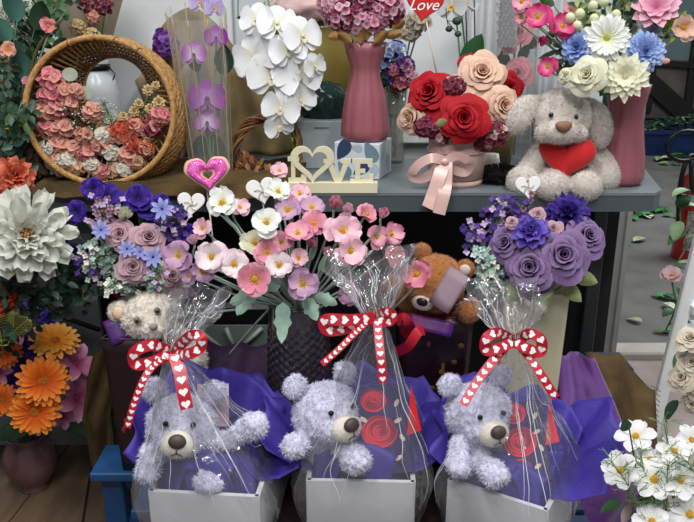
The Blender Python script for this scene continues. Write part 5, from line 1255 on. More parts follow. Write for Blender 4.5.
mb = MB(); M2 = frame(L(599, 125, 1.535), facing(P(600, 120, 1.53), .25, .1), R_(8)); mb.prism([(.010 * math.cos(a / 20 * 6.283), .019 * math.sin(a / 20 * 6.283)) for a in range(20)], .001, M=M2); M2 = frame(L(598, 132, 1.54), facing(P(600, 120, 1.53), .4, .1), R_(-5)); mb.prism([(-.007, -.02), (.006, -.02), (.006, .02), (-.007, .02)], .001, M=M2); put(mb, 'paper_tag', mat('white_grey_tag', 'bfc8cc', .4, .1, 80, col2='8f9ba2'), t, local=True)
# heart pick in front of the dog
def heart_pick(px, py, Y, s_, label, stick, rot=0, col=None, fancy=True):
    p = P(px, py, Y); k = mpp(p); M = frame(p, facing(p, 0, .1), R_(rot)); t = thing('white_heart_pick', label, 'heart pick', M, 'white wooden heart picks')
    mb = MB(); mb.prism(heart_pts(32, s_ * k), .003, M=M, bev=.08); put(mb, 'heart', mat('white_painted_wood', 'dcdcda', .45, .03, 20), t)
    mb = MB()
    for a in range(5): mb.tube(catmull([(0, 0, .0035), (.15 * s_ * k * math.cos(a * 1.2566), .15 * s_ * k * math.sin(a * 1.2566), .006), (.26 * s_ * k * math.cos(a * 1.2566 + .4), .26 * s_ * k * math.sin(a * 1.2566 + .4), .0036)], 4), .0008, 5, M=M)
    mb.ball((0, .3 * s_ * k if not fancy else 0, .004), .0028, M=M); put(mb, 'twine_bow', mat('pale_twine', 'b8ae9c', .8, .1, 100), t)
    mb = MB(); mb.tube([P(px, py + s_ * .3, Y), P(*stick)], .0013, 5); put(mb, 'stick', mat('pale_stick', '', 0), t); return t
heart_pick(528, 188, 1.42, 25, 'white heart pick on a stick in front of the grey dog paw', (530, 222, 1.42), 6, fancy=False)
heart_pick(191, 205, 1.42, 27, 'white heart pick left of the white anemone below the heart cookie', (177, 240, 1.42), -6)
heart_pick(262, 192, 1.44, 30, 'white heart pick behind the blossoms left of the love sign', (268, 225, 1.42), 10)
# ---- love sign
CW = mat('cream_painted_wood', 'dcd6b6', .5, .03, 20)
A = P(331, 196, 1.515); k = mpp(A); t = thing('love_sign', 'cream wooden sign of cut letters LOVE with a heart for the O', 'love sign', (A.x, A.y, TZ))
M = Matrix.Translation((A.x, 1.515, TZ)) @ Matrix.Rotation(R_(90), 4, 'X') @ Matrix.Scale(k, 4)
th = 4
mb = MB(); mb.prism([(-42, 0), (46, 0), (46, 10), (-42, 10)], th * 3, M=M @ Matrix.Translation((0, 0, -th)), bev=.0); put(mb, 'base_bar', CW, t)
def poly(pts, nm):
    mb = MB(); n = len(pts); vs = [M @ V((x, y, z)) for z in (0, th) for x, y in pts]
    mb.add(vs, [tuple(range(n))[::-1], tuple(range(n, 2 * n))] + [(i, (i + 1) % n, n + (i + 1) % n, n + i) for i in range(n)], None, flat=True); put(mb, nm, CW, t)
poly([(-42, 9), (-24, 9), (-24, 18), (-29, 18), (-30, 14), (-35, 14), (-35, 31), (-31, 31), (-31, 35), (-42, 35), (-42, 31), (-39, 31), (-39, 14), (-42, 14)], 'letter_l')
poly([(4, 9), (10, 9), (18, 29), (21, 29), (21, 33), (10, 33), (10, 29), (12.5, 29), (7.5, 15), (2, 29), (4, 29), (4, 33), (-7, 33), (-7, 29), (-4, 29)], 'letter_v')
poly([(19, 9), (42, 9), (42, 18), (38, 18), (37, 13), (29, 13), (29, 19), (34, 19), (34, 23), (29, 23), (29, 28.5), (36, 28.5), (37, 25), (41, 25), (41, 33), (20, 33), (20, 29), (24, 29), (24, 13), (19, 13)], 'letter_e')
hp = heart_pts(40, 43); mb = MB(); mb.prism([(x, y * .95) for x, y in hp], th + 1.4, M=M @ Matrix.Translation((-18, 27, -.7)), hole=[(x * .68, y * .66 + .5) for x, y in hp]); put(mb, 'heart_letter', CW, t)
# ---- heart cookie pick
p = P(208, 176, 1.46); k = mpp(p); M = frame(p, facing(p, 0, .15), R_(4)); t = thing('heart_doughnut_pick', 'pink iced heart doughnut ornament with sprinkles above the white flowers', 'heart doughnut', M)
hp = heart_pts(48, 46 * k); mb = MB()
def hring(so, si, h, z):
    def fn(u, v):
        i = int(round(u * 48)) % 48; a = V((hp[i][0], hp[i][1] * .92, 0)); f = (1 + math.cos(3.1416 * v)) / 2; s_ = si + (so - si) * f; wob = 1 + (.02 * math.sin(i * 1.7) if h > .005 else 0)
        return V((a.x * s_ * wob, a.y * s_ * wob, z + h * math.sin(3.1416 * v)))
    return fn
mb.grid(hring(1.0, .20, .008, 0), 48, 12, cu=True); mb.grid(hring(1.0, .20, -.006, 0), 48, 8, cu=True); put(mb, 'biscuit', mat('biscuit_tan', 'd8b294', .6, .08, 40), t, local=False) if False else put(mb, 'biscuit', mat('biscuit_tan', 'd8b294', .6, .08, 40), t, local=True)
mb = MB(); mb.grid(hring(.89, .30, .0075, .0035), 48, 12, cu=True); put(mb, 'pink_icing', mat('pink_icing', 'd24ba4', .35, .06, 30, coat=.3), t, local=True)
mb = MB(); rn = random.Random(5)
for i in range(46):
    j = rn.randrange(48); s_ = rn.uniform(.42, .82); f = math.sin(math.acos(max(-1, min(1, (s_ - .61) / .27))))
    mb.ball((hp[j][0] * s_, hp[j][1] * .92 * s_, .0035 + .0078 * f), .0012, nu=6, nv=4, mi=rn.randrange(2))
put(mb, 'sprinkles', [mat('sprinkle_white', 'eed6e6', .4, 0, 5), mat('sprinkle_deep', 'a8186a', .4, 0, 5)], t, local=True)
mb = MB(); mb.tube([P(207, 190, 1.465), P(214, 250, 1.42)], .0015, 5); put(mb, 'stick', mat('pale_stick', '', 0), t)
# ================================================================ BOUQUETS IN FRONT OF AND BELOW THE TABLE
# ---- dark embossed glass vase with anemones
q = V((P(299, 340, 1.31).x, 1.31, BZ)); zt = P(299, 300, 1.31).z; k = mpp(P(299, 320, 1.31)); rv = 31 * k
t = thing('embossed_vase', 'dark smoky vase with diamond embossing holding the anemones', 'vase', q); M = Matrix.Translation(q); Hh = zt - q.z
SMK = mat('smoky_glass', '3a3036', .12, .2, 10, spec=.9, coat=.6)
mb = MB()
def fn(u, v):
    z = Hh * v; r = rv * (1 - .05 * math.cos(v * 6)) ; a = u * 6.283
    if v < .86: r += .0042 * (abs(math.sin(a * 9 + z * 190)) ** .5 * abs(math.sin(a * 9 - z * 190)) ** .5) - .002
    return q + V((r * math.cos(a), r * math.sin(a), z))
mb.grid(fn, 180, 90, cu=True); mb.lathe([(rv * .94, Hh), (rv * .93, Hh * .7)], 40, M=M); mb.lathe([(0, .0), (rv, .0)], 40, M=M); put(mb, 'vase_body', SMK, t)
mb = MB(); mb.tube([q + V((rv * math.cos(i / 48 * 6.283), rv * math.sin(i / 48 * 6.283), Hh)) for i in range(48)], .0022, 6, closed=True); put(mb, 'lip', SMK, t)
vb = V((q.x, q.y, zt - .02)); AG = 'anemones in the dark embossed vase'
A_ = [(222, 203, 30, W_, 1.26, -.2, .45, 'white anemone at the top left, under the heart cookie'), (267, 223, 30, W_, 1.22, 0, .3, 'white anemone at the top centre of the bouquet'), (255, 243, 27, CRM, 1.24, -.1, .2, 'creamy white anemone left of centre, below the top white one'),
 (278, 192, 26, W_, 1.30, .2, .9, 'white anemone tilted up just left of the love sign'), (279, 265, 29, WP_, 1.19, 0, .1, 'pinkish white anemone at the front centre of the bouquet'), (212, 257, 33, WP_, 1.20, -.2, .1, 'pinkish white anemone at the left between lilac and white ones'),
 (234, 264, 29, WP_, 1.19, 0, .1, 'pale pink anemone left of the deep pink front one'), (179, 255, 31, LIL, 1.22, -.4, .1, 'lilac anemone with gold centre at the far left of the bouquet'), (342, 231, 37, PPK, 1.22, .2, .2, 'large pale pink anemone at the right of the bouquet'),
 (350, 251, 33, PPK, 1.20, .3, .0, 'pale pink anemone below the large one at right'), (267, 252, 29, DPK, 1.21, .1, .3, 'deep pink anemone right at the middle of the bouquet'), (255, 279, 36, DPK, 1.17, -.1, .0, 'deep pink cupped anemone at the lower front'),
 (303, 283, 31, LIL, 1.18, .1, .0, 'lilac pink anemone low at the front over the vase rim'), (314, 224, 28, DPK, 1.25, .1, .6, 'dusty pink anemone right of centre near the top'), (298, 234, 28, PK, 1.23, 0, .7, 'pink anemone tilted up in the middle of the bouquet'),
 (281, 242, 22, PK, 1.23, 0, .2, 'small pink anemone beside the dusty pink middle one'), (300, 194, 22, PPK, 1.33, 0, .5, 'pale pink anemone directly under the love sign base'), (288, 210, 26, LIL, 1.28, -.1, .4, 'pale lilac anemone above the top white one'),
 (312, 208, 27, LIL, 1.29, .2, .8, 'lilac anemone seen from its side near the love sign'), (288, 203, 20, PK, 1.31, -.3, .7, 'pink anemone half hidden below the love sign'), (367, 214, 22, DPK, 1.27, .6, .5, 'pink anemone turned right at the upper right'),
 (376, 237, 25, PK, 1.26, .8, .1, 'pale pink anemone seen from the side at right'), (391, 234, 25, PK, 1.28, .7, .2, 'pink anemone at the far right edge of the bouquet'), (393, 256, 23, DPK, 1.25, .9, -.1, 'deep pink anemone lowest at the far right'),
 (347, 293, 27, LIL, 1.18, .5, -.2, 'lilac anemone behind the tall cellophane top'), (203, 271, 24, LIL, 1.20, -.2, -.1, 'lilac anemone under the left pinkish white one'), (189, 276, 18, LIL, 1.21, -.8, 0, 'small lilac anemone seen from the side at left'),
 (203, 228, 22, PPK, 1.26, -.7, .4, 'pale pink anemone above the lilac one at left'), (240, 208, 20, PPK, 1.29, .4, .6, 'pale pink anemone behind the top left white one'), (279, 171, 18, PPK, 1.38, 0, .6, 'pale pink anemone highest, left of the heart letter'),
 (298, 258, 20, PPK, 1.22, .5, .2, 'small pale anemone right of the front centre bloom')]
for (x, y, d_, m, Y, fx, fy, lab) in A_: anemone(x, y, Y, d_, m, lab, AG, vb, fx=fx, fy=fy)
for (x, y, d_, m, fx, lab) in [(189, 293, 12, LIL, 0, 'drooping lilac bud at the lower left of the anemones'), (335, 203, 15, DPK, .3, 'pink bud at the upper right of the anemones'), (312, 243, 12, DPK, .3, 'deep pink bud amid the right hand stems'), (348, 209, 12, PPK, .4, 'pale pink bud right of the pink one'), (193, 240, 12, PPK, -.3, 'pale pink bud between the lilac blooms at left'), (328, 252, 11, DPK, .5, 'small rosy bud beside the large pale pink anemone'), (383, 214, 12, PK, .6, 'pink bud at the top far right of the anemones')]:
    bud(x, y, 1.24, d_, m, lab, 'anemone buds', vb, name='anemone_bud', fx=fx)
for i, (x, y, L_, W__, a, lob, lab) in enumerate([(258, 295, 30, 20, 190, 3, 'silvery lobed leaf hanging left over the vase rim'), (252, 292, 28, 18, 235, 3, 'silvery lobed leaf under the deep pink anemone'), (283, 302, 42, 19, 268, 5, 'long silvery lobed leaf hanging down the vase front'), (305, 298, 26, 18, 300, 3, 'silvery lobed leaf right of the hanging one'), (314, 297, 26, 16, 350, 3, 'silvery lobed leaf reaching right over the vase rim'), (277, 292, 26, 20, 120, 2, 'broad silvery leaf standing behind the front anemones'), (292, 296, 22, 16, 60, 2, 'broad silvery leaf between the lower anemones'),
      (318, 272, 40, 8, 60, 0, 'long silvery blade right of the bouquet centre'), (325, 268, 40, 7, 45, 0, 'long silvery blade rising to the right of the bouquet'), (310, 262, 34, 7, 75, 0, 'long upright silvery blade amid the bouquet'), (330, 285, 34, 8, 25, 0, 'silvery blade low at the right of the bouquet'), (240, 232, 30, 4, 130, 0, 'thin silvery blade at the upper left of the bouquet')]):
    leafy(x, y, 1.20 if lob else 1.26, L_, W__, a, MILLER, lab, 'silvery leaves of the anemone bouquet', lobes=lob, base=vb, bend=.5, name='silvery_leaf', yaw=-.15)
mb = MB(); mb.tube(catmull([P(228, 356, 1.36), P(250, 330, 1.34), P(275, 303, 1.32)], 6), .0022, 6); single(mb, 'loose_stalk', STEMG, 'grey green bare stalk slanting down left of the embossed vase', 'stalk')

# ---- lilac rose bouquet at the left
pc = P(152, 312, 1.40); q = V((pc.x, 1.42, 0)); PWR = mat('pale_grey_wrap', 'a9a2a4', .4, .08, 20, bump=.3)
t = thing('wrapped_vase', 'vase in pale crinkled wrap holding the mauve roses behind the white bear', 'vase', q); M = Matrix.Translation(q)
mb = MB(); mb.lathe([(0, 0), (.055, 0), (.052, .2), (.050, .45), (.062, .56), (.075, P(150, 292, 1.42).z), (.07, .57), (.045, .5)], 40, M=M, flute=lambda u, z: 1 + .05 * math.sin(44 * u + z * 30) * (z > .3)); put(mb, 'crinkled_wrap', PWR, t)
vb = V((q.x, q.y, .56)); LG = 'mauve roses in the left bouquet'
for (x, y, d_, fx, fy, Y, lab) in [(120, 235, 32, -.2, .35, 1.33, 'mauve rose at the upper left of the left bouquet'), (149, 238, 35, .1, .4, 1.33, 'mauve rose at the upper right of the left bouquet'), (133, 267, 34, -.05, .05, 1.31, 'mauve rose at the front bottom of the left bouquet'), (172, 276, 30, .2, 0, 1.33, 'mauve rose at the lower right, behind the lilac anemones')]:
    rose(x, y, Y, d_, MAUV, lab, LG, vb, fx=fx, fy=fy)
rose(119, 291, 1.36, 16, petal_mat('4a1020', '7a2638'), 'small burgundy rosebud hanging below the mauve roses', None, vb, fx=-.3, fy=-.4)
bud(125, 214, 1.34, 15, CRM, 'creamy pink bud standing above the mauve roses', None, vb, name='rose_bud', fy=.9)
for (x, y, d_, fx, fy, lab) in [(94, 190, 22, -.2, .3, 'violet bloom highest at the left, in front of the basket'), (108, 198, 26, .1, .5, 'violet bloom just right of the highest one'), (138, 199, 26, .1, .4, 'violet bloom behind the upper right mauve rose'), (77, 212, 22, -.4, .2, 'violet bloom at the left edge of the bouquet'), (67, 231, 20, -.5, -.2, 'deep violet bloom furthest left of the bouquet'), (84, 255, 24, -.4, -.2, 'violet bloom low at the left side of the bouquet'), (88, 270, 20, -.3, -.6, 'deep violet bloom lowest at the left of the bouquet'), (160, 204, 20, .3, .4, 'deep violet bloom at the top right of the bouquet'), (186, 234, 20, .5, .2, 'violet bloom at the right behind the heart pick'), (148, 212, 20, .2, .6, 'deep violet bloom between the upper mauve roses'), (120, 205, 20, 0, .6, 'deep violet bloom behind the creamy pink bud')]:
    daisy(x, y, 1.37, d_ * 1.15, VIO, lab, 'violet silk blooms in the left bouquet', vb, n=5, layers=2, W=1.15, kind='round', name='violet_bloom', cm=FP, cr=.10, t0=.5, curl=-.7, ruf=.12, fx=fx, fy=fy)
for (x, y, d_, lab) in [(162, 209, 24, 'pale periwinkle daisy at the upper right of the left bouquet'), (101, 230, 20, 'pale periwinkle daisy left of the mauve roses'), (153, 257, 23, 'periwinkle daisy between the mauve roses at right'), (127, 249, 19, 'periwinkle daisy between the upper and front mauve roses'), (140, 252, 15, 'small periwinkle daisy over the front mauve rose')]:
    daisy(x, y, 1.31, d_, LBL, lab, 'periwinkle daisies in the left bouquet', vb, n=8, layers=1, kind='point', W=.42, name='periwinkle_daisy', cm=FP, cr=.12, t0=.3, curl=-.5)
for (pts, n_, sp, mats_, fl_, lab, nm) in [([(108, 240, 1.38), (106, 222, 1.35), (104, 206, 1.34)], 60, 17, [FL, MAUV], 4.5, 'pale pink lilac berry sprig at the upper left of the left bouquet', 'berry_sprig'),
      ([(118, 278, 1.37), (106, 262, 1.34), (92, 246, 1.33)], 90, 17, [FG, FW, FG], 4, 'blue green filler sprig left of the front mauve rose', 'filler_sprig'), ([(135, 290, 1.37), (128, 286, 1.32), (112, 283, 1.31)], 60, 15, [FG, FW], 4, 'blue green filler sprig below the front mauve rose', 'filler_sprig'),
      ([(155, 290, 1.37), (152, 281, 1.32), (158, 268, 1.31)], 50, 13, [FG, FG, FL], 4, 'blue green filler sprig right of the front mauve rose', 'filler_sprig'), ([(165, 240, 1.38), (168, 222, 1.36), (176, 212, 1.35)], 80, 18, [FP, FP, FL], 4.5, 'deep purple filler sprig at the upper right of the left bouquet', 'purple_sprig'),
      ([(96, 270, 1.38), (90, 266, 1.35), (80, 262, 1.34)], 40, 14, [FL, FP], 4.2, 'lilac berry sprig at the lower left of the left bouquet', 'berry_sprig')]:
    spray(pts, None, lab, None, n=int(n_ * 1.5), spread=sp * .85, fl=fl_ * 1.25, npet=4, mats=mats_, part='florets', name=nm)
for (x, y, a, lab) in [(142, 222, 80, 'green leaf standing behind the upper mauve roses'), (104, 252, 200, 'dull green leaf at the left below the berries'), (162, 252, 20, 'green leaf behind the periwinkle daisy')]:
    leafy(x, y, 1.37, 20, 11, a, LEAF, lab, 'leaves of the left bouquet', base=vb)

# ---- purple rose bouquet at the right, in a cream box vase
CB = mat('cream_card', 'c9c2a2', .5, .05, 10); A = P(532, 300, 1.37); zt = P(532, 296, 1.33).z; M = TR(A.x, 1.40, BZ)
t = thing('cream_vase', 'tall cream square tapered vase holding the purple roses', 'vase', M); mb = MB()
def sq(u, v):
    a = 2 * math.pi * u + math.pi / 4; q_ = max(abs(math.cos(a)), abs(math.sin(a))); r = (.055 + .008 * v) / q_
    return (A.x + r * math.cos(a), 1.40 + r * math.sin(a), BZ + (zt - BZ) * v)
mb.grid(sq, 32, 6, cu=True, flat=True); mb.grid(lambda u, v: V(sq(u, 1 - .4 * v)) * 1 - V(((math.cos(6.283 * u + .785)) * .003, (math.sin(6.283 * u + .785)) * .003, 0)), 32, 2, cu=True); mb.box((A.x, 1.40, BZ + .003), (.1, .1, .004)); put(mb, 'vase_body', CB, t)
vb = V((A.x, 1.40, zt - .04)); PG_ = 'purple roses in the cream vase'
for (x, y, d_, Y, fx, fy, lab) in [(530, 268, 48, 1.28, -.1, .1, 'dark purple rose at the front left of the cream vase'), (563, 256, 52, 1.28, .15, .2, 'large lilac purple rose at the front right of the cream vase'), (587, 237, 42, 1.32, .5, .4, 'lilac purple rose at the far right of the bouquet'), (506, 244, 38, 1.32, -.5, .3, 'purple rose at the far left of the bouquet'), (537, 287, 36, 1.31, -.1, -.6, 'lilac rose tipped down under the front pair')]:
    rose(x, y, Y, d_, PURR, lab, PG_, vb, fx=fx, fy=fy)
mum(531, 231, 1.30, 38, petal_mat('2c1c7c', '5540aa', '7c68c2'), 'bright violet ruffled bloom above the front purple roses', None, vb, n=9, layers=4, kind='round', wf=1.4, ruf=.15, name='violet_carnation', fy=.5)
mum(567, 213, 1.36, 44, petal_mat('160a40', '2f2072', '4a3494'), 'deep violet ruffled bloom at the back right under the table edge', None, vb, n=11, layers=4, kind='fan', wf=1.3, ruf=.2, name='violet_carnation', fy=.6)
for (x, y, d_, lab) in [(553, 229, 20, 'small mauve rose over the large lilac purple rose'), (538, 214, 16, 'tiny mauve rose below the white heart pick'), (512, 222, 14, 'tiny mauve rose left of the bright violet bloom')]:
    rose(x, y, 1.32, d_, MAUV, lab, 'small mauve roses of the purple bouquet', vb, fy=.5)
for (pts, n_, sp, mats_, np_, fl_, lab, nm) in [([(508, 280, 1.38), (496, 240, 1.37), (500, 196, 1.38)], 70, 15, [FP, FP, FL], 4, 5, 'tall lavender sprig rising at the left of the purple roses', 'lavender_sprig'), ([(505, 280, 1.38), (485, 245, 1.37), (468, 232, 1.37)], 60, 15, [FP, FL, FP], 4, 5, 'lavender sprig leaning far left of the purple roses', 'lavender_sprig'),
      ([(505, 292, 1.38), (490, 276, 1.33), (482, 252, 1.33)], 130, 13, [FG, FW, mat('filler_ice', 'b4c6cc', .8, .1, 60)], 4, 4.5, 'icy blue white filler sprig left of the dark purple rose', 'filler_sprig'), ([(497, 292, 1.36), (490, 284, 1.33), (490, 275, 1.32)], 60, 11, [FG, FW], 4, 4.5, 'icy filler sprig lowest at the left of the purple roses', 'filler_sprig'),
      ([(530, 240, 1.38), (522, 215, 1.38), (530, 205, 1.38)], 40, 16, [FP, MAUV], 4, 5, 'purple sprig behind the white heart pick', 'lavender_sprig')]:
    spray(pts, None, lab, None, n=int(n_ * 1.5), spread=sp * .85, fl=fl_ * 1.2, npet=np_, mats=mats_, part='florets', name=nm)
for (x, y, L_, a, lab) in [(524, 284, 26, 215, 'olive green leaf left under the purple roses'), (520, 290, 22, 180, 'olive green leaf furthest left at the cream vase rim'), (552, 288, 26, 240, 'olive green leaf at the front of the cream vase rim'), (562, 284, 26, 320, 'olive green leaf right under the large rose'), (574, 276, 24, 350, 'olive green leaf at the far right under the purple roses'), (540, 294, 20, 285, 'small olive leaf hanging over the cream vase')]:
    leafy(x, y, 1.30, L_, 16, a, LEAFO, lab, 'olive leaves under the purple roses', base=vb, bend=.6, yaw=-.2)

# ---- right mauve vase flowers (on the table)
vb = P(618, 92, 1.60); RG = 'flowers in the right mauve vase'
daisy(607, 38, 1.50, 46, W_, 'white gerbera with yellow green centre at the top of the right vase', RG, vb, n=17, layers=2, cm=YELG, cr=.18, name='white_gerbera', W=.32, notch=.05, cup=.3)
daisy(625, 77, 1.48, 50, CRM, 'creamy white dahlia with pointed petals at the front of the right vase', RG, vb, n=12, layers=4, kind='point', cm=CRM, cr=.2, name='white_dahlia', W=.36, t0=.05, ch=.9)
mum(577, 48, 1.52, 34, petal_mat('5a78c0', '86a0dc', 'a6b8ea'), 'periwinkle blue mum left of the white gerbera', RG, vb, n=12, layers=5, kind='strap', fx=-.3)
mum(645, 52, 1.50, 42, petal_mat('6e8cd0', '98b2e6', 'b6c8f0'), 'large powder blue mum right of the white gerbera', RG, vb, n=18, layers=7, kind='strap', fx=.3)
mum(653, 30, 1.55, 30, petal_mat('a8b8cc', 'ccd6dc', 'dde4e6'), 'pale blue white mum behind the powder blue one', RG, vb, n=14, layers=5, kind='strap', fx=.2, fy=.5)
rose(587, 75, 1.48, 40, petal_mat('d8cf8a', 'e4e2bc', 'eae9d4'), 'cream white rose at the front left of the right vase', RG, vb, fx=-.2, fy=.2)
rose(566, 76, 1.50, 19, petal_mat('d8cf8a', 'dedcb4', 'e4e3cc'), 'small cream rose left of the large cream one', RG, vb, fx=-.6)
daisy(656, 8, 1.54, 50, petal_mat('c45a8e', 'dda0b6', 'e6b8c6'), 'pink pointed dahlia cut by the top edge over the right vase', RG, vb, n=9, layers=3, kind='point', W=.5, cm=petal_mat('c45a8e', 'd48aa8'), cr=.15, name='pink_dahlia', fy=.6)
anemone(683, 28, 1.52, 26, petal_mat('c88a70', 'e2b8a2', 'e8c8b6'), 'peach poppy furthest right above the dark door', RG, vb, fx=.5, name='peach_poppy')
for (x, y, d_, fx, fy, lab) in [(538, 17, 28, -.1, .3, 'hot pink anemone at the upper left of the right vase'), (562, 27, 28, .3, .5, 'hot pink anemone seen from its side near the first one'), (548, 67, 22, -.4, .1, 'hot pink anemone lowest, above the grey dog')]:
    anemone(x, y, 1.54, d_, HOT, lab, RG, vb, fx=fx, fy=fy)
for (x, y, d_, lab) in [(522, 2, 22, 'pale pink bloom at the top edge right of the heart box'), (571, 10, 14, 'small pale pink bloom above the hot pink pair'), (521, 18, 14, 'rosy bloom left of the first hot pink anemone')]:
    anemone(x, y, 1.58, d_, PK, lab, RG, vb, fx=-.2)
bud(544, 41, 1.55, 11, HOT, 'dark pink bud left of the blue mum', None, vb, name='anemone_bud', fx=-.7, fy=.2)
for (x, y, lab) in [(593, 6, 'topmost cream green bud above the white gerbera'), (594, 19, 'cream green bud right over the white gerbera'), (577, 26, 'cream green bud beside the hot pink anemone'), (587, 32, 'lowest cream green bud left of the white gerbera'), (580, 14, 'cream green bud at the upper left of the white gerbera'), (616, 15, 'cream green bud at the upper right of the white gerbera'), (604, 2, 'small cream green bud at the top edge'), (570, 18, 'small cream green bud left of the others')]:
    q_ = P(x, y, 1.53); r = thing('cream_bud', lab, 'flower bud', frame(q_, facing(q_, 0, .8)), 'cream green buds over the white gerbera'); mb = MB(); kk = mpp(q_)
    mb.ball((0, 0, 0), (5 * kk, 5 * kk, 5.8 * kk), M=MW[r.name]); mb.tube([q_, q_.lerp(vb, .3), vb], .0012, 5, mi=1); put(mb, 'bud', [FC, STEM], r)
for (pts, lab, m) in [([(605, 60, 1.58), (590, 20, 1.56), (585, 0, 1.56)], 'green leafy sprig over the white gerbera', [LEAF, LEAFO]), ([(615, 60, 1.58), (622, 20, 1.57), (628, -5, 1.57)], 'grey green leafy sprig at the top of the right vase', [LEAFD, LEAFO]), ([(640, 60, 1.56), (664, 30, 1.55), (672, 18, 1.54)], 'bright green sprig right of the pink dahlia', [mat('leaf_lime', '7fa63c', .5, .15, 30), LEAF]), ([(600, 85, 1.58), (580, 60, 1.57), (568, 44, 1.57)], 'leafy sprig behind the cream rose', [LEAF, LEAFD])]:
    spray(pts, None, lab, None, n=36, spread=13, fl=9, npet=2, mats=m, part='leaves', name='leafy_sprig')
for (x, y, L_, W__, a, lab) in [(618, 62, 26, 13, 70, 'dark green leaf between the gerbera and the blue mum'), (560, 50, 26, 5, 200, 'slim leaf arching left under the dark pink bud'), (556, 58, 26, 8, 290, 'dark leaf hanging above the grey dog head'), (545, 38, 20, 8, 30, 'green leaf right of the dark pink bud'), (555, 5, 20, 9, 160, 'green leaf between the hot pink anemones'), (530, 5, 16, 8, 250, 'dark leaf left of the first hot pink anemone'), (600, 84, 16, 9, 300, 'green leaf under the cream rose at the vase lip'), (575, 62, 20, 8, 215, 'green leaf behind the small cream rose')]:
    leafy(x, y, 1.57, L_, W__, a, LEAF, lab, 'leaves in the right mauve vase', base=vb)
mb = MB(); mb.tube(catmull([P(650, 60, 1.55), P(668, 44, 1.54), P(672, 34, 1.53)], 5), .0014, 5); mb.ball(P(664, 61, 1.52), (.012, .004, .006)); mb.ball(P(667, 30, 1.55), (.009, .006, .009), mi=1); single(mb, 'twig_with_petals', [mat('peach_petal', 'd9a898', .6, .1, 40), mat('teal_petal', '4f7f96', .6, .1, 40)], 'curved twig with peach and teal petals right of the blue mum', 'twig')

# ---- white bear and brown bear in dark gift bags
MAR = mat('dark_maroon_paper', '200d13', .3, .15, 10, coat=.3); GOLD = mat('gold_foil_print', '8d6a3a', .35, .15, 40, metal=.6)
def bag(quad_px, Y, dep, label, rot=0):
    (xl, yt, xr, yb) = quad_px; a, b = P(xl, yt, Y), P(xr, yt, Y); w_ = b.x - a.x; h_ = a.z - BZ; M = TR((a.x + b.x) / 2, Y, BZ, rot)
    t = thing('gift_bag', label, 'gift bag', M, 'dark gift bags holding bears'); mb = MB()
    def fn(u, v):
        c = [(-.5, 0), (.5, 0), (.5, 1), (-.5, 1)]; kk = u * 4; i = int(kk) % 4; f = kk - int(kk); p, q_ = c[i], c[(i + 1) % 4]
        x = p[0] + (q_[0] - p[0]) * f; y = p[1] + (q_[1] - p[1]) * f; s = .80 + .20 * v
        if i in (1, 3): x *= 1 - .10 * math.sin(math.pi * f) * v
        return M @ V((x * w_ * s, y * dep * (.9 + .1 * v), h_ * v))
    mb.grid(fn, 32, 10, cu=True, flat=False); o = put(mb, 'bag_walls', MAR, t); sm = o.modifiers.new('p', 'SOLIDIFY'); sm.thickness = .0015
    mb = MB(); mb.tube([V(fn(i / 32, 1)) for i in range(32)], .0013, 4, closed=True); put(mb, 'rim', mat('maroon_edge', '5c4a4c', .4, .1, 20), t); mb = MB()
    rn = random.Random(2)
    for i in range(7): mb.ball(M @ V((w_ * rn.uniform(-.32, .38), -.001, h_ * rn.uniform(.35, .85))), (.006, .0008, .005), mi=0)
    for i in range(6): mb.ball(M @ V((w_ * rn.uniform(-.36, .36), -.001, h_ * rn.uniform(.3, .9))), (.004, .0008, .007), mi=1)
    mb.box(M @ V((w_ * .12, -.0012, h_ * .62)), (.006, .001, .06), mi=0); mb.box(M @ V((w_ * .12 + .012, -.0012, h_ * .59)), (.02, .001, .006), mi=0)
    put(mb, 'foil_print', [GOLD, mat('rose_foil', '7a2a44', .4, .1, 40)], t); return t, M, w_, h_
bag((101, 339, 180, 430), 1.29, .10, 'dark maroon gift bag holding the white bear at the left')
bag((398, 318, 474, 400), 1.30, .10, 'dark maroon gift bag holding the brown bear in the middle')
WF = mat('cream_white_plush', 'ded6ca', .95, .06, 60, sheen=.5, spec=.1)
h = P(150, 315, 1.32); M = Matrix.Translation(h) @ Matrix.Rotation(R_(16), 4, 'Z') @ Matrix.Rotation(R_(-22), 4, 'Y') @ Matrix.Rotation(R_(-8), 4, 'X')
t = thing('teddy_bear', 'cream white curly teddy bear leaning out of a dark gift bag', 'teddy bear', M); mb = MB()
mb.ball((0, 0, 0), (.054, .048, .046), nu=24, nv=16); mb.ball((.004, -.028, -.014), (.034, .032, .026), nu=20); cap(mb, (0, .01, -.03), (0.02, .02, -.12), .035, .04)
plush(mb, 'body', WF, t, voxel=.0028, amp=.001, curl=.005, cfreq=90, blades=8000, blen=.005, seed=11, smooth=3)
for (x, z) in ((-.048, .030), (.040, .044)):
    e = MB(); e.ball((x, .004, z), (.022, .013, .022), nu=18, nv=12); er = plush(e, 'ear', WF, t, voxel=.0024, amp=.001, curl=.004, cfreq=95, blades=1500, blen=.004, seed=12, smooth=2)
    if x < 0: e = MB(); e.ball((x, -.0085, z), (.012, .005, .012)); put(e, 'inner_ear', mat('peach_inner_ear', 'd8b8a0', .8, .05, 40), er, local=True)
for s in (-1, 1):
    m = MB(); m.ball((s * .020 + .002, -.050, .012), .0065, nu=12, nv=8); ey = put(m, 'eye', mat('olive_glass_eye', '6f7050', .1, 0, 5, coat=.5), t, local=True); m = MB(); m.ball((s * .020 + .002, -.0555, .012), .003); put(m, 'pupil', mat('black_bead', '', 0), ey, local=True)
m = MB(); m.ball((.004, -.061, -.010), (.008, .005, .006)); put(m, 'nose', mat('grey_beige_nose', '9a8d86', .5, .05, 40), t, local=True)
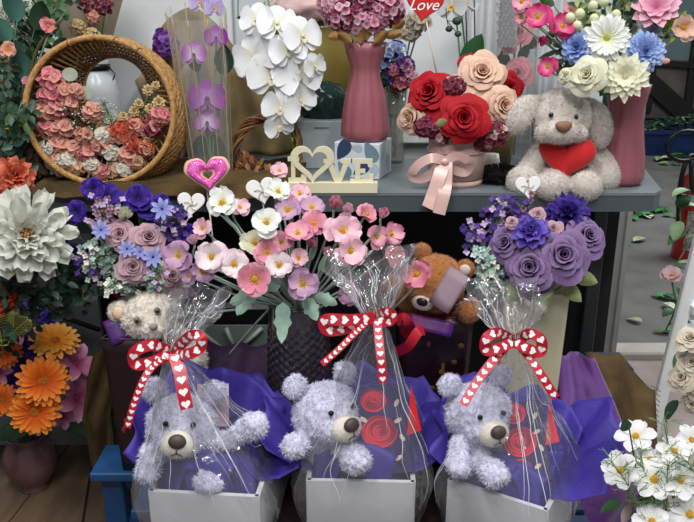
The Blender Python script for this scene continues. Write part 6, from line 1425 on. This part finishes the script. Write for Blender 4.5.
def curved_card(px, py, Y, w_, h_, rot, m, name, label, cat, fx=0, fy=.1):
    p = P(px, py, Y); k_ = mpp(p); M = frame(p, facing(p, fx, fy), R_(rot)); mb = MB(); mb.grid(lambda u, v: M @ V(((u - .5) * w_ * k_, (v - .5) * h_ * k_, .004 * math.sin(u * 3.14))), 8, 4); o = single(mb, name, m, label, cat); sm = o.modifiers.new('c', 'SOLIDIFY'); sm.thickness = .001; return o
curved_card(118, 330, 1.30, 22, 26, 15, mat('magenta_indigo_paper', '5a1a5c', .4, .2, 40, col2='2a1c66'), 'patterned_paper', 'magenta and indigo paper beside the white bear in its bag', 'paper')
BF = mat('caramel_plush', 'a0683a', .95, .10, 60, sheen=.4, spec=.1); BFL = mat('caramel_light', 'b8834e', .95, .08, 60, sheen=.4)
h = P(436, 282, 1.33); M = Matrix.Translation(h) @ Matrix.Rotation(R_(-14), 4, 'Z') @ Matrix.Rotation(R_(12), 4, 'Y'); t = thing('teddy_bear', 'caramel brown teddy bear in a red shirt sitting in a dark gift bag', 'teddy bear', M); I = M.inverted()
mb = MB(); mb.ball((0, 0, 0), (.056, .050, .054), nu=24, nv=16); mb.ball((0, -.02, -.022), (.046, .034, .030), nu=20)
cap(mb, (0, .01, -.03), I @ P(436, 345, 1.37), .032, .045)
cap(mb, I @ P(455, 318, 1.35), I @ P(470, 313, 1.29), .02, .018); mb.ball(I @ P(470, 310, 1.28), (.022, .021, .023), nu=16)
cap(mb, I @ P(420, 318, 1.36), I @ P(398, 290, 1.34), .02, .02); mb.ball(I @ P(395, 286, 1.34), (.024, .022, .024))
plush(mb, 'body', BF, t, voxel=.003, amp=.0018, freq=150, blades=12000, blen=.0042, seed=15, smooth=8)
for (x, z) in ((-.040, .048), (.046, .040)):
    e = MB(); e.ball((x, .006, z), (.018, .011, .018), nu=18, nv=12); er = plush(e, 'ear', BF, t, voxel=.0025, amp=.001, blades=1200, blen=.0035, seed=16, smooth=4)
    if x > 0: e = MB(); e.ball((x, -.004, z), (.011, .004, .011)); put(e, 'inner_ear', mat('off_white_felt', 'c9c0b6', .8, .05, 40), er, local=True)
e = MB(); e.ball((-.012, -.058, -.026), (.020, .010, .014), nu=20, nv=12); mz = put(e, 'muzzle', mat('off_white_felt', '', 0), t, local=True); e = MB(); e.ball((-.012, -.067, -.020), (.011, .005, .008)); put(e, 'nose', mat('dark_brown_nose', '2c1a14', .25, .05, 40), mz, local=True)
for s in (-1, 1): e = MB(); e.ball((s * .020, -.0475, .012), .0045); put(e, 'eye', mat('black_bead', '', 0), t, local=True)
e = MB(); cap(e, I @ P(434, 320, 1.355), I @ P(436, 352, 1.36), .050, .054); plush(e, 'red_shirt', mat('red_knit', 'a3101c', .8, .1, 60), t, voxel=.004, amp=.001, smooth=8)
curved_card(449, 290, 1.255, 24, 42, -24, mat('faded_pink_card', '8a7680', .6, .1, 12), 'pink_card', 'faded pink card held up by the brown teddy bear', 'card', fx=-.2)
curved_card(430, 325, 1.27, 46, 15, -10, mat('indigo_red_paper', '3a1e80', .4, .2, 40, col2='7a1650'), 'printed_card', 'indigo card with red edge in front of the brown bear shirt', 'card')
anemone(417, 274, 1.25, 32, petal_mat('e8b0a0', 'd47a94', 'dc90a8'), 'coral pink silk bloom resting against the brown bear face', None, P(392, 310, 1.30), fx=-.2, fy=0, n=5, name='pink_bloom')
for (pts, lab) in (([(402, 335, 1.26), (410, 328, 1.22), (404, 318, 1.21), (396, 322, 1.22)], 'left glossy red ribbon loop below the brown bear'), ([(396, 352, 1.24), (408, 346, 1.20), (418, 332, 1.20), (424, 330, 1.21)], 'right glossy red ribbon loop below the brown bear')):
    mb = MB(); ribbon(mb, [P(*a) for a in pts], .018, hearts=False); single(mb, 'red_ribbon', RIB, lab, 'ribbon', 'loose red ribbons')

# ---- left edge bouquets
lb = P(-20, 420, 1.35); LB = 'large blooms at the left edge'
LFV = V((-.92, 1.38, 0)); t = thing('floor_vase', 'tall dark floor vase mostly cut off by the left edge', 'vase', LFV); mb = MB(); mb.lathe([(0, 0), (.06, 0), (.075, .1), (.06, .3), (.04, .42), (.05, .46), (.035, .4)], 28, M=Matrix.Translation(LFV)); put(mb, 'vase_body', DK, t); lv = LFV + V((0, 0, .44))
mum(27, 235, 1.30, 96, PEO, 'huge ivory peony with peach centre at the left edge', None, lv, n=12, layers=8, kind='fan', wf=1.05, ruf=.12, name='ivory_peony', mi_c=mat('peach_stamens', 'c08a5c', .8, .3, 200), cup=.12)
mum(15, 176, 1.42, 40, COR, 'coral orange ruffled bloom above the ivory peony', LB, lv, n=9, layers=5, kind='fan', wf=1.3, ruf=.2, name='coral_bloom', fx=.3)
mum(-3, 198, 1.44, 36, COR, 'coral bloom half out of frame left of the first one', LB, lv, n=9, layers=4, kind='fan', wf=1.3, ruf=.2, name='coral_bloom'); mum(2, 298, 1.36, 34, petal_mat('7a1a12', 'b8381e', 'cf5a34'), 'dark red orange bloom below the ivory peony at the left edge', LB, lv, n=9, layers=4, kind='fan', wf=1.3, ruf=.2, name='coral_bloom')
tb_ = P(-10, 180, 1.62); rn = random.Random(9)
spots = [(18, 22, 100, 34, 22), (34, 30, 60, 34, 22), (46, 70, 20, 34, 20), (50, 92, -20, 30, 20), (30, 62, 140, 34, 22), (16, 96, 200, 32, 20), (28, 104, 250, 34, 22), (44, 110, 300, 30, 18), (14, 60, 170, 34, 20), (22, 80, 90, 34, 24), (8, 118, 230, 34, 20), (38, 48, 80, 30, 18), (10, 42, 120, 32, 20), (52, 54, 40, 26, 14)]
wh = ['at the top, pointing left', 'at the top, pointing up right', 'reaching right over the basket rim', 'dipping towards the basket rim', 'in the middle, pointing up left', 'at the left, pointing down', 'below the middle, hanging down', 'lowest, beside the basket foot', 'at the left edge, above the middle', 'upright, amid the foliage', 'lowest, at the left edge', 'upright beside the kraft paper cone', 'highest at the left edge', 'small one touching the basket rim']
for i, (x, y, a, L_, W__) in enumerate(spots):
    leafy(x, y, 1.66 + .02 * (i % 3), L_, W__, a, LEAFD if i % 3 else mat('leaf_blue_green', '3f6a60', .5, .15, 20), 'broad dark green leaf by the wicker basket, ' + wh[i], 'dark leaves left of the wicker basket', base=tb_, bend=.7, name='broad_leaf')
for (pts, n_, sp, mt, lab) in [([(0, 180, 1.6), (12, 140, 1.55), (26, 110, 1.55)], 70, 24, [LEAFD, LEAF, LEAFD], 'dark tangle of small leaves below the broad leaves'), ([(0, 200, 1.58), (30, 165, 1.58), (40, 140, 1.58)], 60, 20, [LEAFD, mat('brown_leaf', '4a3524', .7, .2, 40)], 'brown green leafy sprig left of the basket foot'), ([(-10, 130, 1.6), (0, 100, 1.62), (5, 60, 1.66)], 50, 20, [LEAFD, LEAFD, LEAFD, TANL], 'tan and green leafy sprig at the far left edge'), ([(0, 330, 1.38), (50, 290, 1.36), (90, 272, 1.38)], 110, 26, [LEAFD, mat('leaf_black_green', '16261e', .5, .2, 30)], 'very dark leafy spray below the ivory peony'), ([(0, 350, 1.40), (10, 290, 1.38), (20, 275, 1.36)], 60, 20, [LEAFD, mat('leaf_black_green', '16261e', .5, .2, 30)], 'very dark leafy spray at the left edge under the peony'), ([(-10, 150, 1.7), (20, 120, 1.72), (46, 60, 1.72)], 150, 34, [LEAFD, mat('leaf_black_green', '16261e', .5, .2, 30), LEAFD], 'dense dark leafy spray filling the space behind the broad leaves'), ([(-10, 220, 1.62), (10, 190, 1.62), (30, 165, 1.64)], 130, 26, [LEAFD, mat('leaf_black_green', '16261e', .5, .2, 30)], 'dense dark leafy spray around the coral bloom'), ([(0, 60, 1.74), (30, 30, 1.74), (56, 6, 1.74)], 90, 26, [LEAFD, LEAF], 'dark leafy spray at the top left beside the paper cone')]:
    spray(pts, None, lab, None, n=n_, spread=sp, fl=12, npet=2, mats=mt, part='leaves', name='leafy_sprig', stemm=mat('olive_brown_stem', '5a5534', .6, .2, 60))
mb = MB(); mb.tube(catmull([P(26, 150, 1.64), P(28, 90, 1.64), P(38, 48, 1.63), P(62, 18, 1.62)], 6), [.0035] * 19, 7); single(mb, 'foliage_stem', mat('olive_brown_stem', '', 0), 'thick olive stem climbing through the dark broad leaves', 'plant stalk')
for (x, y, m, lab) in ((48, 26, DPN, 'small dull pink bloom amid the dark leaves at the top'), (30, 84, LPK, 'small mauve bud amid the dark leaves'), (8, 50, SAL, 'peach brown bloom at the far left above the coral flower')):
    anemone(x, y, 1.62, 16, m, lab, 'small blooms in the dark foliage', tb_, name='small_bloom')
r = thing('pampas_plume', 'creamy white feathery plume filling the top left corner', 'plume', P(-10, 70, 1.72)); mb = MB(); rn = random.Random(4)
ax = catmull([P(-14, 74, 1.72), P(6, 30, 1.72), P(20, -20, 1.72)], 10)
for i in range(520):
    q_ = ax[rn.randrange(len(ax))]; d = V((rn.gauss(.25, .7), rn.gauss(-.1, .5), rn.gauss(.4, .6))).normalized(); mb.tube([q_, q_ + d * .03, q_ + d * .055 + V((0, 0, -.014))], .0006, 3, caps=False)
mb.tube(ax, .003, 5); put(mb, 'feathery_strands', mat('pampas_cream', 'c3c6b4', .9, .08, 40), r)
for i, (x, y, L_, a, lab) in enumerate([(8, 345, 44, 65, 'yellow green fern frond at the left edge, upright one'), (4, 340, 44, 40, 'yellow green fern frond leaning right under the peony'), (2, 345, 40, 85, 'yellow green fern frond furthest left')]):
    p = P(x, y, 1.34); k_ = mpp(p); mb = MB(); d = V((math.cos(R_(a)), 0, math.sin(R_(a)))); ax = [p + d * (L_ * k_ * j / 14) + V((0, -.03 * (j / 14) ** 2, 0)) for j in range(15)]; mb.tube(ax, .0012, 5)
    for j in range(1, 15):
        for s in (-1, 1):
            dd = (Matrix.Rotation(s * 1.0, 3, 'Y') @ d); leaf(mb, ax[j], dd, .024 * math.sin(3.14 * (j + 2) / 18), .005, bend=.4, nv=4)
    mb.tube(catmull([p, p.lerp(lv, .5), lv], 4), .0014, 5); single(mb, 'fern_frond', mat('fern_yellow_green', 'a3a452', .5, .15, 30), lab, 'fern frond', 'fern fronds')

# gerbera vase on the floor
q = PZ(28, 496, 0); q = V((q.x, q.y + .04, 0)); k = mpp(q); zt = P(28, 432, q.y).z; H_ = zt; t = thing('amber_rose_vase', 'pinkish brown glass vase on the floor holding orange gerberas', 'vase', q); M = Matrix.Translation(q)
pr = [(0, 0), (14, 0), (15, .02), (13, .06), (17, .15), (24, .35), (26, .52), (24, .68), (19, .84), (18, .92), (22, 1)]; mb = MB(); mb.lathe([(r_ * k, z * H_) for r_, z in pr] + [(20 * k, H_), (17 * k, .9 * H_), (22 * k, .6 * H_), (0, .08 * H_)], 48, M=M); put(mb, 'vase_glass', glass_mat('pink_brown_glass', '9c7474', .06, .45), t)
mb = MB()
for i in range(7): mb.tube([q + V((.012 * math.cos(i * .9), .012 * math.sin(i * .9), .02)), q + V((.02 * math.cos(i * .9 + 1), .02 * math.sin(i * .9 + 1), H_))], .003, 6)
put(mb, 'stems', mat('dark_stem', '2c3428', .6, .2, 40), t)
vb = q + V((0, 0, H_ * .9)); Yg = q.y - .12
OC = mat('orange_disc', 'c9781c', .8, .3, 200); OG = 'orange gerberas in the floor vase'
for (x, y, d_, m, dy, fx, fy, lab) in [(55, 342, 50, YOR, 0, .15, .9, 'yellow orange gerbera tilted upward, highest in the floor vase'), (43, 381, 52, ORG, -.08, .05, .1, 'orange gerbera facing front in the middle of the floor vase'), (35, 411, 50, ORG, -.10, -.1, -.25, 'orange gerbera tipped down, lowest in the floor vase'), (6, 352, 34, petal_mat('b8400e', 'e0691c', 'ee8a3c'), 0, -.2, .2, 'deep orange gerbera at the left edge, upper one'), (2, 400, 34, petal_mat('b8400e', 'e0691c', 'ee8a3c'), -.03, -.2, 0, 'deep orange gerbera cut by the left edge, lower one')]:
    daisy(x, y, Yg + dy, d_, m, lab, OG, vb, n=20, layers=2, cm=OC, cr=.22, name='gerbera', W=.24, fx=fx, fy=fy, cm2=m, cup=.3)
for (x, y, d_, fx, fy, sp, lab) in [(76, 398, 54, .5, 0, .3, 'magenta pink lily at the right of the orange gerberas'), (76, 364, 46, .5, .4, 1.2, 'pink lily right of the topmost gerbera'), (14, 330, 46, -.1, .6, 0, 'pink lily at the upper left of the floor vase'), (0, 372, 30, -.3, 0, .5, 'pink lily at the left edge between gerberas'), (62, 414, 34, .3, -.4, 2, 'pink lily bending down beside the lowest gerbera')]:
    daisy(x, y, Yg + .02, d_, LPK, lab, 'pink lilies in the floor vase', vb, n=6, layers=1, kind='point', W=.5, cm=petal_mat('8e3060', 'c06a8a'), cr=.08, t0=.6, curl=-.9, name='lily', fx=fx, fy=fy, cup=.35, ch=1.5)
for (x, y, d_, lab) in [(14, 314, 34, 'violet bloom at the top left of the floor vase'), (38, 356, 30, 'violet bloom between the two upper gerberas'), (12, 384, 30, 'violet bloom left of the middle gerbera'), (50, 318, 22, 'violet bloom behind the topmost gerbera'), (22, 340, 28, 'violet bloom behind the pink lily'), (24, 366, 24, 'violet bloom left above the middle gerbera')]:
    mum(x, y, Yg + .04, d_, petal_mat('22124e', '4a2f96', '6248b8'), lab, 'violet blooms in the floor vase', vb, n=9, layers=4, kind='round', wf=1.3, ruf=.15, name='violet_bloom')
leafy(30, 425, Yg, 40, 20, 200, LEAFD, 'dark leaf over the floor vase lip at left', 'dark leaves of the floor vase', base=vb); leafy(60, 420, Yg + .03, 36, 18, 330, LEAFD, 'dark leaf over the floor vase lip at right', 'dark leaves of the floor vase', base=vb)

# ---- white cosmos at the lower right and cream roses behind
q = V((.52, 1.00, 0)); t = thing('tin_bucket', 'grey tin bucket holding the white cosmos, below the frame', 'bucket', q); mb = MB(); mb.lathe([(0, 0), (.07, 0), (.09, .20), (.093, .20), (.075, .01)], 32, M=Matrix.Translation(q)); put(mb, 'bucket_body', mat('tin_grey', '7c8082', .4, .1, 20, metal=.5), t)
vb = q + V((0, 0, .16)); CG = 'white cosmos at the lower right'; CW_ = petal_mat('dcdcc8', 'ecedee')
for (x, y, d_, Y, fx, fy, n_, lab) in [(636, 437, 40, 1.05, -.2, .7, 6, 'white cosmos turned upward, highest of the left side'), (621, 470, 40, .98, -.3, .0, 6, 'white cosmos lowest at the left with its yellow centre showing'), (654, 480, 44, .97, -.1, .35, 7, 'white cosmos in the middle of the cluster'), (680, 480, 40, .96, .2, .2, 7, 'white cosmos right of the middle one'), (690, 514, 44, .94, 0, 0, 7, 'white cosmos in the bottom right corner'), (674, 452, 36, 1.02, .2, .8, 6, 'white cosmos above the right middle one, facing up'), (650, 460, 32, 1.02, -.1, .8, 6, 'white cosmos half hidden behind the middle one'), (691, 440, 32, 1.04, .3, .5, 6, 'white cosmos at the right edge, highest there'), (652, 522, 38, .94, -.1, .5, 7, 'white cosmos cut by the bottom edge')]:
    daisy(x, y, Y, d_, CW_, lab, CG, vb, n=n_, layers=1, kind='round', W=.74, cm=YEL, cr=.19, name='white_cosmos', fx=fx, fy=fy, notch=.0, cup=.25, t0=.3, ch=.9, ruf=.08, curl=-.4)
for (pts, lab) in [([(640, 540, .96), (636, 500, .96), (612, 462, .95)], 'feathery green sprig left of the white cosmos'), ([(660, 540, .95), (665, 500, .95), (668, 466, .96)], 'feathery green sprig in the middle of the white cosmos'), ([(690, 530, .96), (700, 490, .95), (688, 462, .96)], 'feathery green sprig at the right of the white cosmos'), ([(650, 540, 1.0), (668, 470, 1.02), (664, 420, 1.04)], 'feathery green sprig standing tallest among the white cosmos'), ([(640, 530, .98), (650, 500, .96), (640, 452, 1.0)], 'feathery green sprig behind the left white cosmos')]:
    W9 = [P(*a) for a in pts]; ln = catmull(W9, 8); k_ = mpp(W9[0]); r = thing('feathery_sprig', lab, 'foliage sprig', Matrix.Translation(W9[0])); mb = MB(); mb.tube(ln, .001, 5); rn = random.Random(len(lab))
    for i in range(46):
        q_ = ln[3 + rn.randrange(len(ln) - 3)]; d = V((rn.gauss(0, .8), rn.gauss(0, .6), rn.uniform(0, 1))).normalized(); e = q_ + d * rn.uniform(8, 22) * k_; mb.tube([q_, q_.lerp(e, .5) + V((0, 0, .002)), e], .0005, 3, caps=False)
        for j in range(3): f = q_.lerp(e, .4 + .2 * j); d2 = (d + V((rn.gauss(0, .6), rn.gauss(0, .5), rn.gauss(0, .5)))).normalized(); mb.tube([f, f + d2 * 6 * k_], .0004, 3, caps=False)
    mb.tube(catmull([W9[0], W9[0].lerp(vb, .5), vb], 3), .001, 4)
    put(mb, 'feathery_leaves', mat('fern_grey_green', '6d8a58', .6, .2, 60), r)
for (x, y, L_, a, m, lab) in [(622, 502, 26, 200, LEAF, 'dull green leaf low at the left of the cosmos'), (634, 505, 24, 240, petal_mat('8a7a78', 'b09a98'), 'dusty pink leaf below the left cosmos'), (628, 512, 30, 320, LEAF, 'green leaf under the left cosmos'), (645, 505, 24, 100, LEAF, 'green leaf below the middle cosmos'), (632, 424, 14, 200, LEAFD, 'small dark leaf left of the highest cosmos')]:
    leafy(x, y, .98, L_, 13, a, m, lab, 'leaves among the white cosmos', base=vb, name='cosmos_leaf')
CR = petal_mat('c9b08a', 'd8cab2', 'e0d6c4'); q = V((.98, 1.48, 0)); t = thing('tin_bucket', 'tall grey bucket holding cream roses right of the white ladder', 'bucket', q); mb = MB(); mb.lathe([(0, 0), (.07, 0), (.09, .26), (.093, .26), (.075, .01)], 32, M=Matrix.Translation(q)); put(mb, 'bucket_body', mat('tin_grey', '', 0), t); vb = q + V((0, 0, .24))
for (x, y, d_, fx, fy, lab) in [(690, 339, 30, -.1, .6, 'cream rose highest at the right edge beside the ladder'), (682, 378, 30, -.4, .1, 'cream rose nearest the ladder, second from the top'), (692, 363, 28, 0, .4, 'cream rose at the right edge below the highest'), (697, 388, 24, .2, 0, 'cream rose cut by the right edge'), (692, 404, 20, -.1, -.3, 'cream rose lowest at the right edge')]:
    rose(x, y, 1.36, d_, CR, lab, 'cream roses at the right edge', vb, fx=fx, fy=fy)
# vine with leaves beside the ladder, fallen pink bloom on it
vv = [(690, 190, 1.86), (680, 215, 1.85), (686, 245, 1.85), (672, 275, 1.84), (676, 305, 1.84), (666, 330, 1.84)]
r = thing('leafy_vine', 'green vine trailing down beside the white ladder', 'vine', P(*vv[-1])); mb = MB(); ln = catmull([P(*a) for a in vv] , 5); mb.tube(ln, .0022, 5); put(mb, 'vine_stem', STEM, r); mb = MB(); rn = random.Random(12)
for i in range(16):
    q_ = ln[int(i / 16 * len(ln))]; a = rn.uniform(0, 6.28); leaf(mb, q_, (math.cos(a), -.4, .6 * math.sin(a)), rn.uniform(.04, .07), .035, bend=.7, mi=i % 2)
put(mb, 'leaves', [mat('leaf_sage', '7f9c74', .5, .15, 30), LEAF], r)
anemone(672, 276, 1.78, 22, petal_mat('d8a8a8', 'dcbcc0'), 'pale pink bloom caught on the vine by the ladder', None, P(676, 300, 1.84), fx=-.3, fy=.8, name='fallen_bloom')
leafy(684, 350, 1.6, 26, 12, 250, LEAF, 'green leaf under the highest cream rose', None, base=vb); leafy(678, 400, 1.5, 26, 12, 240, LEAFD, 'dark leaf at the foot of the cream roses', None, base=vb)
